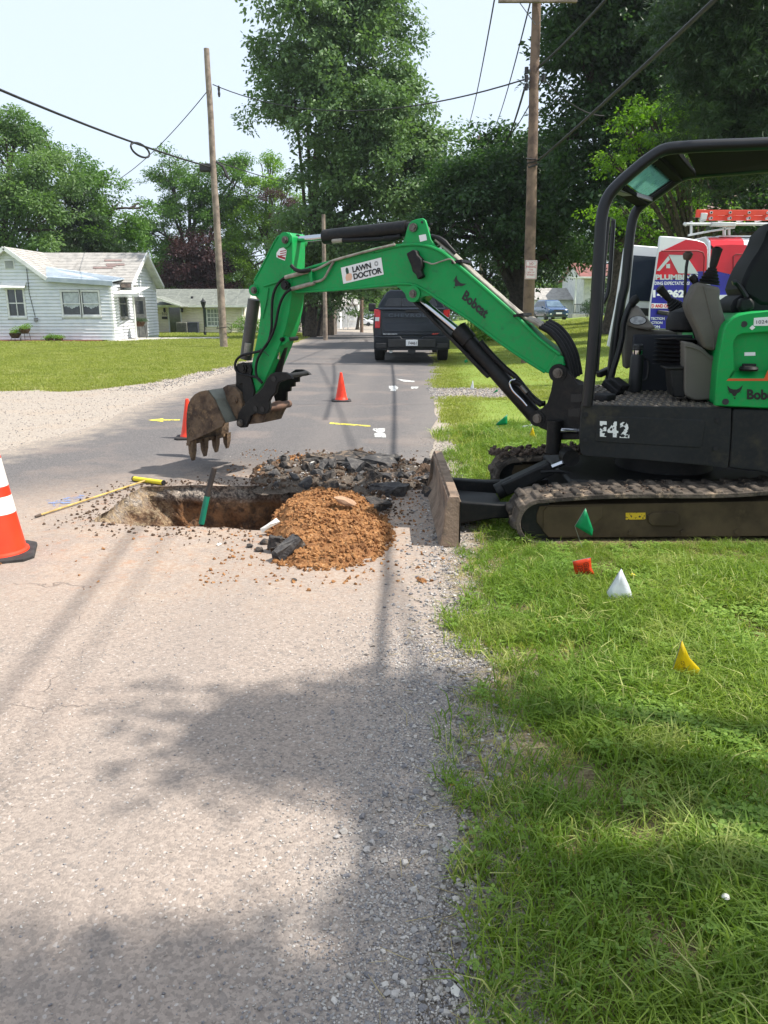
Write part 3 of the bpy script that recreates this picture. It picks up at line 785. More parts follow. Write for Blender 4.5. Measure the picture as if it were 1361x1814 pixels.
# ================================================================== grass
GM = {}
def grass_mat(name, c1, c2, c3, dry=None):
    m = NT(name); oi = m.n('ShaderNodeObjectInfo'); geo = m.n('ShaderNodeNewGeometry')
    col = m.mix(m.ramp(m.noise(.9, 4), .35, .65), c1, c2)
    col = m.mix(m.math('MULTIPLY', geo.outputs['Random Per Island'], .8), col, c3)
    if dry:
        col = m.mix(m.ramp(oi.outputs['Random'], .92, .97), col, dry)
        pn = m.ramp(m.noise(1.7, 5, .65), .55, .68); col = m.mix(m.math('MULTIPLY', pn, .45), col, dry)
    m.color(col); m.rough(.5); m.b.inputs['Specular IOR Level'].default_value = .3
    tr = m.n('ShaderNodeBsdfTranslucent'); m.l(m.mix(1.0, col, (1.5, 1.6, .9, 1), 'MULTIPLY'), tr.inputs[0])
    mx = m.n('ShaderNodeMixShader'); mx.inputs[0].default_value = .35
    m.l(m.b.outputs[0], mx.inputs[1]); m.l(tr.outputs[0], mx.inputs[2]); m.l(mx.outputs[0], m.t.nodes['Material Output'].inputs[0])
    return m.m
GA = grass_mat('grass_blades', S(172, 172, 76), S(148, 156, 58), S(204, 200, 114), dry=S(196, 188, 140))
GB = grass_mat('grass_lush', S(114, 140, 50), S(140, 156, 56), S(88, 118, 42), dry=S(176, 178, 112))
GC = grass_mat('lawn_mown', S(138, 146, 66), S(156, 160, 80), S(120, 132, 58), dry=S(166, 164, 112))
GW = grass_mat('clover_leaves', S(124, 154, 66), S(142, 166, 78), S(100, 132, 56))
GD = grass_mat('straw', S(176, 160, 116), S(150, 134, 96), S(196, 182, 140))
def tuft_variants(key, m, n, h, w, spread, seeds=4, lean=.5, seg=2):
    out = []
    for s in range(seeds):
        mb = MB()
        for i in range(n):
            a = random.uniform(0, 2 * pi); r = spread * random.random() ** .5
            p = Vector((r * cos(a), r * sin(a), 0)); H = h * random.uniform(.45, 1.15)
            la = random.uniform(0, 2 * pi); ln = Vector((cos(la), sin(la), 0)) * lean * random.uniform(.2, 1.3)
            sa = random.uniform(0, 2 * pi); sd_ = Vector((cos(sa), sin(sa), 0)) * w * random.uniform(.6, 1.2)
            m1 = p + Vector((0, 0, H * .55)) + ln * H * .35; tp = p + Vector((0, 0, H * (1 - .35 * ln.length))) + ln * H
            mb.add([p - sd_ * .5, p + sd_ * .5, m1 + sd_ * .42, m1 - sd_ * .42, tp], [(0, 1, 2, 3), (3, 2, 4)])
        out.append(variant(mb, f'{key}_{s}', m))
    return out
def clover_variants(key, m, seeds=3):
    out = []
    for s in range(seeds):
        mb = MB()
        for i in range(9):
            a = random.uniform(0, 2 * pi); r = .045 * random.random() ** .5; p = Vector((r * cos(a), r * sin(a), random.uniform(.02, .05)))
            for k in range(3):
                b_ = a + k * 2.09; d = Vector((cos(b_), sin(b_), random.uniform(-.1, .35))); e = Vector((-sin(b_), cos(b_), 0)); L = .011
                mb.add([p, p + d * L * .6 + e * L * .55, p + d * L * 1.25 + e * L * .3, p + d * L * 1.25 - e * L * .3, p + d * L * .6 - e * L * .55], [(0, 1, 2, 3, 4)])
            mb.add([Vector((p.x - .0008, p.y, 0)), Vector((p.x + .0008, p.y, 0)), p + Vector((.0008, 0, 0)), p - Vector((.0008, 0, 0))], [(0, 1, 2, 3)])
        out.append(variant(mb, f'{key}_{s}', m))
    return out
def weed_variants(key, m, seeds=3):
    out = []
    for s in range(seeds):
        mb = MB()
        for i in range(9):
            a = i * 2.4 + random.random(); up = random.uniform(.2, .9); L = random.uniform(.05, .11); w = L * .22
            d = Vector((cos(a), sin(a), up)).normalized(); e = Vector((-sin(a), cos(a), 0))
            p1, p2 = d * L * .5, d * L + Vector((0, 0, -L * .25))
            mb.add([Vector((0, 0, 0)), p1 - e * w, p1 + e * w, p2], [(0, 2, 3), (0, 3, 1)])
        out.append(variant(mb, f'{key}_{s}', m))
    return out
TG = tuft_variants('tuft', GA, 14, .052, .0042, .045, lean=.9)
TL = tuft_variants('lush', GB, 13, .11, .0054, .055, lean=1.0)
TS = tuft_variants('short', GA, 16, .034, .0034, .045, lean=1.1)
TD = tuft_variants('dry', GD, 10, .05, .0022, .05, lean=1.5)
TC = clover_variants('clover', GW); TW = weed_variants('weed', GW)
MV = TG + TL + TS + TD + TC + TW
gv_all = MV
P = []; Rr = []; Sc = []; VI = []
def vidx(lst): 
    k = {id(TG): 0, id(TL): 4, id(TS): 8, id(TD): 12, id(TC): 16, id(TW): 19}[id(lst)]
    return k + random.randrange(len(lst))
FLAG_SPOTS = [(q.x, q.y) for q in (gnd(1042, 985), gnd(1036, 1042), gnd(1095, 1085), gnd(1225, 1230), gnd(898, 775), gnd(947, 790))]
def blocked(x, y):
    return (.35 < x < .62 and 4.6 < y < 6.2) or (x > .92 and 4.66 < y < 4.98) or (x > 1.0 and 5.9 < y < 6.2)
def add_grass(n, x0, x1, y0, y1, far=False):
    c = 0
    while c < n:
        c += 1
        y = y0 + (y1 - y0) * random.random(); x = x0 + (x1 - x0) * random.random()
        if abs(x) > .56 * y * 1.06 + .35: continue
        d = sd_grass(x, y) + .22 * noise.noise(Vector((x * 2.2, y * 2.2, 0))) + .1 * noise.noise(Vector((x * 7, y * 7, 4)))
        if d < -.02: continue
        dens = .16 + .84 * sstep(.05, .85 if y < 3.2 else .55, d)
        bare = noise.noise(Vector((x * 1.6, y * 1.6, 8)))
        if bare > .2: dens *= .35
        if noise.noise(Vector((x * 5, y * 5, 12))) > .25: dens *= .5
        if random.random() > dens or blocked(x, y): continue
        lush = 1.5 * noise.noise(Vector((x * 1.1, y * 1.1, 2))) + .8 * sstep(.5, 1.3, d) * sstep(3.2, 2.0, y) - .35
        q = random.random(); s = 1.0
        if q < .07: lst = TD
        elif d < .55 * (1 + .6 * bare): lst = TS if q < .8 else (TD if q < .9 else TG)
        elif lush > .25: lst = TL if q < .72 else (TC if q < .86 else TW)
        elif lush > -.2: lst = TG if q < .66 else (TC if q < .84 else (TW if q < .9 else TS))
        else: lst = TS if q < .7 else TG
        s = random.uniform(.7, 1.3) * (1.0 if d > .4 else .8)
        if y > 4: s *= .85
        if x > .8 and 4.2 < y < 4.72: s *= .55
        if any(abs(x - fx) < .13 and fy - .4 < y < fy + .08 for fx, fy in FLAG_SPOTS): lst = TS; s *= .8
        if far: s *= 1.5
        P.append((x, y, gz(x, y) + .035 * sstep(0, .8, d) - .003)); Rr.append((random.uniform(-.15, .15), random.uniform(-.15, .15), random.uniform(0, 6.28)))
        Sc.append(s); VI.append(vidx(lst))
add_grass(26000, .1, 2.1, 1.15, 3.0)
add_grass(34000, .1, 3.6, 3.0, 5.6)
add_grass(26000, .2, 5.6, 5.6, 9.5, True)
g1 = scatter('verge_grass', P, Rr, Sc, gv_all, vi=VI)
tag(g1, 'rough green grass and clover on the verge around the excavator tracks', None, kind='stuff')
# mown lawns: wider tufts, cheaper
FV = tuft_variants('mown', GC, 46, .06, .012, .2, lean=.8)
def lawn(name, n, x0, x1, y0, y1, label, cond=lambda x, y: True, sc0=1.0):
    P = []; Rr = []; Sc = []
    for _ in range(n):
        y = y0 + (y1 - y0) * random.random() ** 1.5; x = x0 + (x1 - x0) * random.random()
        if abs(x) > .55 * y * 1.08 + .5: continue
        d = sd_grass(x, y) + .25 * noise.noise(Vector((x * 1.3, y * 1.3, 0)))
        if d < 0 or not cond(x, y) or blocked(x, y): continue
        P.append((x, y, gz(x, y) - .005)); Rr.append((0, 0, random.uniform(0, 6.28))); Sc.append(random.uniform(.7, 1.1) * sc0 * (1 + y * .012))
    o = scatter(name, P, Rr, Sc, FV); return tag(o, label, None, kind='stuff')
lawn('lawn_grass', 26000, -20, -3.8, 14, 37, 'mown green lawn in front of the white cottage', lambda x, y: x < 0 and not (x < -12 and y > 37.3))
lawn('lawn_grass', 34000, .9, 16, 8.5, 32, 'shaded mown grass on the right beyond the excavator', lambda x, y: x > 0, .9)
lawn('lawn_grass', 9000, -20, 22, 32, 62, 'lawn strips along both sides of the street further on', lambda x, y: not (x < -11.9 and 37 < y < 47) , 1.5)

# gravel on the verge of the road
def stone_variants(key, m, seeds=5, flat=.6):
    out = []
    for s in range(seeds):
        b = bmesh.new()
        for _ in range(11):
            d = rnd_dir(); b.verts.new((d.x, d.y * random.uniform(.6, .9), d.z * flat))
        bmesh.ops.convex_hull(b, input=b.verts)
        me = bpy.data.meshes.new(f'{key}_{s}'); b.to_mesh(me); b.free(); me.materials.append(m)
        out.append(bpy.data.objects.new(f'{key}_{s}', me))
    return out
def stone_mat(name, cols, rough=.9):
    m = NT(name); oi = m.n('ShaderNodeObjectInfo')
    cr = m.n('ShaderNodeValToRGB'); m.l(oi.outputs['Random'], cr.inputs[0]); cr.color_ramp.interpolation = 'CONSTANT'
    e = cr.color_ramp.elements; e[0].color = cols[0]; e[1].position = 1 / len(cols); e[1].color = cols[1]
    for i, c in enumerate(cols[2:], 2):
        q = e.new(i / len(cols)); q.color = c
    m.color(m.mix(m.ramp(m.noise(120, 3), .3, .7, 0, .3), cr.outputs[0], S(90, 84, 80))); m.rough(rough); return m.m
STM = stone_mat('gravel_stone', [S(132, 130, 130), S(156, 152, 148), S(166, 160, 152), S(112, 110, 112), S(174, 168, 162), S(148, 138, 128), S(190, 184, 176), S(122, 120, 122)])
STV = stone_variants('pebble', STM)
P = []; Rr = []; Sc = []
def add_stones(n, fx, y0, y1, smin, smax, pw=2.2):
    for _ in range(n):
        y = y0 + (y1 - y0) * random.random() ** 1.3; x = fx(y)
        if in_poly(x, y, PITJ): continue
        s = smin + (smax - smin) * random.random() ** pw
        P.append((x, y, .005 + s * .25 + gz(x, y))); Rr.append((random.uniform(-.4, .4), random.uniform(-.4, .4), random.uniform(0, 6.28))); Sc.append(s)
add_stones(24000, lambda y: xr_edge(y) + random.gauss(-.12, .13), 1.15, 3.3, .0018, .0058, 2.6)
add_stones(5000, lambda y: xr_edge(y) + random.gauss(-.02, .12), 3.0, 9, .003, .010)
add_stones(9000, lambda y: xr_edge(y) - .18 - abs(random.gauss(0, .22)), 1.15, 3.6, .0018, .006)
add_stones(2600, lambda y: random.uniform(-1.4, .2), 1.15, 4.0, .002, .006)
add_stones(1500, lambda y: xr_edge(y) + random.gauss(-.1, .15), 1.15, 7, .008, .016)
gr = scatter('gravel', P, Rr, Sc, STV); tag(gr, 'loose grey gravel along the right edge of the road', None, kind='stuff')
P = []; Rr = []; Sc = []
for _ in range(4000):
    y = random.uniform(6.5, 14.2); x = random.uniform(-8.2, interp(RL, y) + .25)
    if abs(x) > .55 * y + .3: continue
    s = random.uniform(.004, .012); P.append((x, y, s * .3)); Rr.append((0, 0, random.uniform(0, 6))); Sc.append(s)
for _ in range(2600):
    y = random.uniform(12.7, 14.6); x = random.uniform(.8, 2.6); s = random.uniform(.006, .02)
    P.append((x, y, s * .3)); Rr.append((0, 0, random.uniform(0, 6))); Sc.append(s)
for _ in range(3500):
    y = random.uniform(14, 34); x = (interp(RL, y) + xl_lawn(y)) / 2 + random.gauss(0, .25); s = random.uniform(.008, .02)
    P.append((x, y, gz(x, y) + s * .3)); Rr.append((0, 0, random.uniform(0, 6))); Sc.append(s)
gr = scatter('driveway_gravel', P, Rr, Sc, STV); tag(gr, 'pale crushed stone of the driveway mouths beside the road', None, kind='stuff')
# ================================================================== houses
SID = mat('white_siding', S(224, 226, 230), S(212, 216, 222), 2.0, .55, dirt=S(196, 194, 190), dsc=1.2, dlo=.6, dhi=.85)
TRIM = mat('white_trim', S(232, 232, 230), S(214, 214, 212), 3, .5)
SHING = mat('pale_shingles', S(168, 164, 158), S(146, 143, 138), 3.0, .9, bump=.5, bsc=30, bd=.02)
SHBR = mat('brown_shingles', S(134, 114, 108), S(118, 102, 98), 3, .9)
PANE = mat('dark_window_glass', S(40, 46, 50), S(66, 72, 74), 1.5, .08, spec=.8)
CURT = mat('lace_curtain', S(196, 202, 206), S(170, 176, 180), 6, .8)
BEI = mat('beige_siding', S(228, 218, 196), S(216, 206, 184), 2.0, .6)
GRSH = mat('green_grey_shingles', S(124, 128, 120), S(108, 112, 106), 2.5, .9)
DKGR = mat('dark_green_paint', S(24, 58, 44), None, rough=.5)
BLK = mat('black_plastic', S(24, 25, 27), S(34, 35, 37), 8, .55)
FOUND = mat('grey_foundation', S(90, 84, 80), S(66, 60, 56), 6, .9)
METR = mat('blue_white_metal_roof', S(176, 186, 194), S(158, 170, 180), 2, .55)
RUST = mat('porch_grey', S(150, 152, 150), S(120, 120, 116), 4, .8)
WD = mat('old_grey_wood', S(138, 126, 112), S(104, 94, 84), 5, .9, bump=.6, bsc=40, bd=.01)
CONC = mat('pale_concrete', S(196, 192, 184), S(176, 170, 162), 4, .9)
MULCH = mat('red_mulch', S(134, 82, 66), S(98, 62, 52), 20, 1.0, bump=1, bsc=30, bd=.03)
GRN = mat('plant_green', S(92, 130, 58), S(70, 108, 44), 9, .8)
TERR = mat('basket_brown', S(92, 66, 50), S(66, 48, 38), 12, .9)

def lap_wall(name, A, B, z0, top, m, parent, opens=(), pitch=.155, th=.05, out=None):
    """clapboards from A to B (xy); top: number or f(t metres); opens: (t0,t1,z0,z1)"""
    A = Vector((A[0], A[1], 0)); B = Vector((B[0], B[1], 0)); L = (B - A).length; d = (B - A) / L
    n = out if out is not None else Vector((d.y, -d.x, 0))
    tf = top if callable(top) else (lambda t: top)
    zmax = max(tf(L * k / 40) for k in range(41))
    mb = MB(); z = z0
    while z < zmax:
        zt = z + pitch; ts = [L * k / 80 for k in range(81)]
        ok = [tf(t) > z + pitch * .6 for t in ts]
        segs = []; st = None
        for i, t in enumerate(ts):
            if ok[i] and st is None: st = t
            if (not ok[i] or i == 80) and st is not None:
                segs.append((st, t if ok[i] else ts[i - 1])); st = None
        cuts = [(o[0], o[1]) for o in opens if o[2] < zt - .01 and o[3] > z + .01]
        for (c0, c1) in cuts:
            ns = []
            for (a, b) in segs:
                if c1 <= a or c0 >= b: ns.append((a, b)); continue
                if a < c0: ns.append((a, c0))
                if b > c1: ns.append((c1, b))
            segs = ns
        for a, b in segs:
            if b - a < .02: continue
            p, q = A + d * a, A + d * b
            mb.hexa([p + n * th + Vector((0, 0, z + .022)), q + n * th + Vector((0, 0, z + .022)), q - n * .02 + Vector((0, 0, z)), p - n * .02 + Vector((0, 0, z)),
                     p + n * .012 + Vector((0, 0, zt + .006)), q + n * .012 + Vector((0, 0, zt + .006)), q - n * .02 + Vector((0, 0, zt + .006)), p - n * .02 + Vector((0, 0, zt + .006))])
        z = zt
    o = mb.build(name, m, parent, smooth=False); o['kind'] = 'stuff'; return o
def wall_slab(name, A, B, z0, top, m, parent, th=.12, steps=20):
    A = Vector((A[0], A[1], 0)); B = Vector((B[0], B[1], 0)); L = (B - A).length; d = (B - A) / L; n = Vector((d.y, -d.x, 0))
    tf = top if callable(top) else (lambda t: top)
    poly = [A + Vector((0, 0, z0))] + [B + Vector((0, 0, z0))] + [A + d * (L * k / steps) + Vector((0, 0, tf(L * k / steps) - .03)) for k in range(steps, -1, -1)]
    poly = [p - n * .022 for p in poly]
    mb = MB(); mb.prism(poly, -n * th); return mb.build(name, m, parent, smooth=False)
def window(A, B, t0, t1, z0, z1, parent, cols=2, rows=2, fr=.09, curtain=False, m=None, pm=None, name='window', pr=.05):
    m = m or TRIM; A = Vector((A[0], A[1], 0)); B = Vector((B[0], B[1], 0)); d = (B - A).normalized(); n = Vector((d.y, -d.x, 0))
    P = lambda t, z, o=0: A + d * t + n * o + Vector((0, 0, z))
    mb = MB()
    mb.bar(P(t0 - fr, z1 + fr / 2, pr / 2), P(t1 + fr, z1 + fr / 2, pr / 2), pr + .03, fr)
    mb.bar(P(t0 - fr, z0 - fr / 2, pr / 2 + .01), P(t1 + fr, z0 - fr / 2, pr / 2 + .01), pr + .05, fr)
    for t in (t0 - fr / 2, t1 + fr / 2): mb.hexa([P(t - fr / 2, z0), P(t + fr / 2, z0), P(t + fr / 2, z0, pr), P(t - fr / 2, z0, pr), P(t - fr / 2, z1), P(t + fr / 2, z1), P(t + fr / 2, z1, pr), P(t - fr / 2, z1, pr)])
    w = mb.build(name, m, parent, smooth=False)
    hx = (t1 - t0)
    g = MB(); g.hexa([P(t0, z0, -.03), P(t1, z0, -.03), P(t1, z0, -.015), P(t0, z0, -.015), P(t0, z1, -.03), P(t1, z1, -.03), P(t1, z1, -.015), P(t0, z1, -.015)])
    g.build('pane', pm or PANE, w, smooth=False)
    mm = MB()
    for c in range(1, cols): 
        t = t0 + hx * c / cols; mm.bar(P(t, z0, .0), P(t, z1, .0), .035, .03, up=tuple(n))
    for r in range(1, rows):
        z = z0 + (z1 - z0) * r / rows; mm.bar(P(t0, z, .005), P(t1, z, .005), .03, .045)
    mm.bar(P(t0, z0 + .02, 0), P(t1, z0 + .02, 0), .03, .05)
    if cols > 1 or rows > 1: mm.build('sash', m, w, smooth=False)['kind'] = 'stuff'
    if curtain:
        c = MB(); 
        zb = z0 + (z1 - z0) * .42
        for (a, b, sg) in ((t0 + .04, (t0 + t1) / 2 + .02, 1),(( t0 + t1) / 2 + .02, t1 - .04, -1)):
            k = 9
            ps = [P(a + (b - a) * i / k, z1 - .03, -.011 + .004 * (i % 2)) for i in range(k + 1)]
            qs = [P(a + (b - a) * i / k, zb - .05 * abs(sin(i * .9 + sg)) - .12 * (i / k if sg > 0 else 1 - i / k) ** 2, -.011 + .004 * (i % 2)) for i in range(k + 1)]
            vs = ps + qs; c.add(vs, [(i, i + 1, i + k + 2, i + k + 1) for i in range(k)])
        c.build('curtain', CURT, w)
    return w
def shingle_roof(name, quad, m, parent, course=.16, th=.02, base=.09):
    """quad: eave-left, eave-right, ridge-right, ridge-left; overlapping courses over a deck"""
    a, b, c, d = [Vector(q) for q in quad]
    n = (b - a).cross(d - a).normalized()
    if n.z < 0: n = -n
    mb = MB(); mb.prism([a, b, c, d], -n * base)
    o = mb.build(name, m, parent, smooth=False)
    k = max(2, int((d - a).length / course)); mb = MB()
    for i in range(k):
        f0, f1 = i / k, min(1, (i + 1.25) / k)
        p0, p1 = a.lerp(d, f0), b.lerp(c, f0); q0, q1 = a.lerp(d, f1), b.lerp(c, f1)
        w = max(1, int((p1 - p0).length / .9))
        for j in range(w):
            u0, u1 = j / w + .004, (j + 1) / w - .004
            lift = th * (1.0 + .25 * random.random())
            r0, r1, s0, s1 = p0.lerp(p1, u0), p0.lerp(p1, u1), q0.lerp(q1, u0), q0.lerp(q1, u1)
            mb.hexa([r0 + n * .003, r1 + n * .003, s1 + n * .001, s0 + n * .001, r0 + n * lift, r1 + n * lift, s1 + n * .006, s0 + n * .006])
    s = mb.build('shingles', m, o, smooth=False); s['kind'] = 'stuff'
    return o

# ---- the white cottage
FY = 38.0; zb = gz(-15, FY) - .03
H1 = thing('white_cottage', (-15.5, 40, zb), 'small white clapboard cottage with patched pale roof and scalloped porch awning', 'house')
def zat(py, Y): return at(0, py, Y).z
def xat(px, Y, z=2.0):
    dep = Y * cos(PITCH) - (z - CAM_H) * sin(PITCH); return (px - 680.5) / F_PX * dep
xp, zp = xat(12, FY, 4), zat(440, FY); xs, zs = xat(84, FY, 2.6), zat(494, FY); xr, zr = xat(197, FY), zat(502, FY)
xl = 2 * xp - xs - .6
slope = (zp - zs) / (xs - xp)
def front_top(t):
    x = xl + t
    if x < xp: return zp - (xp - x) * slope
    if x < xs: return zp - (x - xp) * slope
    return zs - (x - xs) * (zs - zr) / (xr - xs)
wz0, wz1 = zat(568, FY), zat(512, FY)
W1 = (xat(14, FY) - xl, xat(41, FY) - xl); W2 = (xat(110, FY) - xl, xat(140, FY) - xl, xat(145, FY) - xl, xat(174, FY) - xl)
zw2 = (zat(559, FY), zat(517, FY)); zw1 = (zat(561, FY), zat(513, FY))
ops = [(W1[0] - .1, W1[1] + .1, zw1[0] - .1, zw1[1] + .1), (W2[0] - .1, W2[3] + .1, zw2[0] - .1, zw2[1] + .1)]
FA, FB = (xl, FY), (xr, FY)
wall_slab('wall', FA, FB, zb - .3, front_top, SID, H1)
lap_wall('siding', FA, FB, zb + .12, front_top, SID, H1, ops)
MB().bb(xl, xr - .4, FY - .015, FY + .2, zb - .3, zb + .14).build('foundation', FOUND, H1, smooth=False)
window(FA, FB, W1[0], W1[1], zw1[0], zw1[1], H1)
window(FA, FB, W2[0], W2[1], zw2[0], zw2[1], H1, cols=1, curtain=True)
window(FA, FB, W2[2], W2[3], zw2[0], zw2[1], H1, cols=1, curtain=True)
# hood over the first window, attic vent, corner board
mb = MB(); a0, a1 = xl + W1[0] - .22, xl + W1[1] + .22; zh = zw1[1] + .3
mb.prism([(a0, FY - .02, zh), (a1, FY - .02, zh), (a1 + .02, FY - .32, zh - .24), (a0 - .02, FY - .32, zh - .24)], (0, 0, .04)); mb.build('window_hood', TRIM, H1, smooth=False)
vx, vz = xat(19, FY, 3), zat(469, FY)
v = MB().bb(vx - .24, vx + .24, FY - .05, FY - .02, vz - .2, vz + .2).build('vent', TRIM, H1, smooth=False)
mb = MB()
for k in range(7): mb.box((vx, FY - .055, vz - .15 + .05 * k), (.38, .02, .022), R=Matrix.Rotation(.6, 3, 'X'))
mb.build('louvre', mat('vent_grey', S(110, 116, 120)), v, smooth=False)
MB().bb(xr - .11, xr + .02, FY - .04, FY + .1, zb + .1, zr - .02).build('corner_board', TRIM, H1, smooth=False)
MB().bb(xat(60, FY) - .08, xat(60, FY) + .08, FY - .12, FY - .02, zat(566, FY) - .08, zat(566, FY) + .08).build('meter_box', mat('meter_grey', S(130, 130, 132)), H1, smooth=False)
MB().tube([(xat(49, FY, 3), FY - .06, zat(476, FY)), (xat(53, FY), FY - .05, zat(520, FY)), (xat(59, FY), FY - .05, zat(562, FY))], .014, 5).build('conduit', BLK, H1)
# roofs: front gable running back, wing, and the cross block with a gable on the right
rx1 = -12.45; ry0, ry1, ryr = 39.55, 44.5, 42.0; zeave = zat(499, 39.5)
zrr = zp
ov = .28
def P3(x, y, z): return (x, y, z)
rt = shingle_roof('roof', (P3(xs + .12, FY - ov, zs + .02), P3(xs + .12, ryr, zs + .02), P3(xp, ryr, zp + .06), P3(xp, FY - ov, zp + .06)), SHING, H1)
shingle_roof('roof', (P3(xl - .2, FY - ov, zp - (xp - xl + .2) * slope + .04), P3(xl - .2, ryr, zp - (xp - xl + .2) * slope + .04), P3(xp, ryr, zp + .06), P3(xp, FY - ov, zp + .06)), SHING, H1)
# cross block front slope
r2 = shingle_roof('roof', (P3(xp, ry0 - .3, zeave - .05), P3(rx1 + .15, ry0 - .3, zeave - .05), P3(rx1 + .15, ryr, zp + .05), P3(xp, ryr, zp + .05)), SHING, H1)
shingle_roof('roof', (P3(xp - 4, ry1 + .2, zeave - .1), P3(rx1 + .15, ry1 + .2, zeave - .1), P3(rx1 + .15, ryr, zp + .05), P3(xp - 4, ryr, zp + .05)), SHING, H1)
# wing roof: low metal slope meeting the big roof
zwr = zeave + .02
mb = MB(); mb.prism([(xs - .05, FY - ov, zs + .04), (xr + .2, FY - ov, zr + .06), (xr + .2, ry0 + .1, zeave + .12), (xs - .9, ry0 + .1, zs + .62)], (0, 0, .05)); mb.build('wing_roof', METR, H1, smooth=False)
mb = MB()
for k in range(1, 9):
    f = k / 9; a_ = Vector((xs - .05, FY - ov, zs + .095)).lerp(Vector((xs - .9, ry0 + .1, zs + .675)), f); b_ = Vector((xr + .2, FY - ov, zr + .115)).lerp(Vector((xr + .2, ry0 + .1, zeave + .175)), f)
    mb.bar(a_, b_, .02, .02)
mb.build('roof_seam', METR, H1, smooth=False)
mb = MB(); mb.prism([(xs - .02, FY - ov - .03, zs - .12), (xr + .2, FY - ov - .03, zr - .12), (xr + .2, FY - ov - .03, zr + .07), (xs - .02, FY - ov - .03, zs + .06)], (0, .05, 0)); mb.build('fascia', METR, H1, smooth=False)
for sgn, xe, ze in ((1, xs + .1, zs), (-1, xl - .2, zp - (xp - xl + .2) * slope)):
    mb = MB(); mb.bar((xp, FY - ov - .02, zp + .0), (xe, FY - ov - .02, ze - .02), .05, .17, up=(0, 0, 1)); mb.build('rake_board', TRIM, H1, smooth=False)
    mb = MB(); mb.prism([(xp, FY - ov, zp - .08), (xe, FY - ov, ze - .1), (xe, FY, ze - .1), (xp, FY, zp - .08)], (0, 0, .03)); mb.build('soffit', TRIM, H1, smooth=False)
# the brown patches of shingles
n_r = (Vector((1, 0, 0)).cross(Vector((0, ryr - ry0 + .3, zp - zeave + .1)))).normalized()
for k, (a, b, py) in enumerate(((185, 216, 461), (188, 221, 468.5), (165, 200, 474), (190, 205, 470.5))):
    pts = []
    pl0 = Vector((rx1, ry0 - .3, zeave - .05)) + n_r * .03
    p0, p1, p2, p3 = (onp(x, y, pl0, n_r) for x, y in ((a, py + 1.8), (b, py + 1.8), (b, py - 1.3), (a, py - 1.3)))
    MB().prism([p0, p1, p2, p3], n_r * .012).build('shingle_patch', SHBR, r2, smooth=False)
# porch recess and the right-hand block
py_w = 41.3; xc = rx1 - .25
zt = zeave - .1
SA, SB = (xr, FY), (xr, py_w)
wall_slab('wall', SA, SB, zb - .2, zt, SID, H1); lap_wall('siding', SA, SB, zb + .1, zt, SID, H1, [(.9, 2.2, zb + 1.05, zt - .2)])
window(SA, SB, 1.0, 2.1, zb + 1.15, zt - .3, H1, cols=1, m=RUST)
PA, PB = (xr, py_w), (xc, py_w)
Lp_ = xc - xr
wall_slab('wall', PA, PB, zb - .2, zt, SID, H1)
dr = MB().bb(xr + .05, xr + .62, py_w - .06, py_w, zb + .1, zb + 2.15).build('door', mat('weathered_door', S(120, 122, 118), S(92, 96, 94), 5, .8), H1, smooth=False)
MB().bb(xr + .15, xr + .5, py_w - .075, py_w - .055, zb + 1.3, zb + 1.95).build('door_pane', PANE, dr, smooth=False)
if Lp_ > 1.0: window(PA, PB, .72, Lp_ - .1, zb + 1.05, zt - .3, H1, cols=2, m=RUST)
MB().cyl((xr + .66, FY + 1.2, zb), (xr + .66, FY + 1.2, zt), .05, 8).build('porch_post', TRIM, H1)
RA, RB = (xc, py_w), (xc, ry1)
Lr = ry1 - py_w
def rtop(t):
    y = py_w + t; return zeave + (zp - zeave) * (1 - abs(y - ryr) / (ryr - ry0 + .2)) if True else 0
GA_, GB_ = (xc, ry0), (xc, ry1)
def gtop(t):
    y = ry0 + t; return zeave - .1 + (zp - zeave + .05) * max(0, 1 - abs(y - ryr) / (2.55))
wall_slab('gable_wall', (xc, ry0), (xc, ry1), zeave - .15, gtop, SID, H1); lap_wall('siding', (xc, ry0), (xc, ry1), zeave - .15, gtop, SID, H1)
wall_slab('wall', RA, RB, zb - .2, zeave - .1, SID, H1); lap_wall('siding', RA, RB, zb + .12, zeave - .1, SID, H1)
gv = MB().bb(xc + .02, xc + .05, ryr - .18, ryr + .18, zp - .75, zp - .35).build('vent', mat('vent_brown', S(150, 130, 122)), H1, smooth=False)
for (ya, za, yb_, zb_) in ((ryr, zp + .0, ry0 - .3, zeave - .12), (ryr, zp, ry1 + .2, zeave - .16)):
    MB().bar((rx1 + .17, ya, za), (rx1 + .17, yb_, zb_), .05, .17).build('rake_board', TRIM, H1, smooth=False)
    MB().prism([(xc, ya, za - .06), (rx1 + .15, ya, za - .06), (rx1 + .15, yb_, zb_ - .05), (xc, yb_, zb_ - .05)], (0, 0, .03)).build('soffit', TRIM, H1, smooth=False)
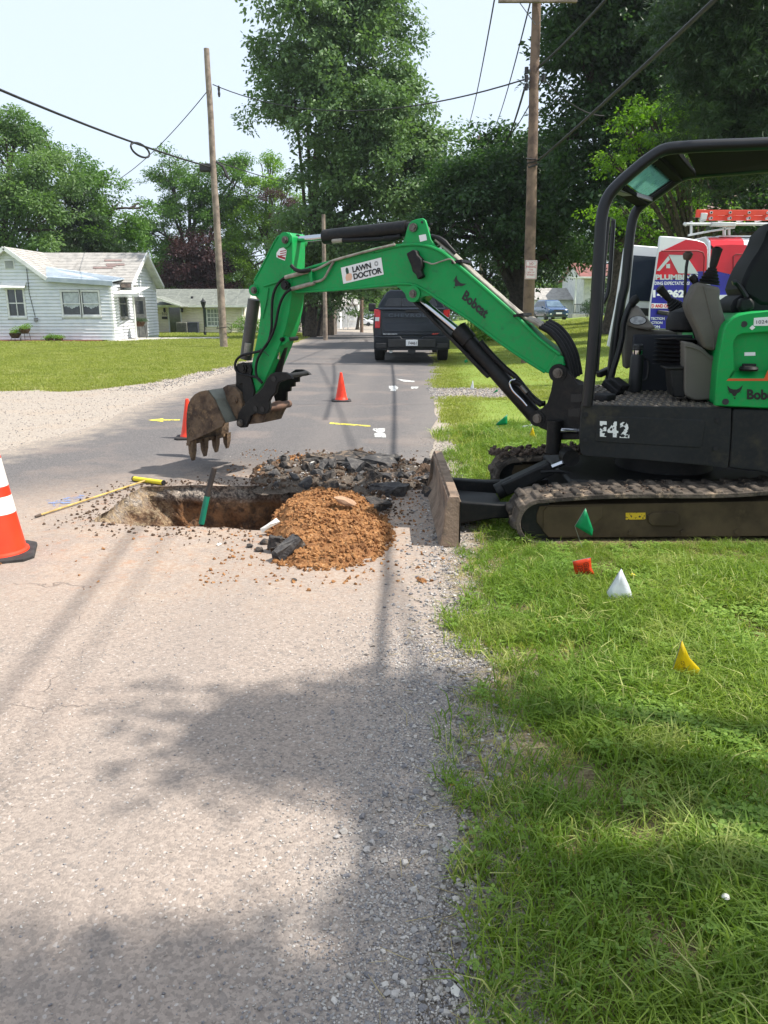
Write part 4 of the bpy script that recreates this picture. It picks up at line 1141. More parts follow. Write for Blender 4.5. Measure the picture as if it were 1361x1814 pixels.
# porch roof edge beam and scalloped awning
MB().bb(xr + .1, rx1 + .1, ry0 - .35, ry0 - .15, zeave - .28, zeave - .1).build('porch_beam', mat('brown_gutter', S(130, 116, 106), S(96, 84, 78), 4, .7), H1, smooth=False)
aw0 = Vector((xr + .0, 39.0, zeave - .30)); awL = (rx1 + .65) - aw0.x
mb = MB(); k = 26
for i in range(k):
    x0 = aw0.x + awL * i / k; x1 = aw0.x + awL * (i + 1) / k - .01; zz = .03 * (i % 2)
    mb.hexa([(x0, 38.2, zeave - .62 + zz), (x1, 38.2, zeave - .62 + zz), (x1, 40.4, zeave - .27 + zz), (x0, 40.4, zeave - .27 + zz), (x0, 38.2, zeave - .60 + zz), (x1, 38.2, zeave - .60 + zz), (x1, 40.4, zeave - .25 + zz), (x0, 40.4, zeave - .25 + zz)])
    mb.prism([(x0, 38.2, zeave - .6), (x1, 38.2, zeave - .6), (x1, 38.2, zeave - .70), ((x0 + x1) / 2, 38.2, zeave - .76), (x0, 38.2, zeave - .70)], (0, .012, 0))
mb.build('awning', TRIM, H1, smooth=False)
# porch side scallops
mb = MB()
for i in range(14):
    y0 = 38.25 + .15 * i; zz = zeave - .62 + .35 * i / 14
    mb.prism([(xr + .02, y0, zz), (xr + .02, y0 + .14, zz), (xr + .02, y0 + .14, zz - .09), (xr + .02, y0 + .07, zz - .15), (xr + .02, y0, zz - .09)], (.012, 0, 0))
mb.build('awning_valance', TRIM, H1, smooth=False)
mb = MB()
for i in range(60):
    pass
struct(MB().prism([(xr - .3, FY - 1.5, zb + .01), (rx1 + 1.0, 40.2, zb + .01), (rx1 + 4.0, 42.2, zb - .02), (rx1 + 4.0, 42.9, zb - .02), (rx1 + .2, 41.2, zb + .01), (xr + .02, 41.3, zb + .01)], (0, 0, .09)).build('front_path', CONC, None, smooth=False))
struct(MB().prism([(xl, FY - .75, zb - .02), (xr - .6, FY - .6, zb - .02), (xr - .6, FY - .03, zb - .02), (xl, FY - .03, zb - .02)], (0, 0, .14)).build('mulch_bed', MULCH, None, smooth=False))
# pots and baskets
def planter(x, y, z, r, label, stand=True, kind='yel', zg=None):
    t = thing('planter', (x, y, z), label, 'planter')
    MB().lathe([(r * .55, 0), (r * .9, r * .5), (r, r * .9)], 14, (x, y, z)).build('basket', TERR, t)
    P = [(x + random.gauss(0, r * .5), y + random.gauss(0, r * .5), z + r * .95 + abs(random.gauss(0, r * .3))) for _ in range(16)]
    f = scatter('foliage', P, [(0, 0, random.uniform(0, 6)) for _ in P], [.22 + random.random() * .15 for _ in P], SPR[kind], t); f['kind'] = 'stuff'
    if stand:
        mb = MB()
        zg = gz(x, y) if zg is None else zg
        for a in (0, 2.1, 4.2): MB().tube([(x + r * .8 * cos(a), y + r * .8 * sin(a), z + .05), (x + r * cos(a), y + r * sin(a), zg)], .012, 5).build('stand_leg', BLK, t)
planter(xat(18, 37.3), 37.3, zat(599, 37.3), .26, 'lower flower basket on the wire stand under the cottage window')
planter(xat(36, 37.2), 37.2, zat(591, 37.2), .26, 'upper flower basket on the wire stand, leaning right under the window')
planter(xat(79, 37.4), 37.4, zb + .05, .2, 'grey pot with straggly green plant under the double window', False)
planter(xat(96, 37.4), 37.4, zb + .05, .2, 'pot with a tall leafy plant right of the straggly one', False)
planter(xat(244, 40.0), 40.0, zb + .7, .28, 'large dark potted fern on a stand by the cottage porch', True, 'dark', zb + .1)
planter(xat(215, 40.2), 40.2, zb + .35, .2, 'small potted plant beside the cottage door', True, 'mid', zb + .1)

# ---- the beige ranch house
Y2 = 61.0; z2 = gz(-14, Y2)
H2 = thing('beige_house', (-14, 64, z2), 'low beige ranch house with grey-green roof and a dark glass front door', 'house')
x0, x1 = xat(262, Y2), xat(432, Y2); ze = zat(541, Y2); zrd = zat(512, 65.5)
dA, dB = (x0 - 5, Y2), (x1, Y2)
dt0, dt1 = xat(298, Y2) - dA[0], xat(318, Y2) - dA[0]; wt0, wt1 = xat(366, Y2) - dA[0], xat(389, Y2) - dA[0]
wz = (zat(577, Y2), zat(548, Y2))
wall_slab('wall', dA, dB, z2 - .3, ze, BEI, H2); lap_wall('siding', dA, dB, z2 + .1, ze, BEI, H2, [(dt0 - .1, dt1 + .1, z2, z2 + 2.3), (wt0 - .1, wt1 + .1, wz[0] - .1, wz[1] + .1)], pitch=.2)
window(dA, dB, wt0, wt1, wz[0], wz[1], H2, cols=4, rows=4, pm=mat('pale_window', S(150, 156, 156), S(120, 128, 128), 2, .1))
w = window(dA, dB, dt0, dt1, z2 + .05, z2 + 2.1, H2, cols=1, rows=1, name='door')
MB().bb(xat(359, Y2), xat(364, Y2), Y2 - .06, Y2 - .02, wz[0] - .1, wz[1] + .12).build('shutter', DKGR, H2, smooth=False)
for px in (291, 322): 
    X_ = xat(px, Y2); MB().lathe([(.02, -.16), (.09, -.1), (.08, .08), (.12, .1), (.02, .18)], 8, (X_, Y2 - .15, z2 + 1.75)).build('porch_lamp', BLK, H2)
X_ = xat(290, Y2); MB().bb(X_ - .2, X_ + .2, Y2 - .14, Y2 - .03, z2 + 1.1, z2 + 1.28).build('mailbox', BLK, H2, smooth=False)
text_on('house_number', '910', (X_ - .2, Y2 - .04, z2 + 1.36), (X_ + .2, Y2 - .04, z2 + 1.36), (X_ - .2, Y2 - .04, z2 + 1.6), BLK, H2, (0, -1, 0))
shingle_roof('roof', ((x0 - 6, Y2 - .5, ze - .02), (x1 + .4, Y2 - .5, ze - .02), (x1 - .1, 65.5, zrd), (x0 - 6, 65.5, zrd)), GRSH, H2, course=.3)
shingle_roof('roof', ((x0 - 6, 70.3, ze - .02), (x1 + .4, 70.3, ze - .02), (x1 - .1, 65.5, zrd), (x0 - 6, 65.5, zrd)), GRSH, H2, course=.5)
def g2(t):
    y = Y2 + t; return ze + (zrd - ze) * (1 - abs(y - 65.5) / 4.7)
WHT2 = mat('pale_gable', S(216, 214, 206), S(204, 202, 194), 2, .6)
wall_slab('gable_wall', (x1, Y2), (x1, 70), z2 - .4, g2, WHT2, H2, steps=30)
MB().bb(x0 - 6, x1 + .4, Y2 - .56, Y2 - .46, ze - .14, ze + .03).build('gutter', TRIM, H2, smooth=False)
MB().cyl((x1 - .15, Y2 - .06, z2), (x1 - .15, Y2 - .06, ze), .05, 8).build('downspout', TRIM, H2)
# small projecting gable on the left
xa, xb_ = xat(262, 58.6), xat(292, 58.6); xk = xat(270, 58.6); zk = zat(524, 58.6)
sl = MB(); sl.prism([(xk - 3, 58.4, zk), (xk, 58.4, zk + .02), (xb_ + 1.2, 58.4, zat(541, 58.6)), (xb_ + 1.2, 58.4, zat(543.5, 58.6)), (xk, 58.4, zk - .16), (xk - 3, 58.4, zk - .4)], (0, .08, 0)); sl.build('rake_board', TRIM, H2, smooth=False)
MB().prism([(xk, 58.45, zk), (xb_ + 1.2, 58.45, zat(542, 58.6)), (xb_ + 1.2, 61.5, zat(542, 58.6)), (xk, 61.5, zk)], (0, 0, -.08)).build('porch_roof', GRSH, H2, smooth=False)
MB().bb(xat(330, Y2), xat(333, Y2), 62.5, 62.8, zrd - .9, zrd - .6).build('roof_vent', BLK, H2, smooth=False)
def simple_box_thing(name, px, py, Y, w, h, d, m, label, cat):
    x = xat(px, Y, 0); z = gz(x, Y)
    t = thing(name, (x, Y, z), label, cat)
    MB().box((x, Y, z + h / 2), (w, d, h)).build('body', m, t, bevel=.02)
    return t, x, z
t, x, z = simple_box_thing('air_conditioner', 324, 583, 60.0, .8, .85, .8, mat('ac_grey', S(120, 120, 112), S(90, 90, 86), 5, .7), 'grey air conditioner unit right of the glass door', 'air conditioner')
mb = MB()
for k in range(7): mb.box((x, 59.58, z + .15 + k * .09), (.7, .02, .03))
mb.build('grille', BLK, t, smooth=False)
t, x, z = simple_box_thing('storage_bin', 343, 583, 60.0, .75, .8, .5, mat('bin_slate', S(56, 60, 74), S(44, 48, 60), 5, .6), 'dark slate bin between the air conditioner and lamp post', 'bin')
MB().box((x, 60, z + .83), (.8, .55, .06)).build('lid', mat('bin_lid', S(70, 74, 88)), t, bevel=.01)
# old lamp post
Yl = 50.0; X_ = xat(363, Yl, 0); zg = gz(X_, Yl)
t = thing('lamp_post', (X_, Yl, zg), 'black lantern post standing in front of the beige house', 'lamp post')
ztp = zat(545, Yl)
MB().lathe([(.09, 0), (.09, .3), (.045, .36), (.04, ztp - zg - .1), (.08, ztp - zg)], 10, (X_, Yl, zg)).build('post', BLK, t)
MB().lathe([(.08, 0), (.17, .32), (.17, .34), (.19, .36), (.04, .52), (.02, .6)], 6, (X_, Yl, ztp)).build('lantern', BLK, t, smooth=False)

# ---- brown shed and white buildings by the bend, seen under the boom
def block_house(name, x0, x1, y0, y1, h, pk, wm, rm, label, ridge='x', wins=(), zz=None, cat='house'):
    z = gz((x0 + x1) / 2 if x0 > 3 else x0, y0) if zz is None else zz
    t = thing(name, ((x0 + x1) / 2, (y0 + y1) / 2, z), label, cat)
    MB().bb(x0, x1, y0, y1, z - .5, z + h).build('wall', wm, t, smooth=False)
    e = .35
    if ridge == 'x':
        ym = (y0 + y1) / 2
        shingle_roof('roof', ((x0 - e, y0 - e, z + h - .05), (x1 + e, y0 - e, z + h - .05), (x1 + e, ym, z + h + pk), (x0 - e, ym, z + h + pk)), rm, t, course=.4)
        shingle_roof('roof', ((x0 - e, y1 + e, z + h - .05), (x1 + e, y1 + e, z + h - .05), (x1 + e, ym, z + h + pk), (x0 - e, ym, z + h + pk)), rm, t, course=.4)
        for xx in (x0, x1): MB().prism([(xx, y0, z + h), (xx, y1, z + h), (xx, ym, z + h + pk - .1)], (.1 if xx == x0 else -.1, 0, 0)).build('gable', wm, t, smooth=False)
    else:
        xm = (x0 + x1) / 2
        shingle_roof('roof', ((x0 - e, y0 - e, z + h - .05), (x0 - e, y1 + e, z + h - .05), (xm, y1 + e, z + h + pk), (xm, y0 - e, z + h + pk)), rm, t, course=.4)
        shingle_roof('roof', ((x1 + e, y0 - e, z + h - .05), (x1 + e, y1 + e, z + h - .05), (xm, y1 + e, z + h + pk), (xm, y0 - e, z + h + pk)), rm, t, course=.4)
        for yy in (y0, y1): MB().prism([(x0, yy, z + h), (x1, yy, z + h), (xm, yy, z + h + pk - .1)], (0, .1 if yy == y0 else -.1, 0)).build('gable', wm, t, smooth=False)
    for (a, b, c, d) in wins: window((x0, y0), (x1, y0), a, b, z + c, z + d, t, cols=2, rows=2)
    return t, z
SHED = mat('shed_brown', S(104, 92, 80), S(78, 70, 62), 6, .9)
t, z = block_house('shed', xat(536, 53), xat(590, 53), 53, 57, 2.1, 1.0, SHED, SHING, 'weathered brown shed under the dark tree left of the far pole', 'x', cat='shed')
mb = MB()
x_ = xat(536, 53)
while x_ < xat(590, 53): mb.bb(x_, x_ + .16, 52.97, 53.0, z, z + 2.1); x_ += .19
mb.build('board_wall', SHED, t, smooth=False)['kind'] = 'stuff'
WB = mat('white_building', S(226, 226, 224), S(206, 208, 208), 3, .6)
block_house('white_house', xat(590, 112), xat(634, 112), 112, 120, 3.2, 1.6, WB, SHING, 'distant white house behind the parked white cars', 'x', wins=((.8, 1.6, 1, 2.2), (2.2, 3.0, 1, 2.2)))
block_house('white_garage', xat(588, 96), xat(602, 96), 96, 100, 2.6, 1.0, WB, SHING, 'small white outbuilding left of the distant white house', 'y', cat='garage')
# a post-and-rail arbour near it
Ya = 88; t = thing('clothes_line_frame', (xat(600, Ya), Ya, gz(-5, Ya)), 'white post frame in the grass before the distant white house', 'post frame')
for px in (594, 608, 616): MB().cyl((xat(px, Ya), Ya, gz(-5, Ya)), (xat(px, Ya), Ya, gz(-5, Ya) + 1.9), .06, 6).build('post', TRIM, t)
MB().bar((xat(592, Ya), Ya, gz(-5, Ya) + 1.9), (xat(618, Ya), Ya, gz(-5, Ya) + 1.9), .1, .1).build('rail', TRIM, t, smooth=False)
# ---- white house on the right with the porch
Y4 = 74.0; xA = xat(1016, Y4); z4 = gz(16, Y4)
t, z = block_house('porch_house', xA + .9, xA + 12, Y4, Y4 + 9, zat(492, Y4) - z4, 1.5, WB, mat('red_roof_edge', S(140, 84, 76), S(112, 80, 74), 3, .8), 'white bungalow with a railed porch beside the blue car', 'x',
    wins=((.25, 1.05, 1.3, 2.6), (3.5, 4.6, 1.1, 2.7)), zz=z4)
MB().bb(xA + 2.9, xA + 3.8, Y4 - .06, Y4, z4 + .5, z4 + 2.7).build('door', mat('dark_door', S(60, 52, 48)), t, smooth=False)
MB().bb(xA - .6, xA + 12, Y4 - 1.7, Y4 - .4, zat(493, Y4) - .05, zat(493, Y4) + .1).build('porch_roof', TRIM, t, smooth=False)
MB().cyl((xA - .2, Y4 - 1.5, z4), (xA - .2, Y4 - 1.5, zat(493, Y4)), .07, 8).build('porch_post', TRIM, t)
MB().bb(xA - .4, xA + 5, Y4 - 1.7, Y4, z4 - .2, z4 + .45).build('porch_floor', CONC, t, smooth=False)
rl = MB(); rl.bb(xA - .3, xA + 2.6, Y4 - 1.65, Y4 - 1.6, z4 + 1.3, z4 + 1.36); rl.bb(xA - .3, xA + 2.6, Y4 - 1.65, Y4 - 1.6, z4 + .55, z4 + .6)
rail = rl.build('railing', BLK, t, smooth=False)
for k in range(20): MB().bb(xA - .3 + k * .15, xA - .27 + k * .15, Y4 - 1.64, Y4 - 1.61, z4 + .55, z4 + 1.3).build('baluster', BLK, rail, smooth=False)
for k in range(3): MB().bb(xA + 2.7, xA + 4.0, Y4 - 2.6 + .3 * k, Y4 - 1.7, z4 - .2 + .02, z4 + .15 * (k + 1)).build('step', CONC, t, smooth=False)
t, z = block_house('garage', xat(950, 78), xat(1030, 78), 78, 84, 1.9, 1.1, WB, SHING, 'low pale garage roof behind the blue car', 'x', cat='garage', zz=gz(17, 78) - .1)
# a pale house half hidden behind the maple
block_house('pale_house', 16.5, 27, 41, 49, 4.6, 2.6, mat('grey_siding_far', S(120, 122, 120), S(104, 106, 104), 3, .8), mat('tan_roof', S(138, 120, 108), S(116, 100, 92), 3, .9), 'big pale house half hidden behind the maple above the van', 'x', zz=gz(16.5, 41))

# ================================================================== poles and wires
PW = mat('pole_wood_grey', S(146, 132, 118), S(112, 100, 90), 4, .9, bump=.7, bsc=25, bd=.02)
PW2 = mat('pole_wood_brown', S(122, 102, 86), S(90, 74, 64), 4, .9, bump=.7, bsc=25, bd=.02)
WIRE = mat('black_cable', S(28, 28, 30), None, rough=.6)
INS = mat('insulator_grey', S(110, 112, 116), S(80, 82, 86), 9, .4)
def pole(base_px, top_px, Y, r0, r1, m, label, zbase=None, grp=None):
    b = at(base_px[0], base_px[1], Y); z = gz(b.x, Y) if zbase is None else zbase
    tp = at(top_px[0], top_px[1], Y); 
    if b.z > z: b = tp + (b - tp) * ((tp.z - z) / (tp.z - b.z))
    b.z = z - .2
    t = thing('utility_pole', (b.x, b.y, z), label, 'utility pole', grp)
    n = 14; path = [b.lerp(tp, k / n) + Vector((noise.noise(Vector((k * .4, Y, 0))), 0, 0)) * .02 for k in range(n + 1)]
    MB().tube(path, [r0 + (r1 - r0) * k / n for k in range(n + 1)], 14).build('shaft', m, t)
    return t, b, tp
pA, bA, tA = pole((397, 612), (366, 86), 30, .145, .095, PW, 'leaning bare grey wooden pole on the lawn edge, no crossarm')
ptA = lambda py, dx=0: bA.lerp(tA, (612 - py) / (612 - 86.0)) + Vector((dx, 0, 0))
MB().tube([ptA(556, .17) + Vector((0, 0, 0)), ptA(558, .34), ptA(572, .3), ptA(575, .16)], .012, 5).tube([ptA(560, -.18), ptA(565, -.2) + Vector((0, -.17, 0)), ptA(562, .22) + Vector((0, -.17, 0)), ptA(568, .3)], .015, 5).build('wire_bundle', WIRE, pA)
MB().box(ptA(280, -.28), (.42, .22, .28)).build('splice_case', WIRE, pA, bevel=.04)
MB().tube([ptA(270, .1), ptA(278, .35), ptA(292, .45), ptA(300, .55)], [.03, .05, .06, .03], 7).build('cable_loop', WIRE, pA)
for dy in (150, 158): MB().lathe([(.03, -.1), (.05, 0), (.03, .1)], 8, ptA(dy, .35)).build('insulator', BLK, pA)
pB, bB, tB = pole((935, 600), (951, -6), 20, .15, .10, PW2, 'brown wooden pole with a crossarm and a no parking sign')
fB = lambda py, dx=0, dy=0: bB.lerp(tB, (at(0, py, 20).z - bB.z) / (tB.z - bB.z)) + Vector((dx, dy, 0))
zc = at(950, 4, 20).z; xc_ = fB(4).x
arm = MB().bb(at(883, 4, 19.85).x, at(1022, 2, 19.85).x, 19.78, 19.88, zc - .06, zc + .06).build('crossarm', PW, pB, smooth=False)
for s_ in (-1, 1): MB().bar((xc_ + s_ * .42, 19.84, zc - .05), (xc_ + s_ * .03, 19.84, zc - .5), .03, .01).build('brace', INS, pB, smooth=False)
for px in (889, 915, 985, 1015): MB().lathe([(.02, 0), (.05, .03), (.05, .1), (.03, .14)], 8, (at(px, 4, 19.83).x, 19.83, zc + .06)).build('insulator', INS, pB)
for py, s_ in ((126, -1), (140, -1), (140, 1), (155, -1)):
    p = fB(py, s_ * .2, -.05); MB().cyl(p - Vector((0, 0, .07)), p + Vector((0, 0, .07)), .045, 8).build('spool_insulator', BLK, pB)
    MB().bar(fB(py), p, .03, .05).build('bracket', INS, pB, smooth=False)
MB().tube([fB(282, -.17, -.1), fB(286, .18, -.12), fB(291, -.15, -.15), fB(299, -.12, -.18), fB(292, .14, -.12)], .02, 5).build('cable_strap', WIRE, pB)
pC, bC, tC = pole((577, 600), (573, 380), 40, .115, .09, PW, 'slim grey pole behind the arm cylinder, beside the dark trunks', grp=None)
pD, bD, tD = pole((641, 589), (641, 527), 66, .15, .14, PW2, 'short brown post at the far end of the road', grp=None)
pE, bE, tE = pole((674, 575), (674, 478), 100, .17, .12, PW, 'distant pole above the roadside tree')
pF, bF, tF = pole((853, 600), (850, 240), 62, .16, .12, PW, 'far pole with a short crossarm poking above the trees')
MB().bar(at(832, 249, 61.8), at(868, 243, 61.8), .1, .12).build('crossarm', PW, pF, smooth=False)
def wire(p, q, sag, r, label, group=None, n=16):
    p, q = Vector(p), Vector(q)
    path = [p.lerp(q, k / n) - Vector((0, 0, sag * 4 * (k / n) * (1 - k / n))) for k in range(n + 1)]
    o = MB().tube(path, r, 6, caps=False).build('overhead_wire', WIRE, None)
    return tag(o, label, 'wire', group)
# thick cable from pole A to the upper left of the frame
q = at(0, 128, 17.5); far_q = ptA(280, -.1) + (q - ptA(280, -.1)) * 1.9
w_ = wire(ptA(279, -.1), far_q, .35, .028, 'thick black cable with a coiled loop running up to the left edge')
cp = [Vector(v.co) + w_.location for v in w_.data.vertices][6 * 4: 6 * 5]; cpt = sum(cp, Vector()) / 6
lp = thing('cable_coil', cpt, 'flat oval coil of spare cable hanging on the thick black cable', 'cable coil')
dd = (far_q - ptA(279)).normalized()
MB().tube([cpt + dd * (.62 * cos(a) ) + Vector((0, 0, .17 * sin(a) - .14)) for a in [2 * pi * k / 20 for k in range(21)]], .03, 6).build('coil', WIRE, lp)
wire(ptA(155, -.08), at(210, 318, 44), .25, .016, 'thin service wire dropping left from the bare pole')
wire(ptA(143, .15), fB(141, -.24), .75, .017, 'sagging wire between the two big wooden poles', n=24)
wire(ptA(268, .05), at(560, 330, 70), .2, .02, 'cable leaving the bare pole toward the walnut tree')
wire(ptA(290, .3), at(470, 352, 50), .2, .022, 'lower dark cable descending right from the bare pole')
wire(at(205, 322, 70), at(270, 318, 75), .2, .018, 'short wire seen in the gap left of the hickory')
wire(fB(4, 0) + Vector((-.95, -.15, .2)), at(822, 236, 62), .8, .018, 'leftmost conductor from the crossarm to the far pole')
wire(at(940, 3, 19.83), at(864, 240, 62), .8, .018, 'second conductor from the crossarm to the far pole')
wire(fB(140, .2), at(868, 250, 62), .8, .018, 'pale wire from the pole side towards the far crossarm')
wire(fB(155, -.22), at(888, 262, 40), .3, .026, 'dark twisted service wire running down behind the shade tree')
wire(fB(118, .1), fB(118, .1) + (at(1068, -6, 14.0) - fB(118, .1)) * 1.7, .1, .024, 'twisted wire rising to the top edge right of the crossarm pole')
wire(fB(284, .15), fB(284, .15) + (at(1250, -6, 9.2) - fB(284, .15)) * 1.9, .12, .026, 'long black cable slanting up across the dark maple')
wire(fB(140, .22), at(1070, 205, 27), .2, .018, 'thin wire leading right from the pole into the maple')
# the two street conductors that pass overhead out of the frame; they cast the long thin shadows
wire((at(889, 4, 19.83).x, 19.83, zc + .14), (6.2, -18, 8.9), .5, .02, 'left street conductor passing over the road towards the camera')
wire((at(1015, 4, 19.83).x, 19.83, zc + .14), (6.9, -18, 7.4), .5, .017, 'right street conductor passing over the verge towards the camera')
wire((at(915, 4, 19.83).x, 19.83, zc + .14), (6.6, -18, 9.3), .5, .009, 'middle street conductor passing over the road towards the camera')
# no parking sign on pole B
sp = at(941, 478, 19.72); SW, SH = .285, .44
sg = thing('no_parking_sign', sp, 'small white NO PARKING THIS SIDE OF STREET sign on the brown pole', 'sign')
mb = MB(); mb.box(sp, (SW, .012, SH)); pl = mb.build('plate', mat('sign_white', S(222, 214, 212), S(206, 198, 196), 12, .5), sg, bevel=.003)
RED = mat('sign_red', S(176, 60, 70), None, rough=.5)
fr = MB(); yv = sp.y - .0085
for (a, b, w_, h_) in ((0, SH / 2 - .018, SW - .03, .007), (0, -SH / 2 + .018, SW - .03, .007), (-SW / 2 + .018, 0, .007, SH - .03), (SW / 2 - .018, 0, .007, SH - .03)):
    fr.box((sp.x + a, yv, sp.z + b), (w_, .003, h_))
fr.build('border', RED, sg, smooth=False)
for txt, zc_, h_, w_ in (('NO', .145, .058, .1), ('PARKING', .07, .058, .235), ('THIS', .0, .036, .1), ('SIDE OF', -.06, .038, .17), ('STREET', -.12, .038, .18)):
    text_on('lettering', txt, (sp.x - w_ / 2, yv, sp.z + zc_ - h_ / 2), (sp.x + w_ / 2, yv, sp.z + zc_ - h_ / 2), (sp.x - w_ / 2, yv, sp.z + zc_ + h_ / 2), RED, sg, (0, -1, 0), off=.002)
# ================================================================== vehicles
NAVY = mat('dark_navy_paint', S(22, 30, 42), S(26, 34, 46), 1.5, .3, coat=.25, spec=.4)
TYRE = mat('tyre_black', S(26, 26, 27), S(36, 35, 34), 12, .85)
RIM = mat('dark_rim', S(52, 54, 58), None, rough=.35, metal=.7)
VGL = mat('vehicle_glass', S(10, 13, 16), S(20, 25, 28), 1.2, .06, spec=.6)
LRED = mat('lamp_red', S(210, 20, 30), S(180, 12, 22), 10, .2, coat=.3)
LWH = mat('lamp_white', S(206, 210, 212), None, rough=.12)
PLT = mat('plate_white', S(214, 216, 220), None, rough=.5)
def wheel(c, r, w, parent, ax=(1, 0, 0), T=None):
    c = Vector(c); ax = Vector(ax)
    t = MB(T); t.tube([c - ax * w / 2, c - ax * w * .42, c + ax * w * .42, c + ax * w / 2], [r * .92, r, r, r * .92], 28); o = t.build('wheel', TYRE, parent)
    MB(T).tube([c - ax * (w / 2 + .012), c + ax * (w / 2 + .012)], r * .62, 20).build('rim', RIM, o)
    return o
# ---- pickup, seen from behind
tx = at(729.5, 600, 20.9).x
T = Matrix.Translation((tx, 20.85, .006)) @ Matrix.Rotation(radians(-1.2), 4, 'Z')
TR = thing('pickup_truck', (tx, 23.5, 0), 'dark navy pickup truck parked on the right side of the road, seen from behind', 'pickup truck')
hw = [(.50, .96), (.62, 1.01), (.9, 1.03), (1.12, 1.02), (1.22, 1.00), (1.36, .975), (1.42, .95)]
ringz = lambda s, y, zt=None: [Vector((x * s, y, z if zt is None else min(z, zt))) for z, x in hw] + [Vector((-x * s, y, z if zt is None else min(z, zt))) for z, x in reversed(hw)]
mb = MB(T); mb.loft([ringz(.985, .02), ringz(1, .1), ringz(1, 1.9), ringz(1, 4.2, 1.3), ringz(.99, 5.3, 1.22), ringz(.93, 5.65, 1.1)]); mb.build('body', NAVY, TR, bevel=.015)
cab = [(1.40, .95), (1.5, .93), (1.84, .70), (1.9, .60)]
rc = lambda y, s=1, zt=9, zb=1.38: [Vector((x * s, y + (0), min(max(z, zb), zt))) for z, x in cab] + [Vector((-x * s, y, min(max(z, zb), zt))) for z, x in reversed(cab)]
mb = MB(T); mb.loft([rc(1.84, .985), rc(1.95), rc(3.6), [Vector((p.x, p.y + (.75 if p.z < 1.6 else .0), p.z)) for p in rc(3.7)]]); CAB = mb.build('cab', NAVY, TR, bevel=.03)
gl = MB(T); gl.prism([(-.77, 1.80, 1.44), (.77, 1.80, 1.44), (.60, 1.86, 1.80), (-.60, 1.86, 1.80)], (0, .08, 0)); RG = gl.build('rear_window', VGL, CAB, bevel=.01)
for xx in (-.28, .28): MB(T).bar((xx, 1.79, 1.45), (xx * .9, 1.85, 1.79), .02, .02).build('window_bar', BLK, RG, smooth=False)
MB(T).bb(-.16, .16, 1.80, 1.86, 1.835, 1.865).build('brake_light', LRED, CAB)
for s in (-1, 1):
    MB(T).prism([(s * .945, 2.1, 1.45), (s * .945, 3.5, 1.45), (s * .76, 3.3, 1.78), (s * .76, 2.2, 1.78)], (s * .015, 0, 0)).build('side_window', VGL, CAB)
    MB(T).box((s * 1.17, 3.55, 1.42), (.22, .1, .24)).build('wing_mirror', BLK, TR, bevel=.03)
    MB(T).bar((s * .95, 3.55, 1.36), (s * 1.1, 3.55, 1.38), .06, .05).build('mirror_arm', BLK, TR)
    wheel((s * .87, .98 - .02, .405), .405, .275, TR, T=T); wheel((s * .87, 4.65, .405), .405, .275, TR, T=T)
    MB(T).prism([(s * .84, -.015, .90), (s * 1.015, .03, .90), (s * .99, .03, 1.38), (s * .82, -.015, 1.37)], (0, .12, 0)).build('tail_light', LRED, TR, bevel=.012)
    MB(T).prism([(s * .86, -.022, 1.08), (s * .97, -.0, 1.08), (s * .965, -.0, 1.18), (s * .855, -.022, 1.18)], (0, .02, 0)).build('reversing_lamp', LWH, TR, bevel=.004)
TG_ = MB(T).prism([(-.80, -.03, .72), (.80, -.03, .72), (.80, -.02, 1.36), (-.80, -.02, 1.36)], (0, .07, 0)).build('tailgate', NAVY, TR, bevel=.02)
MB(T).prism([(-.76, -.045, 1.16), (.76, -.045, 1.16), (.76, -.04, 1.30), (-.76, -.04, 1.30)], (0, .03, 0)).build('tailgate_step', NAVY, TG_, bevel=.012)
MB(T).prism([(-.74, -.042, .80), (.74, -.042, .80), (.74, -.04, 1.02), (-.74, -.04, 1.02)], (0, .03, 0)).build('tailgate_panel', NAVY, TG_, bevel=.02)
MB(T).box((0, -.02, 1.385), (1.72, .1, .04)).build('tailgate_spoiler', NAVY, TG_, bevel=.012)
MB(T).box((.0, -.05, 1.33), (.34, .03, .06)).build('tailgate_handle', BLK, TG_, bevel=.008)
tp = lambda x, y, z: T @ Vector((x, y, z))
text_on('lettering', 'CHEVROLET', tp(-.62, -.046, 1.185), tp(.62, -.046, 1.185), tp(-.62, -.042, 1.275), mat('emboss_navy', S(58, 66, 78), None, rough=.3), TG_, (0, -1, 0), off=.006, bold=.03, spacing=1.25)
text_on('lettering', 'SILVERADO', tp(-.76, -.05, .735), tp(-.38, -.05, .735), tp(-.76, -.05, .765), mat('badge_silver', S(190, 194, 198), None, rough=.3), TG_, (0, -1, 0), bold=.03)
text_on('lettering', 'RST', tp(.52, -.05, .735), tp(.70, -.05, .735), tp(.54, -.05, .775), mat('badge_red', S(190, 60, 50), None, rough=.3), TG_, (0, -1, 0), bold=.04, shear=.2)
BMP = MB(T).prism([(-1.0, -.13, .36), (-.6, -.2, .34), (.6, -.2, .34), (1.0, -.13, .36), (1.0, -.12, .70), (.3, -.2, .70), (.26, -.2, .64), (-.26, -.2, .64), (-.3, -.2, .70), (-1.0, -.12, .70)], (0, .2, 0)).build('bumper', mat('bumper_dark', S(22, 27, 34), S(18, 22, 28), 3, .45, spec=.3), TR, bevel=.02)
for s in (-1, 1): MB(T).bb(*sorted((s * .66, s * .94)), -.21, -.1, .40, .52).build('bumper_step', BLK, BMP, bevel=.01)
MB(T).bb(-.62, .62, -.22, -.19, .42, .62).build('bumper_recess', BLK, BMP, bevel=.01)
NP = MB(T).bb(-.155, .155, -.235, -.225, .455, .61).build('number_plate', PLT, BMP, bevel=.004)
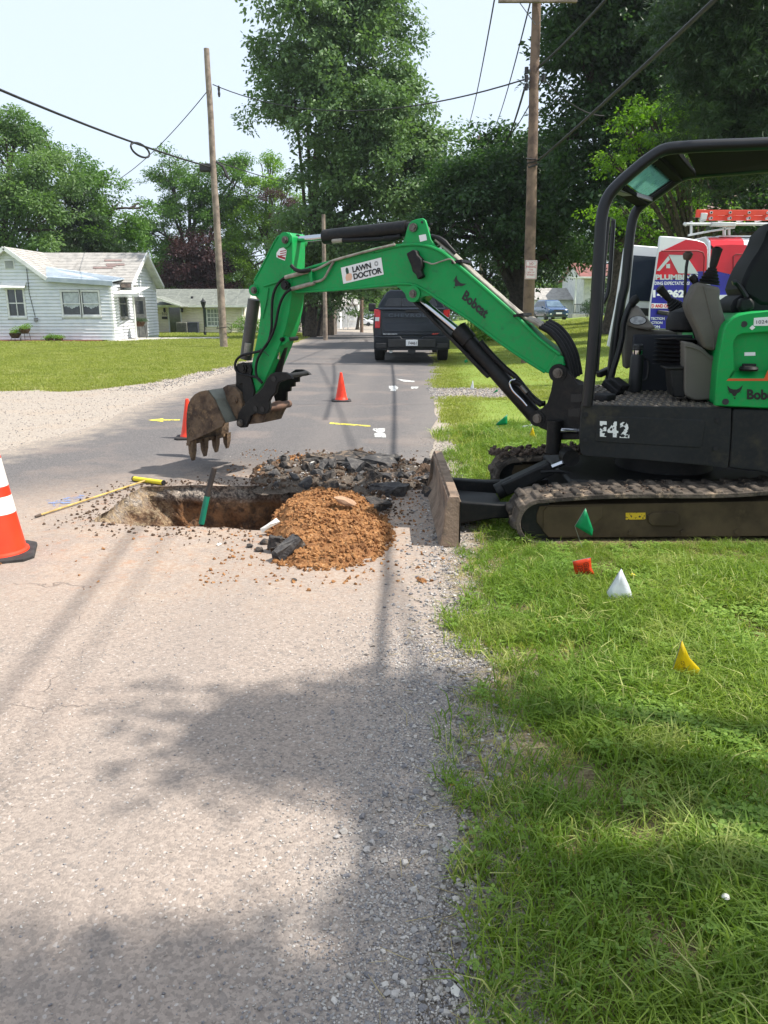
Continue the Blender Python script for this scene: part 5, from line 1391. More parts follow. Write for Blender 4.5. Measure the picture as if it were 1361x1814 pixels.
text_on('lettering', 'F4461', tp(-.085, -.237, .485), tp(.125, -.237, .485), tp(-.085, -.237, .565), mat('plate_ink', S(50, 46, 50), None), NP, (0, -1, 0), bold=.01)
text_on('lettering', 'OHIO', tp(-.05, -.237, .578), tp(.05, -.237, .578), tp(-.05, -.237, .6), LRED, NP, (0, -1, 0)) if False else None
MB(T).bb(-.1, .1, -.2, -.05, .24, .36).build('tow_hitch', BLK, TR, bevel=.01)
MB(T).tube([(-.55, -.12, .31), (-.55, .5, .31)], .05, 10).build('exhaust', CHROME if 'chrome_rod' in MATS else LWH, TR)
MB(T).tube([(-.86, .96, .41), (.86, .96, .41)], .07, 10).build('axle', BLK, TR)
MB(T).bb(-.9, .9, .15, 4.9, .42, .55).build('underbody', BLK, TR)
MB(T).lathe([(.02, -.16), (.15, -.1), (.17, 0), (.15, .1), (.02, .16)], 14, (0, .96, .41)).build('differential', BLK, TR)

# ---- parked blue car, nose to the street
def sections(T, secs):
    R_ = []
    for (y, zb_, zs_, zt_, wb, ws, wt) in secs:
        h = [(wb * .9, zb_), (wb, zb_ + .08), (ws, zs_), (ws * .985, zs_ + (zt_ - zs_) * .45), (wt, zt_ - .03), (wt * .8, zt_)]
        R_.append([Vector((x, y, z)) for x, z in h] + [Vector((-x, y, z)) for x, z in reversed(h)])
    mb = MB(T); mb.loft(R_); return mb
Ys = 66.5; Xs = at(990, 560, Ys).x; zs_ = gz(Xs, Ys) + .01
T = Matrix.Translation((Xs, Ys, zs_)) @ Matrix.Rotation(radians(8), 4, 'Z')
BLUE = mat('blue_car_paint', S(30, 62, 104), S(36, 70, 112), 2, .25, coat=.7)
CR = thing('parked_car', (Xs, Ys + 2, zs_), 'blue compact crossover parked nose-out beside the white porch house', 'car')
sections(T, [(0, .34, .58, .84, .72, .80, .66), (.08, .26, .6, .92, .82, .88, .74), (.35, .24, .62, 1.0, .88, .92, .80), (1.1, .22, .64, 1.08, .9, .925, .82), (3.6, .22, .66, 1.08, .9, .925, .84), (4.3, .28, .7, 1.06, .86, .9, .82), (4.5, .4, .7, 1.0, .8, .84, .78)]).build('body', BLUE, CR, bevel=.012)
mb = MB(T); mb.loft([[Vector((x, y, z)) for x, y, z in ((-.82, .95, 1.03), (.82, .95, 1.03), (.82, 4.35, 1.05), (-.82, 4.35, 1.05))], [Vector((x, y, z)) for x, y, z in ((-.64, 1.75, 1.60), (.64, 1.75, 1.60), (.62, 3.9, 1.60), (-.62, 3.9, 1.60))]]); GH = mb.build('greenhouse', BLUE, CR, bevel=.04)
MB(T).prism([(-.70, 1.0, 1.08), (.70, 1.0, 1.08), (.60, 1.66, 1.555), (-.60, 1.66, 1.555)], (0, -.025, .02)).build('windscreen', mat('sky_glass', S(96, 116, 132), S(70, 90, 106), 1.2, .08), GH)
MB(T).loft([[Vector(q) for q in ((-.6, 1.8, 1.6), (.6, 1.8, 1.6), (.58, 3.8, 1.6), (-.58, 3.8, 1.6))], [Vector(q) for q in ((-.52, 1.9, 1.66), (.52, 1.9, 1.66), (.5, 3.7, 1.66), (-.5, 3.7, 1.66))]]).build('roof', BLUE, GH, bevel=.02)
for s in (-1, 1):
    MB(T).prism([(s * .80, 1.3, 1.1), (s * .80, 4.0, 1.12), (s * .655, 3.7, 1.54), (s * .655, 1.85, 1.54)], (s * .012, 0, 0)).build('side_window', VGL, GH)
    MB(T).prism([(s * .50, -.015, .78), (s * .80, .10, .80), (s * .84, .22, .90), (s * .56, .05, .88)], (0, .06, 0)).build('headlight', LWH, CR, bevel=.01)
    MB(T).box((s * .98, 1.35, 1.06), (.2, .1, .15)).build('wing_mirror', BLUE, CR, bevel=.03)
    MB(T).bb(*sorted((s * .62, s * .78)), -.02, .05, .46, .56).build('fog_lamp', LWH, CR)
    wheel((s * .80, .85, .34), .34, .22, CR, T=T); wheel((s * .80, 3.6, .34), .34, .22, CR, T=T)
MB(T).prism([(-.48, -.02, .72), (.48, -.02, .72), (.40, -.02, .86), (-.40, -.02, .86)], (0, .05, 0)).build('grille', BLK, CR)
MB(T).prism([(-.55, -.02, .34), (.55, -.02, .34), (.48, -.02, .50), (-.48, -.02, .50)], (0, .05, 0)).build('air_intake', BLK, CR)
MB(T).bb(-.26, .26, -.04, -.02, .50, .64).build('number_plate', PLT, CR)
MB(T).lathe([(.09, -.01), (.09, .01)], 12, (0, 0, 0)).T
# ---- far white saloon cars, side-on
WCP = mat('white_car_paint', S(222, 224, 226), None, rough=.3, coat=.4)
def sedan(X, Y, label, face=1, m=WCP, ln=4.6):
    z = gz(min(X, 3), Y) + .02
    t = thing('white_car', (X, Y, z), label, 'car', 'white cars parked at the end of the street')
    P = [(-2.25, .35), (-2.3, .7), (-2.1, .95), (-1.35, 1.0), (-.75, 1.38), (.45, 1.40), (1.15, 1.02), (2.05, .88), (2.3, .65), (2.25, .32)]
    P = [(x * face * ln / 4.6, zz) for x, zz in P]
    MB().prism([(X + x, Y - .85, z + zz) for x, zz in P], (0, 1.7, 0)).build('body', m, t, bevel=.08)
    G = [(-1.15, 1.03), (-.68, 1.31), (.40, 1.33), (.95, 1.05)]
    MB().prism([(X + x * face, Y - .87, z + zz) for x, zz in G], (0, .03, 0)).build('side_window', VGL, t)
    for wx in (-1.4, 1.4): wheel((X + wx, Y - .78, z + .32), .33, .2, t, ax=(0, 1, 0))
    return t
sedan(at(639, 577, 138).x, 138, 'white saloon car side-on at the far end of the street, nearer of the two')
sedan(at(664, 572, 146).x, 146, 'second white car, partly behind the first, at the far end of the street', -1)

# ---- plumber's van
YV = 12.4
VW = mat('van_white', S(226, 228, 230), S(216, 218, 222), 1.5, .3, coat=.3)
VR = mat('wrap_red', S(206, 16, 36), S(196, 14, 34), 1.5, .3, coat=.3)
VB = mat('wrap_blue', S(28, 30, 150), S(24, 26, 140), 1.5, .3, coat=.3)
VGY = mat('wrap_grey', S(186, 196, 196), None, rough=.4)
WPR = mat('wrap_white', S(232, 234, 238), None, rough=.4)
zv = gz(6.5, YV)
VN = thing('plumbing_van', (7.8, 13.4, zv), 'white van wrapped in red and blue with its rear doors open', 'van')
vp = lambda x, y, Y=YV: at(1060 + x / 4.522, 350 + y / 4.522, Y)
xr0 = vp(890, 500).x; ztv = vp(1000, 300).z
cs = lambda x, inset=0: [Vector((x, YV + inset, zv + .45)), Vector((x, YV - .0 + inset, zv + 1.2)), Vector((x, YV + .02 + inset, ztv - .28)), Vector((x, YV + .10 + inset, ztv - .08)), Vector((x, YV + .28 + inset, ztv)),
                         Vector((x, YV + 1.75 - inset, ztv)), Vector((x, YV + 1.93 - inset, ztv - .08)), Vector((x, YV + 2.0 - inset, ztv - .28)), Vector((x, YV + 2.0 - inset, zv + .45))]
mb = MB(); mb.loft([cs(xr0), cs(xr0 + 4.3)]); BD = mb.build('body', VW, VN, bevel=.02)
mb = MB(); mb.loft([cs(xr0 + 4.3), [Vector((v.x, v.y, min(v.z, ztv - .1))) for v in cs(xr0 + 4.6, .03)], [Vector((v.x, v.y, min(v.z, zv + 1.35))) for v in cs(xr0 + 5.3, .06)], [Vector((v.x, v.y, min(v.z, zv + 1.0))) for v in cs(xr0 + 5.7, .15)]]); mb.build('front_end', VW, VN, bevel=.03)
MB().bb(xr0 - .015, xr0 + .02, YV + .1, YV + 1.9, zv + .55, ztv - .2).build('cargo_shade_sheet', mat('cargo_shade', S(30, 30, 34)), BD)  # dark sheet stands in for the shade inside the open cargo bay
MB().bb(xr0 - .03, xr0 + 5.4, YV - .02, YV + .04, zv + .3, zv + .5).build('rocker_panel', BLK, VN, bevel=.01)
for wx in (1.1, 4.6): wheel((xr0 + wx, YV + .1, zv + .34), .34, .24, VN, ax=(0, 1, 0)); wheel((xr0 + wx, YV + 1.9, zv + .34), .34, .24, VN, ax=(0, 1, 0))
def vprint(name, pts, m, Y=YV, th=.006, lift=.004, parent=None, **k):
    mb = MB(); mb.prism([Vector((p.x, Y - lift, p.z)) for p in (vp(x, y, Y) for x, y in pts)], (0, -th, 0)); return mb.build(name, m, parent, smooth=False, **k)
vprint('red_print', [(898, 480), (900, 420), (935, 385), (1060, 378), (1180, 380), (1268, 405), (1268, 455), (1145, 635), (960, 592), (898, 570)], VR, parent=BD)
vprint('blue_print', [(898, 572), (960, 594), (1145, 637), (1270, 457), (1700, 457), (1700, 780), (960, 780), (898, 780)], VB, parent=BD)
# red over the rounded shoulder
mb = MB(); x0_, x1_ = xr0 + .03, vp(1180, 400).x
mb.loft([[Vector((x, YV - .006, vp(1000, 392).z)), Vector((x, YV + .012, ztv - .275)), Vector((x, YV + .09, ztv - .075)), Vector((x, YV + .2, ztv - .02)), Vector((x, YV + .22, ztv - .05)), Vector((x, YV + .12, ztv - .12)), Vector((x, YV + .04, ztv - .3)), Vector((x, YV + .02, vp(1000, 392).z))] for x in (x0_, x1_)])
mb.build('red_shoulder', VR, BD)
MB().tube([Vector((p.x, YV - .012, p.z)) for p in (vp(1262, 455), vp(1100, 455), vp(1080, 470), vp(1080, 760))], .012, 6).build('panel_line', mat('wrap_shadow_red', S(120, 10, 24)), BD)
MB().tube([Vector((p.x, YV - .004, p.z)) for p in (vp(1052, 395), vp(1045, 620), vp(1040, 775))], .006, 5).build('panel_gap', BLK, BD)
vprint('bumper', [(880, 782), (1100, 778), (1100, 825), (880, 828)], VW, th=.05, parent=VN)
# near rear door, swung back so its outer skin faces the road
YD = YV - .05
nd = [(495, 308), (560, 310), (700, 322), (790, 338), (850, 358), (874, 390), (880, 430), (868, 600), (842, 800), (812, 1060), (408, 1052), (415, 880), (430, 780), (455, 620), (480, 430)]
mb = MB(); mb.prism([vp(x, y, YD) for x, y in nd], (0, .07, 0)); DN = mb.build('rear_door', VW, VN, bevel=.015, label='near rear door swung open with red and blue print')
dp = lambda name, pts, m, lift=.004, **k: vprint(name, pts, m, YD, .003, lift, DN, **k)
dp('red_print', [(486, 438), (560, 405), (700, 338), (790, 346), (846, 364), (868, 392), (873, 430), (867, 588), (800, 590), (640, 650), (452, 656)], VR)
dp('blue_print', [(452, 658), (640, 652), (800, 592), (867, 590), (840, 800), (808, 1056), (412, 1048), (418, 880), (433, 780)], VB)
MB().tube([Vector((p.x, YD - .008, p.z)) for p in (vp(505, 428, YD), vp(790, 425, YD), vp(838, 440, YD), vp(850, 480, YD), vp(842, 620, YD))], .010, 6).build('panel_line', mat('wrap_shadow_red', None), DN)
dp('roof_print', [(562, 458), (702, 462), (800, 612), (640, 606)], VGY, .008)
dp('roof_print', [(466, 586), (560, 468), (572, 496), (490, 588)], VGY, .0085)
dp('roof_print', [(543, 534), (573, 532), (573, 566), (543, 566)], VGY, .009)
vt = lambda s, x0, x1, y0, y1, m, bold=.03, lift=.009, **k: text_on('lettering', s, vp(x0, y1, YD) - Vector((0, lift, 0)), vp(x1, y1, YD) - Vector((0, lift, 0)), vp(x0, y0, YD) - Vector((0, lift, 0)), m, DN, (0, -1, 0), off=.002, bold=bold, **k)
vt('PLUMBING', 456, 796, 616, 660, VGY, .05)
vt('DING EXPECTATIONS!', 450, 730, 673, 700, WPR, .02)
vt('1-5962', 436, 690, 738, 802, WPR, .06)
dp('white_band', [(425, 846), (600, 852), (598, 890), (420, 886)], WPR, .006)
vt('D AND OPER', 426, 598, 853, 882, VR, .04, .012)
vt('TECTION', 420, 530, 958, 980, WPR, .03); vt('CTION', 424, 512, 992, 1012, WPR, .03); vt('ON', 440, 492, 1024, 1044, WPR, .03)
hb = MB(); hb.bar(vp(468, 916, YD) + Vector((0, -.03, 0)), vp(570, 928, YD) + Vector((0, -.03, 0)), .05, .06); hb.build('door_handle', BLK, DN, bevel=.012)
# far rear door, inner face with a dark window
YF_ = YV + 2.02
fd = [(208, 408), (225, 382), (290, 380), (480, 396), (470, 640), (440, 980), (420, 1100), (330, 1130), (150, 1150), (110, 1205), (72, 1190), (95, 1080), (140, 860), (175, 620)]
mb = MB(); mb.prism([vp(x, y, YF_) for x, y in fd], (0, .07, 0)); DF = mb.build('rear_door', VW, VN, bevel=.015, label='far rear door swung open, white inside with a dark window')
fp = lambda name, pts, m, lift=.004, th=.006: vprint(name, pts, m, YF_, th, lift, DF)
fp('door_window', [(282, 462), (470, 475), (455, 640), (425, 832), (245, 826)], mat('dark_blue_glass', S(30, 38, 52), S(40, 48, 60), 1.2, .1))
fp('door_pocket', [(240, 880), (420, 888), (410, 950), (228, 940)], BLK)
MB().bb(xr0 + .2, xr0 + 4.2, YV + .2, YV + 1.8, ztv - .01, ztv + .01).build('roof_skin', VW, BD)
# roof rack
RKM = mat('rack_white', S(206, 208, 208), S(188, 190, 192), 8, .4)
YR = YV + .15
RK = thing('ladder_rack', vp(1000, 250, YR), 'white tube ladder rack on the van roof', 'ladder rack')
rp = lambda x, y, o=0: vp(x, y, YR + o)
for o in (0, 1.7):
    MB().cyl(rp(698, 212, o), rp(1700, 213, o), .022, 10).build('side_tube', RKM, RK)
for a, b, w in (((744, 190), (744, 300), .035), ((1008, 225), (1008, 305), .05), ((1048, 225), (1048, 305), .04), ((720, 303), (905, 268), .045), ((905, 268), (1090, 240), .05)):
    MB().bar(rp(*a), rp(*b), w, .03).build('strut', RKM, RK, bevel=.004)
MB().bar(rp(900, 215), rp(1095, 218), .09, .06).build('hinge_block', RKM, RK, bevel=.008)
for x in (745, 1010, 1500): MB().bar(rp(x, 213), rp(x, 213, 1.7), .04, .04).build('cross_bar', RKM, RK, bevel=.004)
for x in (1010, 1500): MB().bar(rp(x, 213, 1.65), rp(x, 308, 1.65), .04, .04).build('strut', RKM, RK, bevel=.004)
MB().cyl(rp(690, 222), rp(702, 205), .03, 10).build('end_knob', RKM, RK)
# ladder
LAD = mat('ladder_orange', S(226, 74, 50), S(216, 66, 44), 6, .45)
LD = thing('ladder', rp(1200, 140), 'orange-red extension ladder lying on the van roof rack', 'ladder')
for k, (ya, yb2, xs_) in enumerate(((98, 140, 850), (143, 184, 868))):
    for o in (.02 + .05 * k, .40 - .05 * k):
        a0, b0, c0, d0 = rp(xs_, ya, o), rp(1750, ya, o), rp(1750, yb2, o), rp(xs_, yb2, o)
        MB().prism([d0, c0, b0, a0], (0, .03, 0)).build('rail', LAD, LD, bevel=.004)
    x = 908 
    while x < 1750:
        y = (ya + yb2) / 2 + (2 if k == 0 else -10) * 0; a = rp(x, y, -.005)
        MB().cyl(a, a + Vector((0, .42, 0)), .021, 12).build('rung', RKM, LD); MB().cyl(a - Vector((0, .004, 0)), a, .013, 10).build('rung_end', BLK, LD)
        x += 152
MB().bar(rp(784, 128, .05), rp(850, 128, .05), .05, .11).build('rail_foot', LAD, LD, bevel=.005)
MB().bar(rp(820, 148, .02), rp(870, 150, .02), .04, .09).build('end_bracket', DUSTP if 'dusty_steel_line' in MATS else RKM, LD, bevel=.005)
# ================================================================== the mini excavator
GRE = mat('green_enamel', S(0, 148, 74), S(0, 138, 68), 2.5, .45, coat=.0, spec=.28, dirt=S(44, 100, 66), dsc=9, dlo=.54, dhi=.78, bump=.04, bsc=6, bd=.004, grime=.28)
GRP = mat('green_cover', S(0, 152, 72), S(0, 144, 68), 2.5, .48, coat=.0, spec=.28, dirt=S(60, 130, 86), dsc=8, dlo=.56, dhi=.8, grime=.22)
BKM = mat('black_paint', S(17, 18, 20), S(24, 25, 26), 5, .5, dirt=S(60, 53, 46), dsc=6, dlo=.56, dhi=.85, spec=.25, grime=.12)
BKS = mat('satin_black_tube', S(13, 15, 19), S(18, 20, 24), 5, .34, spec=.4)
PANL = mat('charcoal_panel', S(32, 34, 36), S(38, 40, 42), 3, .6, spec=.2, dirt=S(78, 72, 56), dsc=3.2, dlo=.56, dhi=.84, grime=.12, bump=.15, bsc=90, bd=.001)
STEEL = mat('grey_pin_steel', S(110, 106, 100), S(78, 72, 66), 20, .45, metal=.7)
CHROME = mat('chrome_rod', S(190, 192, 196), None, rough=.12, metal=1.0)
RUB = mat('black_hose', S(14, 14, 16), S(24, 24, 25), 30, .6, spec=.3)
DUSTP = mat('dusty_steel_line', S(150, 144, 132), S(118, 112, 100), 15, .6)
MUD = mat('bucket_dirt', S(104, 86, 68), S(66, 52, 42), 9, .92, bump=.9, bsc=26, bd=.02, dirt=S(122, 100, 74), dsc=14, dlo=.5, dhi=.66)
MUDG = mat('bucket_back', S(118, 120, 110), S(92, 94, 86), 5, .6, dirt=S(96, 80, 62), dsc=5, dlo=.55, dhi=.75, bump=.3, bsc=40, bd=.004)
TRK = mat('track_rubber', S(58, 54, 50), S(92, 84, 76), 6, .95, bump=.8, bsc=40, bd=.012, lo=.42, hi=.6, dirt=S(138, 122, 104), dsc=8, dlo=.54, dhi=.66, spec=.1)
TRF = mat('track_frame_paint', S(84, 72, 54), S(62, 53, 40), 3, .85, spec=.15, dirt=S(112, 98, 72), dsc=3.5, dlo=.58, dhi=.74, bump=.4, bsc=40, bd=.004)
BLDM = mat('blade_mud', S(140, 120, 102), S(108, 90, 74), 6, .9, bump=.7, bsc=35, bd=.01, dirt=S(84, 76, 68), dsc=4, dlo=.5, dhi=.66)
GRYP = mat('cab_grey_plastic', S(100, 96, 88), S(90, 86, 80), 3, .65, spec=.3)
WHT = mat('white_print', S(226, 228, 226), None, rough=.5)
BPR = mat('black_print', S(14, 15, 16), None, rough=.45)
ORG = mat('orange_print', S(206, 84, 28), None, rough=.5)
EX = thing('excavator', (2.1, 5.5, 0), 'green and black mini excavator with raised boom reaching over the road', 'excavator')

n_b = Vector((.47, .8827, 0)).normalized(); C_b = at(990, 662, 5.75)
def bp(px, py, off=0.0): return onp(px, py, C_b + n_b * off, n_b)
def bpoly(pts, off): return [bp(x, y, off) for x, y in pts]
def bplate(name, pts, off, th, m, parent=EX, bevel=.006, **k):
    mb = MB(); mb.prism(bpoly(pts, off), n_b * th); return mb.build(name, m, parent, bevel=bevel, smooth=True, **k)
def Z2(*a): return [(300 + x / 3.4025, 370 + y / 3.4025) for x, y in a]
def Z3(*a): return [(660 + x / 3.4025, 370 + y / 3.4025) for x, y in a]
def Z4(*a): return [(961 + x / 3.4025, 220 + y / 3.4025) for x, y in a]
def Z5(*a): return [(961 + x / 3.4025, 600 + y / 3.4025) for x, y in a]
def Z9(*a): return [(1060 + x / 4.522, 350 + y / 4.522) for x, y in a]

# --- boom
top_edge = Z3((1130, 880), (1000, 780), (870, 650), (760, 552), (650, 455), (545, 367), (470, 300), (420, 262), (370, 237), (330, 224), (280, 216), (230, 215), (170, 221), (120, 230), (60, 245), (0, 262)) + Z2((1280, 235), (1150, 268), (1000, 312), (880, 346), (800, 372), (740, 392), (712, 415), (690, 428))
tip = Z2((668, 438), (664, 465), (680, 488), (710, 498))
bot_edge = Z2((760, 500), (1000, 489), (1361, 468)) + Z3((60, 463), (110, 462), (145, 468), (170, 483), (190, 505), (206, 530), (222, 550), (245, 558), (268, 551), (292, 535), (318, 526), (345, 525), (385, 540), (430, 570), (600, 680), (760, 800), (920, 910), (1000, 962), (1040, 985), (1085, 1000), (1125, 975), (1160, 940))
boom = bplate('boom', top_edge + tip + bot_edge, -.10, .20, GRE, bevel=.008)
def rib(pts, off, r, m, parent, name='edge_flange'):
    MB().tube(smooth_path([bp(x, y, off) for x, y in pts], 2), r, 8).build(name, m, parent)
rib(top_edge, -.103, .013, GRE, boom); rib(bot_edge[:2] + Z3((60, 463), (130, 455), (200, 452), (262, 462), (330, 500), (390, 540), (430, 568), (600, 680), (760, 800), (920, 910), (1040, 985)), -.103, .011, GRE, boom)
# a cast end block at the foot of the boom, seen as a slightly raised collar
bplate('end_casting', Z3((1040, 985), (1060, 960), (1090, 905), (1112, 868), (1150, 895), (1155, 950), (1120, 990), (1085, 1000)), -.108, .03, GRE, boom)
plate = Z3((168, 228), (195, 170), (205, 130), (216, 95), (235, 72), (265, 62), (300, 56), (318, 68), (326, 95), (338, 140), (352, 185), (372, 215), (400, 245), (430, 275), (400, 262), (350, 235), (290, 222), (225, 220))
bplate('cylinder_bracket', plate, -.10, .025, GRE, boom, bevel=.004); bplate('cylinder_bracket', plate, .075, .025, GRE, boom, bevel=.004)
def pin(px, py, off0, off1, r, m=STEEL, parent=EX, name='pin', head=True):
    mb = MB(); a, b = bp(px, py), None
    c = bp(px, py, (off0 + off1) / 2) if False else bp(px, py, off0)
    mb.cyl(c, c + n_b * (off1 - off0), r, 16)
    if head: mb.cyl(c - n_b * .012, c + n_b * .01, r * .72, 6)
    return mb.build(name, m, parent, ang=.5)
for (x, y) in Z3((242, 112), (242, 512)): pin(x, y, -.125, .125, .032, parent=boom)
for (x, y, o) in [(Z3((298, 80))[0] + (0,)), (Z3((352, 92))[0] + (0,))]: pin(x, y, -.106, -.09, .009, BPR, boom, 'bolt', False)
# lobe around the lower boom pin
MB().cyl(bp(*Z3((242, 512))[0], -.118), bp(*Z3((242, 512))[0], -.118) + n_b * .24, .062, 24).build('pin_boss', GRE, boom)
MB().cyl(bp(*Z2((695, 460))[0], -.125), bp(*Z2((695, 460))[0], -.125) + n_b * .26, .052, 24).build('pin_boss', GRE, boom)
pin(*Z2((695, 460))[0], -.145, .15, .04, BKM, boom)
# decals on the boom
def quad_on(name, pts, off, m, parent, th=.002, **k):
    mb = MB(); mb.prism(bpoly(pts, off), n_b * -th); return mb.build(name, m, parent, smooth=False, **k)
dq = Z2((1035, 355), (1278, 293), (1293, 395), (1050, 452))
dec = quad_on('sticker', dq, -.1015, WHT, boom, label='white sticker with black lettering, a thumb and a dandelion')
def dpt(u, v, off=-.104):   # u,v from bottom-left
    tl, tr, br, bl = [Vector((x, y)) for x, y in dq]
    p = bl.lerp(br, u).lerp(tl.lerp(tr, u), v); return bp(p.x, p.y, off)
text_on('lettering', 'LAWN', dpt(.27, .53), dpt(.73, .53), dpt(.27, .88), BPR, dec, -n_b, bold=.035, spacing=.95)
text_on('lettering', 'DOCTOR', dpt(.27, .10), dpt(.97, .10), dpt(.27, .46), BPR, dec, -n_b, bold=.035, spacing=.95)
mb = MB(); c0 = (.86, .72)
for k in range(12):
    a = k * pi / 6; r0, r1 = .03, .075
    p = [dpt(c0[0] + r * cos(a + da) * .55 * 1.2, c0[1] + r * sin(a + da) * 2.0) for r, da in ((r0, -.1), (r1, -.16), (r1, .16), (r0, .1))]
    mb.add(p, [(0, 1, 2, 3)])
o = mb.build('dandelion_print', BPR, dec, smooth=False); o['kind'] = 'stuff'
MB().add([dpt(x, y) for x, y in ((.08, .12), (.20, .10), (.24, .3), (.23, .5), (.17, .56), (.10, .52), (.07, .34))], [tuple(range(7))]).build('hand_print', mat('skin_print', S(222, 178, 150)), dec, smooth=False)
MB().add([dpt(x, y) for x, y in ((.11, .52), (.17, .55), (.175, .72), (.16, .9), (.13, .93), (.105, .86), (.10, .7))], [tuple(range(7))]).build('thumb_print', mat('thumb_print', S(16, 66, 48)), dec, smooth=False)
tl_ = Z3((562, 486))[0]; 
a_, b_ = Z3((537, 541))[0], Z3((678, 664))[0]; c_ = Z3((566, 487))[0]
text_on('lettering', 'Bobcat', bp(*a_, -.101), bp(*b_, -.101), bp(*c_, -.101), BPR, boom, -n_b, bold=.04, off=.003)
def cathead(x, y, s, ang, fn, parent, nrm):
    C = [[(-1.0, .95), (-.62, .55), (-.2, .42), (.25, .42), (.62, .6), (1.05, 1.0), (.82, .35), (.62, .05), (.3, -.1), (.12, -.42), (-.05, -.5), (-.25, -.4), (-.4, -.12), (-.72, .02), (-.86, .3)],
         [(-.15, -.62), (.1, -.66), (.05, -.85), (-.1, -.84)], [(-.98, .12), (-.72, -.05), (-.75, -.12)], [(-.95, -.08), (-.66, -.18), (-.68, -.24)], [(.92, .15), (.68, -.02), (.7, -.1)]]
    mb = MB()
    for poly in C:
        vs = []
        for u, v in poly:
            X_, Y_ = u * cos(ang) - v * sin(ang), u * sin(ang) + v * cos(ang); vs.append(fn(x + X_ * s, y - Y_ * s) + nrm * .003)
        mb.add(vs, [tuple(range(len(vs)))])
    return mb.build('cat_head_emblem', BPR, parent, smooth=False)
cathead(811, 503, 11.5, -.72, lambda x, y: bp(x, y, -.101), boom, -n_b)
quad_on('sticker', Z3((280, 160), (322, 152), (329, 188), (288, 199)), -.1265 + .025, WHT, boom)
# work light on the boom
lp_ = bplate('boom_light', Z3((202, 268), (243, 245), (262, 252), (268, 276), (292, 300), (298, 345), (288, 372), (302, 408), (270, 426), (262, 398), (240, 378), (232, 345), (215, 305)), -.165, .06, BKM, boom, bevel=.008)
MB().tube(smooth_path([bp(x, y, -.13) for x, y in Z3((292, 312), (330, 322), (365, 332), (420, 315), (470, 302), (500, 330))], 4), .006, 6).build('light_cable', DUSTP, boom)
# steel lines and their clamps on the back of the boom
for k, o_ in enumerate((-.07, -.03, .01, .05)):
    pts = Z3((380, 195 + 6 * k), (440, 252), (520, 322), (650, 440), (760, 537), (870, 633), (930, 676), (1000, 706 + 3 * k))
    MB().tube(smooth_path([bp(x + k * 1.2, y - 3 - k * .8, o_) for x, y in pts], 3), .0105, 8).build('steel_line', DUSTP, boom)
    MB().tube([bp(x + k * 2.2, y - 2, o_) for x, y in Z3((940, 668), (1020, 712))], .02, 8).build('hose_fitting', DUSTP, boom)
    MB().tube(smooth_path([bp(x, y, o_) for x, y in Z3((340, 165 + 8 * k), (385, 172 + 5 * k), (440, 205), (500, 268))], 3), [.016] * 4 + [.02] * 3 + [.013] * 3, 8).build('hose_fitting', RUB if k < 2 else DUSTP, boom)
    # hoses that loop from the boom foot into the machine
    MB().tube(smooth_path([bp(x + k * 5, y - k * 3, o_ + .02 * k) for x, y in Z3((1010, 708), (1075, 745), (1130, 810), (1170, 890), (1188, 960), (1200, 1030))], 4), .021, 10).build('hose', RUB, EX)
for (x, y) in Z3((538, 320), (905, 638)):
    MB().bar(bp(x - 9, y + 2, -.02), bp(x + 9, y - 2 + 1, -.02), .2, .02).build('line_clamp', BKM, boom, smooth=False)
# lines along the fore part
for k, pts in enumerate((Z2((1361, 218), (1180, 262), (1000, 312), (960, 330), (900, 362), (840, 382)), Z2((990, 322), (962, 372), (935, 420), (905, 438), (850, 448)))):
    MB().tube(smooth_path([bp(x, y - 1, -.125) for x, y in pts], 4), .010, 8).build('steel_line', DUSTP, boom)
for pts in (Z2((855, 372), (700, 414)), Z2((875, 446), (735, 484))):
    MB().tube([bp(x, y, -.135) for x, y in pts], .017, 8).build('hose_fitting', DUSTP, boom)
bplate('line_bracket', Z2((838, 372), (852, 370), (866, 440), (850, 446)), -.15, .05, GRE, boom, bevel=.003)
# --- arm cylinder above the boom
mb = MB(); mb.cyl(bp(575, 419.8), bp(722, 404), .058, 20); mb.build('arm_cylinder', BKM, EX)
MB().cyl(bp(718, 404.5), bp(733, 403), .045, 16).build('cylinder_eye', BKM, EX)
MB().cyl(bp(520, 425.2), bp(578, 419.5), .026, 16).build('cylinder_rod', CHROME, EX)
MB().lathe([(.03, 0), (.05, .01), (.05, .06), (.03, .07)], 16, (0, 0, 0)).T
MB().cyl(bp(509, 426), bp(529, 424.3), .042, 14).build('rod_eye', BKM, EX)
MB().tube(smooth_path([bp(x, y, -.045) for x, y in Z2((1040, 190), (1150, 188), (1250, 184), (1361, 178))] + [bp(x, y, -.045) for x, y in Z3((60, 178), (140, 172), (170, 165))], 3), .019, 8).build('hose', RUB, EX)
MB().cyl(bp(*Z2((985, 196))[0], -.05), bp(*Z2((1045, 190))[0], -.05), .018, 8).build('hose_fitting', DUSTP, EX)
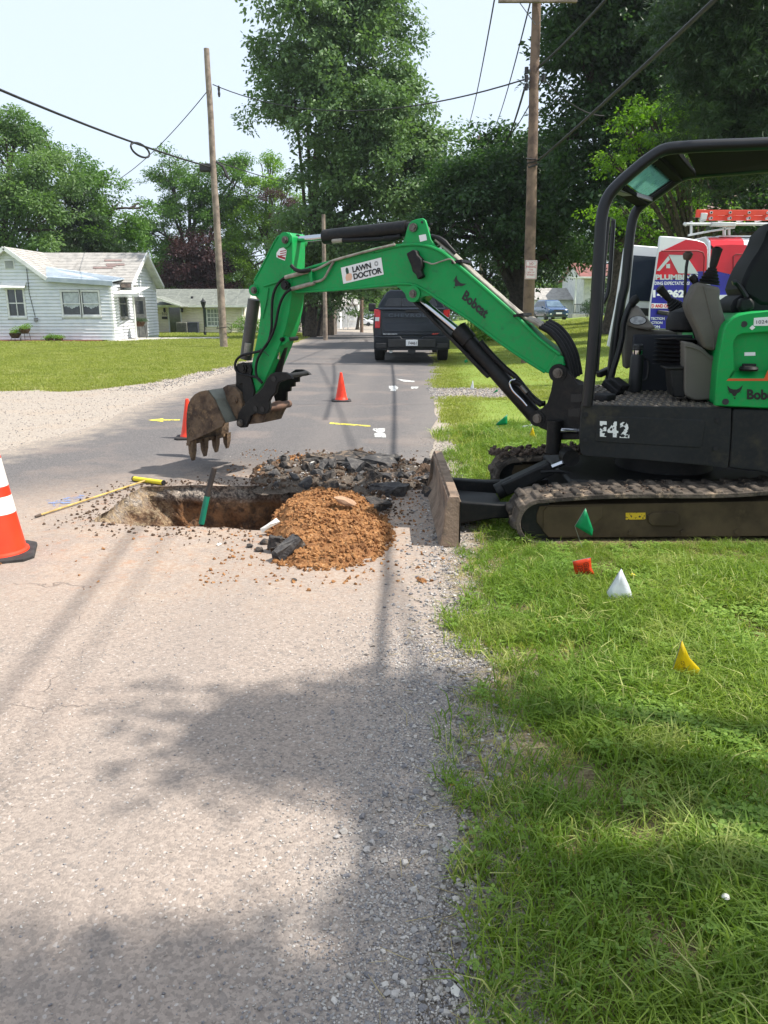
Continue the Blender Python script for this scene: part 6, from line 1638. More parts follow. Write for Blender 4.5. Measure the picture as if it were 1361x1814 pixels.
# --- dipper arm
armL = Z2((738, 165), (728, 154), (712, 149), (690, 150), (668, 160), (650, 176), (636, 196), (560, 345), (512, 432), (504, 460)) + Z2((492, 466), (486, 485), (490, 508), (505, 522), (525, 530), (540, 545), (548, 575), (548, 640), (535, 745), (515, 840), (500, 920), (495, 1010), (500, 1090), (512, 1120))
armR = Z2((540, 1090), (575, 1040), (610, 960), (660, 840), (700, 730), (725, 620), (737, 500), (737, 380), (740, 260))
arm = bplate('dipper_arm', armL + armR, -.11, .2, GRE, bevel=.008)
bplate('arm_ear', Z2((735, 160), (770, 158), (790, 175), (790, 330), (760, 380), (720, 380)), .085, .028, GRE, arm)
rib(Z2((512, 432), (560, 345), (636, 196), (668, 160), (712, 149), (738, 165), (740, 260), (738, 375)), -.112, .007, GRE, arm)
MB().tube([bp(x, y, -.118) for x, y in Z2((570, 466), (680, 432))], .009, 8).build('stiffener', GRE, arm)
MB().tube([bp(x, y, -.118) for x, y in Z2((598, 475), (586, 560), (562, 660))], .005, 6).build('stiffener', GRE, arm)
for (x, y), r in ((Z2((695, 187))[0], .062), (Z2((507, 491))[0], .048)):
    MB().cyl(bp(x, y, -.125), bp(x, y, -.125) + n_b * .25, r, 24).build('pin_boss', GRE, arm)
    pin(x, y, -.14, .14, .03, STEEL, arm)
# ears for the thumb cylinder
for o_ in (-.09, .07):
    bplate('thumb_ear', Z2((640, 860), (655, 790), (668, 765), (690, 762), (712, 775), (715, 800), (700, 815), (670, 830)), o_, .03, GRE, arm)
pin(*Z2((678, 786))[0], -.11, .12, .02, BKM, arm)
MB().tube([bp(*Z2((690, 830))[0], 0), bp(*Z2((650, 1010))[0], .02)], .036, 12).build('thumb_cylinder', BKM, EX)
MB().tube([bp(*Z2((660, 850))[0], -.07), bp(*Z2((660, 905))[0], -.07)], .011, 8).build('hose_fitting', CHROME, EX)
# sticker with a flag on the arm
st = quad_on('sticker', Z2((648, 265), (665, 240), (690, 232), (708, 250), (704, 285), (698, 312), (665, 300), (647, 290)), -.1115, WHT, arm)
mb = MB()
for k in range(3):
    y0 = 250 + k * 13; mb.add([bp(x, y, -.1145) for x, y in Z2((668, y0 + 4), (704, y0 - 2), (704, y0 + 4), (668, y0 + 10))], [(0, 1, 2, 3)])
mb.add([bp(x, y, -.1145) for x, y in Z2((652, 278), (700, 292), (698, 306), (655, 292))], [(0, 1, 2, 3)])
o = mb.build('flag_print', mat('print_red', S(150, 40, 44)), st, smooth=False); o['kind'] = 'stuff'
# hoses on the arm
H_A = [Z2((700, 412), (665, 440), (636, 490), (622, 550), (618, 640), (616, 720), (598, 800), (560, 850), (500, 868), (440, 882), (404, 915), (398, 958), (420, 990), (470, 1002), (530, 1018), (558, 1045)),
       Z2((735, 484), (700, 510), (672, 560), (655, 620), (640, 700), (610, 780), (570, 840), (535, 900), (522, 960), (530, 1015), (560, 1050)),
       Z2((735, 340), (760, 365), (800, 376), (850, 368))]
for k, h in enumerate(H_A):
    MB().tube(smooth_path([bp(x, y, -.14 - .01 * k) for x, y in h], 4), .0115 if k < 2 else .016, 8).build('hose', RUB, EX)
MB().tube([bp(x, y, -.15) for x, y in Z2((548, 842), (600, 885))], .004, 5).build('hose_tie', DKGR, EX)
# --- bucket cylinder behind the arm
MB().cyl(bp(*Z2((512, 545))[0], 0), bp(*Z2((462, 905))[0], 0), .054, 18).build('bucket_cylinder', mat('cylinder_grey', S(72, 70, 66), S(54, 52, 50), 8, .5), EX)
MB().cyl(bp(*Z2((476, 810))[0], -.05), bp(*Z2((468, 880))[0], -.05), .03, 8).build('port_block', DUSTP, EX)
# --- links, bucket hinge
lk = Z2((400, 960), (408, 935), (440, 925), (480, 935), (495, 965), (490, 1010), (512, 1100), (500, 1150), (465, 1175), (445, 1150), (440, 1050), (402, 1060))
for o_ in (-.135, .11): bplate('bucket_link', lk, o_, .03, BKM, bevel=.004)
bplate('bucket_link', Z2((400, 1050), (440, 1045), (452, 1160), (430, 1190), (400, 1110)), -.1, .2, BKM, bevel=.004)
pin(*Z2((440, 960))[0], -.15, .16, .045, BKM)
bk_m = Z2((328, 1085), (350, 1066), (390, 1075), (425, 1110), (438, 1170), (440, 1215), (420, 1262), (402, 1268), (380, 1220), (345, 1150))
for o_ in (-.14, .10): bplate('bucket_ear', bk_m, o_, .045, MUD, bevel=.005)
bplate('bucket_lug', Z2((322, 1078), (348, 1062), (392, 1072), (388, 1088), (330, 1100)), -.13, .2, MUD, bevel=.004)
pin(*Z2((392, 1152))[0], -.16, .16, .03, MUD)
# --- bucket: side plates, curved shell, lip and teeth
bo = -.30; bw = .60
side = Z2((104, 1345), (104, 1290), (105, 1235), (113, 1180), (130, 1145), (155, 1118), (185, 1102), (222, 1094), (240, 1118), (265, 1150), (330, 1290), (318, 1312), (160, 1388), (108, 1412))
BK = bplate('bucket', side, bo, .025, MUD, bevel=.004)
bplate('bucket_side', side, bo + bw - .025, .025, MUD, BK, bevel=.004)
shell = Z2((330, 1292), (265, 1150), (240, 1116), (222, 1094), (185, 1101), (155, 1117), (130, 1144), (113, 1178), (105, 1234), (103, 1290), (104, 1345), (106, 1412))
rings = []
for x, y in shell:
    p = bp(x, y, bo + .004); rings.append(p)
cc = bp(*Z2((200, 1250))[0], bo + .004)
mb = MB(); vs = []; fs = []
for p in rings:
    q = p + (cc - p).normalized() * .022
    vs += [p, p + n_b * (bw - .008), q + n_b * (bw - .008), q]
for i in range(len(rings) - 1):
    for k in range(4): fs.append((4 * i + k, 4 * i + (k + 1) % 4, 4 * i + 4 + (k + 1) % 4, 4 * i + 4 + k))
fs += [(0, 1, 2, 3), tuple(4 * (len(rings) - 1) + k for k in (3, 2, 1, 0))]
mb.add(vs, fs); mb.build('bucket_shell', MUD, BK)
qa, qb, qc = (bp(*Z2(q)[0], bo + .004) + n_b * .024 for q in ((330, 1292), (265, 1150), (224, 1096)))
qn = (qb - qa).cross(n_b).normalized()
if qn.dot(cc - qa) > 0: qn = -qn
MB().prism([qa + qn * .003, qb + qn * .003, qb + qn * .003 + n_b * (bw - .05), qa + qn * .003 + n_b * (bw - .05)], qn * .006).build('back_plate', MUDG, BK)
MB().prism([qb + qn * .003, qc + qn * .003, qc + qn * .003 + n_b * (bw - .05), qb + qn * .003 + n_b * (bw - .05)], qn * .006).build('back_plate', MUDG, BK)
# the pale worn edge
MB().tube([bp(x, y, bo + .03) for x, y in Z2((228, 1094), (245, 1112), (262, 1140))], .007, 6).build('worn_edge', WHT, BK)
mb = MB(); mb.prism([bp(x, y, bo + .005) for x, y in Z2((335, 1296), (400, 1262), (330, 1240), (318, 1290))], n_b * .05); 
back = [bp(*Z2((330, 1292))[0], bo + .3 * k) for k in range(3)]
lipA = bp(*Z2((106, 1408))[0], bo); lipv = n_b * bw
mb = MB(); 
dn = Vector((0, 0, -1)); uu = (bp(*Z2((180, 1380))[0], bo) - lipA).normalized()
mb.prism([lipA + uu * -.01, lipA + uu * .035, lipA + uu * .035 + dn * .03, lipA - uu * .01 + dn * .03], lipv); mb.build('cutting_lip', MUD, BK, bevel=.004)
for k in range(4):
    b0 = lipA + n_b * (.015 + k * (bw - .03 - .07) / 3.0)
    w0, w1 = .06, .035
    u2 = uu; h = .185 - .012 * k
    pts = [b0 - u2 * .004 + dn * 0, b0 + u2 * .062, b0 + u2 * .062 + n_b * w0, b0 - u2 * .004 + n_b * w0]
    m1 = [b0 + u2 * .0 + dn * h * .55, b0 + u2 * .052 + dn * h * .55, b0 + u2 * .052 + dn * h * .55 + n_b * w0, b0 + u2 * .0 + dn * h * .55 + n_b * w0]
    e1 = [b0 + u2 * .018 + dn * h + n_b * .012, b0 + u2 * .036 + dn * h + n_b * .012, b0 + u2 * .036 + dn * h + n_b * .048, b0 + u2 * .018 + dn * h + n_b * .048]
    mb = MB(); mb.loft([pts, m1, e1]); mb.build('tooth', MUD, BK, bevel=.004)
# --- thumb
th_ = Z2((404, 1288), (418, 1230), (432, 1205), (470, 1160), (530, 1110), (562, 1078), (590, 1020), (608, 998), (640, 984), (700, 986), (728, 1004), (742, 1026), (700, 1032), (660, 1046), (648, 1066), (640, 1110), (612, 1135), (600, 1160), (606, 1200), (592, 1232), (560, 1240), (520, 1232), (490, 1248), (474, 1290), (462, 1318), (430, 1320), (408, 1308))
TH = bplate('thumb', th_, -.17, .035, BKM, bevel=.005)
th2 = Z2((706, 1004), (760, 968), (800, 968), (832, 984), (850, 1001), (806, 1004), (778, 1018), (778, 1044), (752, 1046), (752, 1072), (728, 1074), (726, 1100), (704, 1104), (702, 1190), (690, 1214), (668, 1210), (664, 1190), (640, 1170), (630, 1130), (650, 1060), (668, 1030))
def shift(pts, dx=0, dy=0): return [(x + dx, y + dy) for x, y in pts]
bplate('thumb_side', th2, .20, .035, BKM, TH, bevel=.005)
pin(*Z2((425, 1290))[0], -.19, .22, .03, STEEL, TH)
for x, y in Z2((629, 1024), (561, 1208), (519, 1205)): pin(x, y, -.175, -.165, .024, BPR, TH, 'bore', False)
a0 = bp(*Z2((590, 1200))[0], -.14); MB().tube([a0, a0 + n_b * .1, a0 + n_b * .12, a0 + n_b * .2, a0 + n_b * .22, a0 + n_b * .34], [.034, .034, .044, .044, .034, .034], 14).build('cross_pin', mat('rusty_pin', S(112, 84, 68), S(78, 60, 52), 12, .7), TH)
a0 = bp(*Z2((690, 1010))[0], -.14); MB().cyl(a0, a0 + n_b * .36, .022, 10).build('cross_tube', BKM, TH)
a0 = bp(*Z2((500, 1250))[0], -.14); mb = MB(); mb.prism([bp(x, y, -.13) for x, y in Z2((470, 1300), (480, 1240), (590, 1220), (560, 1290))], n_b * .3); mb.build('thumb_web', MUD, TH, bevel=.005)
# --- boom cylinder under the boom with its guard
MB().cyl(bp(948, 737), bp(824, 597), .060, 20).build('boom_cylinder', BKM, EX)
MB().cyl(bp(832, 605), bp(812, 583), .070, 16).build('cylinder_gland', BKM, EX)
MB().cyl(bp(826, 598), bp(733, 522), .030, 16).build('cylinder_rod', CHROME, EX)
gA = Z3((238, 560), (300, 560), (505, 790), (715, 1005), (690, 1022), (655, 990), (470, 790))
bplate('rod_guard', gA, .07, .02, BKM, bevel=.003); bplate('rod_guard', Z3((238, 558), (262, 560), (708, 1008), (690, 1020)), -.06, .13, BKM, bevel=.004)
MB().tube(smooth_path([bp(x, y, -.08) for x, y in Z3((862, 1030), (836, 1036), (830, 1060), (850, 1100), (900, 1150), (932, 1188))], 4), .009, 8).build('steel_line', CHROME, EX)
for k, h in enumerate((Z3((650, 800), (720, 880), (800, 960), (860, 1010), (910, 1070), (960, 1130), (1010, 1170), (1040, 1172)), Z3((850, 1040), (890, 1055), (930, 1100), (975, 1150), (1020, 1182)))):
    MB().tube(smooth_path([bp(x, y, -.02 - .04 * k) for x, y in h], 4), .021, 10).build('hose', RUB, EX)
MB().cyl(bp(*Z3((895, 1068))[0], -.08), bp(*Z3((930, 1110))[0], -.08), .018, 8).build('hose_fitting', STEEL, EX)
# --- swing bracket
sw = Z3((1082, 985), (1100, 955), (1130, 943), (1160, 952), (1185, 985), (1238, 1060), (1300, 1060), (1300, 1390), (1160, 1392), (1085, 1395), (1062, 1375), (1058, 1340), (1010, 1320), (978, 1295), (965, 1262), (972, 1236), (1000, 1224), (1052, 1170), (1075, 1100), (1085, 1040))
SWB = bplate('swing_bracket', sw, -.13, .045, BKM, bevel=.006); bplate('bracket_plate', sw, .085, .045, BKM, SWB, bevel=.006)
bplate('bracket_web', Z3((1120, 1000), (1290, 1075), (1290, 1380), (1100, 1380), (1075, 1250)), -.08, .17, BKM, SWB)
for (x, y), r in ((Z3((1116, 990))[0], .036), (Z3((992, 1264))[0], .034)): pin(x, y, -.16, .16, r, STEEL, SWB)
for (x, y), r in ((Z3((1116, 990))[0], .064), (Z3((992, 1264))[0], .058)): MB().cyl(bp(x, y, -.14), bp(x, y, -.14) + n_b * .28, r, 22).build('pin_boss', BKM, SWB)
for pts in (Z3((1195, 1120), (1260, 1115), (1275, 1165), (1195, 1165)), Z3((1180, 1210), (1260, 1200), (1260, 1255), (1180, 1250))):
    bplate('slot', pts, -.1335, .003, BPR, SWB, bevel=0)
a0 = bp(*Z3((1100, 1275))[0], -.17); MB().cyl(a0, a0 + Vector((0, 0, -.24)), .055, 16).build('swing_pin_housing', BKM, SWB)
MB().cyl(bp(*Z3((1125, 1335))[0], -.17), bp(*Z3((1290, 1340))[0], -.1), .022, 14).build('swing_rod', CHROME, EX)

# --- upper structure
r_h = Vector((.985, -.174, 0)).normalized(); n_h = Vector((.174, .985, 0)).normalized(); C_h = at(1030, 718, 5.05)
def hp(px, py, off=0.0): return onp(px, py, C_h + n_h * off, n_h)
def hplate(name, pts, off, th, m, parent=EX, bevel=.006, **k):
    mb = MB(); mb.prism([hp(x, y, off) for x, y in pts], n_h * th); return mb.build(name, m, parent, bevel=bevel, **k)
SP = hplate('side_panel', Z5((235, 400), (238, 398), (1140, 420), (1138, 520), (1128, 700), (1118, 782), (1000, 766), (600, 730), (330, 712), (255, 705), (232, 690), (224, 600)), 0, .05, PANL, bevel=.012)
SP2 = hplate('side_panel', Z5((1148, 430), (1165, 424), (1361, 428), (1900, 440), (1900, 830), (1361, 815), (1300, 800), (1210, 792), (1124, 780), (1134, 700), (1143, 540)), 0, .05, PANL, bevel=.012)
hplate('raised_panel', Z5((322, 474), (340, 466), (968, 490), (980, 500), (965, 645), (950, 658), (340, 622), (318, 610)), -.006, .012, PANL, SP, bevel=.004)
for x, y in Z5((262, 458), (258, 612), (1058, 492), (1044, 662)): MB().cyl(hp(x, y, -.012), hp(x, y, .01), .016, 12).build('bolt', BKM, SP)
for x, y in Z5((1340, 790),): pass
# model number, flaking
import itertools
def flake(c): return noise.noise(c * 38) < .30 and noise.noise(c * 90 + Vector((4, 1, 7))) < .42
for ch, x0_, x1_ in (('E', 347, 388), ('4', 392, 458), ('2', 466, 524)):
    V, Fs = text_polys(ch, .05); lo, hi = V.min(0), V.max(0)
    # dense grid sampling of the glyph, so the paint can flake
    bl, br, tl = (Z5((x0_, 590 + (x0_ - 347) * .06))[0], Z5((x1_, 592 + (x0_ - 347) * .06))[0], Z5((x0_, 496 + (x0_ - 347) * .05))[0])
    mb = MB()
    T3 = [(Vector((V[f[0]][0], V[f[0]][1])), Vector((V[f[i]][0], V[f[i]][1])), Vector((V[f[i + 1]][0], V[f[i + 1]][1]))) for f in Fs for i in range(1, len(f) - 1)]
    N_ = 22
    def inside(p):
        for a, b, c in T3:
            if geometry.intersect_point_tri_2d(p, a, b, c): return True
        return False
    for i in range(N_):
        for j in range(N_):
            u, v = (i + .5) / N_, (j + .5) / N_
            if not inside(Vector((lo[0] + (hi[0] - lo[0]) * u, lo[1] + (hi[1] - lo[1]) * v))): continue
            P_ = [Vector(bl) + (Vector(br) - Vector(bl)) * uu_ + (Vector(tl) - Vector(bl)) * vv_ for uu_, vv_ in ((i / N_, j / N_), ((i + 1) / N_, j / N_), ((i + 1) / N_, (j + 1) / N_), (i / N_, (j + 1) / N_))]
            c3 = hp(P_[0].x, P_[0].y)
            if flake(c3): mb.add([hp(p.x, p.y, -.0085) for p in P_], [(0, 1, 2, 3)])
    o = mb.build('lettering', WHT, SP, smooth=False); o['kind'] = 'stuff'
# floor pan, deck and ribbed mat
slab0 = hp(1034, 722, .05); 
def hbox(name, x0, x1, off0, off1, z0, z1, m, parent=EX, bevel=.01, **k):
    """x along the machine from the front corner (m), off across, z heights"""
    o = Vector((C_h.x, C_h.y, 0)); P_ = []
    for z in (z0, z1):
        for (a, b) in ((x0, off0), (x1, off0), (x1, off1), (x0, off1)): P_.append(o + r_h * a + n_h * b + Vector((0, 0, z)))
    mb = MB(); mb.hexa(P_); return mb.build(name, m, parent, bevel=bevel, **k)
ztop = C_h.z
hbox('floor_pan', .03, 1.75, .05, 1.42, .58, ztop - .03, BKM)
MAT_ = hbox('floor_mat', .06, .9, .02, 1.36, ztop - .03, ztop + .004, mat('ribbed_rubber', S(92, 86, 78), S(62, 58, 54), 12, .85))
mb = MB(); o0 = Vector((C_h.x, C_h.y, ztop + .008))
for i in range(16):
    for j in range(12):
        c = o0 + r_h * (.10 + i * .05 + .02 * (j % 2)) + n_h * (.07 + j * .108); mb.box(c, (.018, .085, .006), R=Matrix.Rotation(-.175, 3, 'Z'))
o = mb.build('mat_rib', mat('mat_rib', S(124, 112, 96), S(78, 72, 66), 9, .85), MAT_, smooth=False); o['kind'] = 'stuff'
hbox('belly', .35, 1.6, .2, 1.2, .5, .6, BKM)
# green engine cover with recess
def holed(name, outer, hole, off, th, m, parent):
    no = len(outer); pts = [Vector(p) for p in outer + hole]
    edges = [(i, (i + 1) % no) for i in range(no)] + [(no + i, no + (i + 1) % len(hole)) for i in range(len(hole))]
    V_, _, F_, _, _, _ = geometry.delaunay_2d_cdt(pts, edges, [], 0, 1e-4)
    o3 = [Vector((p[0], p[1], 0)) for p in outer]; h3 = [Vector((p[0], p[1], 0)) for p in hole]
    F2_ = [f for f in F_ if in_poly(sum(V_[i].x for i in f) / len(f), sum(V_[i].y for i in f) / len(f), o3) and not in_poly(sum(V_[i].x for i in f) / len(f), sum(V_[i].y for i in f) / len(f), h3)]
    mb = MB(); n = len(V_); vs = [hp(v.x, v.y, off) for v in V_]; vs += [v + n_h * th for v in vs]
    fs = [tuple(f) for f in F2_] + [tuple(i + n for i in reversed(f)) for f in F2_]
    from collections import Counter
    ec = Counter(); 
    for f in F2_:
        for i in range(len(f)): ec[tuple(sorted((f[i], f[(i + 1) % len(f)])))] += 1
    fs += [(a, b, b + n, a + n) for (a, b), c in ec.items() if c == 1]
    mb.add(vs, fs); return mb.build(name, m, parent, bevel=.008)
outer = Z9((932, 1668), (940, 1540), (958, 1350), (985, 1180), (1008, 1060), (1030, 1010), (1075, 965), (1130, 938), (1200, 922), (1361, 904)) + [(1500, 545), (1540, 560), (1540, 732)]
hole = Z9((1085, 1180), (1095, 1140), (1120, 1108), (1160, 1092), (1361, 1078)) + [(1378, 592), (1382, 610), (1380, 650), (1372, 660)] + Z9((1361, 1400), (1340, 1440), (1052, 1446), (1070, 1415), (1095, 1380), (1090, 1300))
CV = holed('engine_cover', outer, hole, -.02, .05, GRP, EX)
hplate('cover_body', [(x + (2 if x < 1400 else 0), y + 2) for x, y in outer], .03, 1.35, GRP, CV, bevel=.03)
sh = MB(); sh.prism([hp(*Z9((1052, 1444))[0], -.012), hp(*Z9((1340, 1438))[0], -.012), hp(*Z9((1345, 1395))[0], .03), hp(*Z9((1100, 1385))[0], .03)], (0, 0, -.02)); sh.build('recess_sill', GRP, CV, bevel=.003)
capc = hp(*Z9((1205, 1372))[0], -.01); MB().lathe([(.02, -.014), (.052, -.012), (.058, 0), (.05, .014), (.03, .02), (.01, .02)], 18, capc).build('filler_cap', BKM, CV)
MB().bar(capc + r_h * -.04 + Vector((0, 0, .024)), capc + r_h * .04 + Vector((0, 0, .024)), .02, .016).build('cap_grip', BKM, CV, bevel=.003)
hplate('orange_stripe', Z9((1028, 1468), (1045, 1450), (1330, 1450), (1361, 1380)) + [(1400, 642), (1400, 674)] + Z9((1361, 1468)), -.0225, .003, ORG, CV, bevel=0)
MB().cyl(hp(*Z9((1168, 1014))[0], -.024), hp(*Z9((1168, 1014))[0], -.018), .019, 16).build('lock', BPR, CV)
MB().cyl(hp(*Z9((1020, 1636))[0], -.03), hp(*Z9((1020, 1636))[0], -.018), .02, 16).build('bolt', BPR, CV)
LB = hplate('number_label', Z9((1248, 964), (1361, 956), (1361, 1026), (1245, 1028)) + [], -.0225, .003, WHT, CV, bevel=0)
text_on('lettering', '10244', hp(*Z9((1266, 1012))[0], -.023), hp(*Z9((1380, 1006))[0], -.023), hp(*Z9((1266, 984))[0], -.023), BPR, CV, -n_h, bold=.0, off=.003)
hplate('small_label', Z9((1212, 1045), (1236, 1022), (1258, 1042), (1232, 1062)), -.0225, .003, WHT, CV, bevel=0)
hplate('small_label', Z9((1172, 1240), (1258, 1238), (1260, 1266), (1172, 1268)), .027, .004, WHT, CV, bevel=0)
text_on('lettering', 'Bobcat', hp(*Z9((1190, 1618))[0], -.021), hp(*Z9((1480, 1624))[0], -.021), hp(*Z9((1190, 1534))[0], -.021), BPR, CV, -n_h, bold=.045, off=.003)
cathead(*Z9((1094, 1562))[0], 13.5, .0, lambda x, y: hp(x, y, -.021), CV, -n_h)
# seat box, arm console, levers
SB = hplate('seat_box', Z9((692, 1152), (760, 1165), (835, 1200), (900, 1262), (965, 1278), (945, 1400), (922, 1622), (770, 1625), (700, 1590), (690, 1540)), .22, .3, GRYP, bevel=.012)
MB().tube(smooth_path([hp(x, y, .215) for x, y in Z9((696, 1190), (770, 1205), (840, 1240), (900, 1290), (960, 1305))], 3), .006, 6).build('panel_seam', GRYP, SB)
AC = hplate('arm_console', Z9((782, 684), (810, 678), (960, 715), (988, 735), (975, 800), (1000, 900), (1028, 1010), (1010, 1100), (980, 1200), (940, 1230), (880, 1220), (840, 1195), (790, 1060), (735, 950), (705, 865), (720, 810)), .20, .16, GRYP, bevel=.02)
MB().tube(smooth_path([hp(x, y, .197) for x, y in Z9((845, 705), (880, 850), (905, 960), (930, 1060), (925, 1215))], 3), .004, 6).build('panel_seam', GRYP, AC)
def joystick(base, tipp, off, label_, pr):
    b0, t0 = hp(*Z9(base)[0], off), hp(*Z9(tipp)[0], off); d = (t0 - b0)
    bt = MB(); k = 5; prof = []; rr = []
    for i in range(2 * k + 1):
        f = i / (2 * k); prof.append(b0 + d * f * .45); rr.append((.075 - .045 * f) * (1 if i % 2 == 0 else .82))
    bt.tube(prof, rr, 14); bt.build('boot', RUB, pr)
    g0 = b0 + d * .42; MB().tube([g0, g0 + d * .12, g0 + d * .3, g0 + d * .48, t0, t0 + d.normalized() * .012], [.018, .024, .027, .03, .034, .015], 12).build('joystick', BKM, pr)
joystick((885, 690), (955, 410), .28, '', AC)
RC = hplate('lever_pod', Z9((583, 935), (665, 880), (700, 900), (730, 960), (620, 985)), .75, .2, GRYP, bevel=.01)
joystick((640, 900), (492, 725), .82, '', RC)
MB().tube([hp(x, y, .75) for x, y in Z9((720, 470), (705, 560), (697, 700), (692, 860), (705, 930), (760, 1060), (800, 1170))], [.011] * 7, 8).build('throttle_lever', BKS, EX)
MB().tube([hp(x, y, .75) for x, y in Z9((706, 500), (712, 480), (720, 450), (722, 432))], [.02, .03, .034, .02], 12).build('lever_knob', mat('brown_knob', S(88, 70, 60), S(74, 60, 54)), EX)
MB().tube([hp(x, y, .3) for x, y in Z9((782, 682), (765, 650), (745, 628))], [.02, .026, .022], 10).build('thumb_lever', BKM, AC)
# bellows, bin, black bulkhead
bx_ = hp(*Z9((640, 1010))[0], .6)
MB().lathe([(.02, .12), (.1, .09), (.125, .03), (.12, -.03), (.06, -.05)], 20, hp(*Z9((690, 1020))[0], .6)).build('seat_swivel', RUB, EX)
prof = []; zc0 = hp(*Z9((640, 1130))[0], .5); zc1 = hp(*Z9((640, 1330))[0], .5); H_ = zc0.z - zc1.z
for i in range(13): prof.append((.20 if i % 2 == 0 else .155, -H_ * i / 12))
MB().lathe(prof, 4, zc0 + r_h * .03).build('bellows', RUB, EX, smooth=False)
hbox('bulkhead', .42, .93, .95, 1.0, ztop, ztop + .42, mat('navy_black', S(24, 28, 38), S(30, 34, 44)), bevel=.01)
hplate('storage_bin', Z9((578, 1375), (700, 1370), (700, 1600), (600, 1598), (585, 1500)), .25, .22, BKM, bevel=.01); hplate('bin_lip', Z9((545, 1360), (700, 1355), (700, 1376), (548, 1382)), .24, .24, BKM, bevel=.006)
# far side instrument console
DC = hplate('dash_console', Z9((212, 1050), (218, 1000), (250, 960), (330, 1050), (460, 1062), (640, 1070), (640, 1110), (560, 1180), (480, 1200), (420, 1250), (340, 1320), (220, 1380), (212, 1250)), 1.02, .22, GRYP, bevel=.02)
gx = hp(*Z9((318, 985))[0], .98)
nn_ = (EYE - gx).normalized(); nn_ = (nn_ + Vector((0, 0, .9))).normalized()
q_ = nn_.to_track_quat('Z', 'Y').to_matrix()
mb = MB()
pod = [hp(x, y, .96) for x, y in Z9((215, 985), (232, 945), (285, 850), (330, 875), (390, 960), (470, 1050), (400, 1060), (300, 1045), (240, 1020))]
mb.prism(pod, n_h * .24); POD = mb.build('display_pod', mat('pod_grey', S(142, 138, 130), S(128, 124, 118)), DC, bevel=.02)
mb = MB(); mb.add([hp(318 / 1 * 0 + 1060 + (318 + 72 * cos(a)) / 4.522, 350 + (985 + 38 * sin(a)) / 4.522, .952) for a in [2 * pi * k / 24 for k in range(24)]], [tuple(range(24))]); mb.build('display_ring', BKS, POD, smooth=False)
mb = MB(); mb.add([hp(1060 + (318 + 64 * cos(a)) / 4.522, 350 + (983 + 33 * sin(a)) / 4.522, .949) for a in [2 * pi * k / 24 for k in range(24)]], [tuple(range(24))]); mb.build('display_screen', mat('pale_screen', S(190, 194, 196), S(150, 154, 158), 30, .15), POD, smooth=False)
hplate('small_label', Z9((438, 1145), (508, 1142), (506, 1170), (438, 1172)), 1.016, .004, WHT, DC, bevel=0)
# handrail and front lever tubes
MB().tube(smooth_path([hp(x, y, .95) for x, y in Z9((300, 812), (262, 850), (225, 930), (200, 1020), (190, 1120), (160, 1250), (120, 1380), (95, 1480))], 4), .022, 10).build('travel_lever', BKS, EX)
MB().tube([hp(x, y, .95) for x, y in Z9((318, 800), (300, 812), (270, 850), (262, 880))], [.028, .034, .03, .018], 10).build('lever_grip', BKM, EX)
for (a, b) in (((60, 1475), (180, 1570)), ((120, 1460), (215, 1530))):
    MB().bar(hp(*Z9(a)[0], .7), hp(*Z9(b)[0], .62), .1, .05).build('pedal', RUB, EX, bevel=.01)
MB().bar(hp(*Z9((0, 1590))[0], .3), hp(*Z9((105, 1610))[0], .25), .16, .05).build('foot_rest', RUB, EX, bevel=.012)
MB().bar(hp(*Z9((0, 1420))[0], 1.2), hp(*Z9((95, 1375))[0], 1.28), .06, .05).build('front_sill', BKM, EX, bevel=.012)
# seat
ST = hplate('seat_back', Z9((1361, 270), (1335, 345), (1290, 430), (1240, 500), (1200, 570), (1165, 650), (1140, 730), (1165, 790), (1240, 830), (1300, 870)) + [(1400, 545), (1430, 400), (1385, 385)], .45, .45, mat('seat_vinyl', S(16, 17, 21), S(22, 23, 27), 6, .6, spec=.25), bevel=.03)
MB().tube(smooth_path([hp(x, y, .42) for x, y in Z9((1075, 685), (1105, 680), (1145, 730), (1190, 800))], 3), .017, 8).build('arm_rest', BKS, ST)
hplate('belt_reel', Z9((1140, 810), (1225, 800), (1255, 840), (1255, 890), (1150, 925), (1125, 880)), .38, .08, BKM, ST, bevel=.015)
hplate('seat_base', Z9((1065, 870), (1090, 820), (1150, 780)) + [(1400, 520), (1400, 570)] + Z9((1100, 950), (1070, 930)), .46, .44, mat('seat_vinyl', None), ST, bevel=.02)
# thermos
# --- canopy: two bent tubes with cross bars, glass and roof
near_t = [(1040, 719)] + Z4((290, 1495), (303, 1350), (320, 1130), (338, 820), (352, 620), (362, 540), (372, 495), (392, 445), (430, 392), (500, 325), (600, 240), (660, 196), (715, 162), (770, 146), (850, 139), (1000, 130), (1361, 117)) + [(1560, 243)]
far_t = [(1076, 682)] + Z4((415, 1495), (440, 1300), (478, 1060), (500, 960), (525, 700), (540, 600), (555, 545), (580, 505), (640, 455), (740, 385), (800, 340), (840, 318), (900, 300), (1000, 290), (1361, 262)) + [(1560, 276)]
FO = 1.22
NT_ = [hp(x, y, .02) for x, y in near_t]; FT_ = [hp(x, y, FO) for x, y in far_t]
BMT = mat('matt_black', S(12, 13, 15), S(17, 18, 20), 3, .9, spec=.08)
def dusty_glass():
    m = NT('dusty_green_glass'); tl = m.n('ShaderNodeBsdfTranslucent'); tl.inputs[0].default_value = S(128, 160, 148)
    tr = m.n('ShaderNodeBsdfTransparent'); tr.inputs[0].default_value = (.55, .85, .72, 1)
    mx = m.n('ShaderNodeMixShader'); m.l(m.ramp(m.noise(7, 5), .3, .7, .35, .65), mx.inputs[0]); m.l(tr.outputs[0], mx.inputs[1]); m.l(tl.outputs[0], mx.inputs[2])
    m.l(mx.outputs[0], m.t.nodes['Material Output'].inputs[0]); return m.m
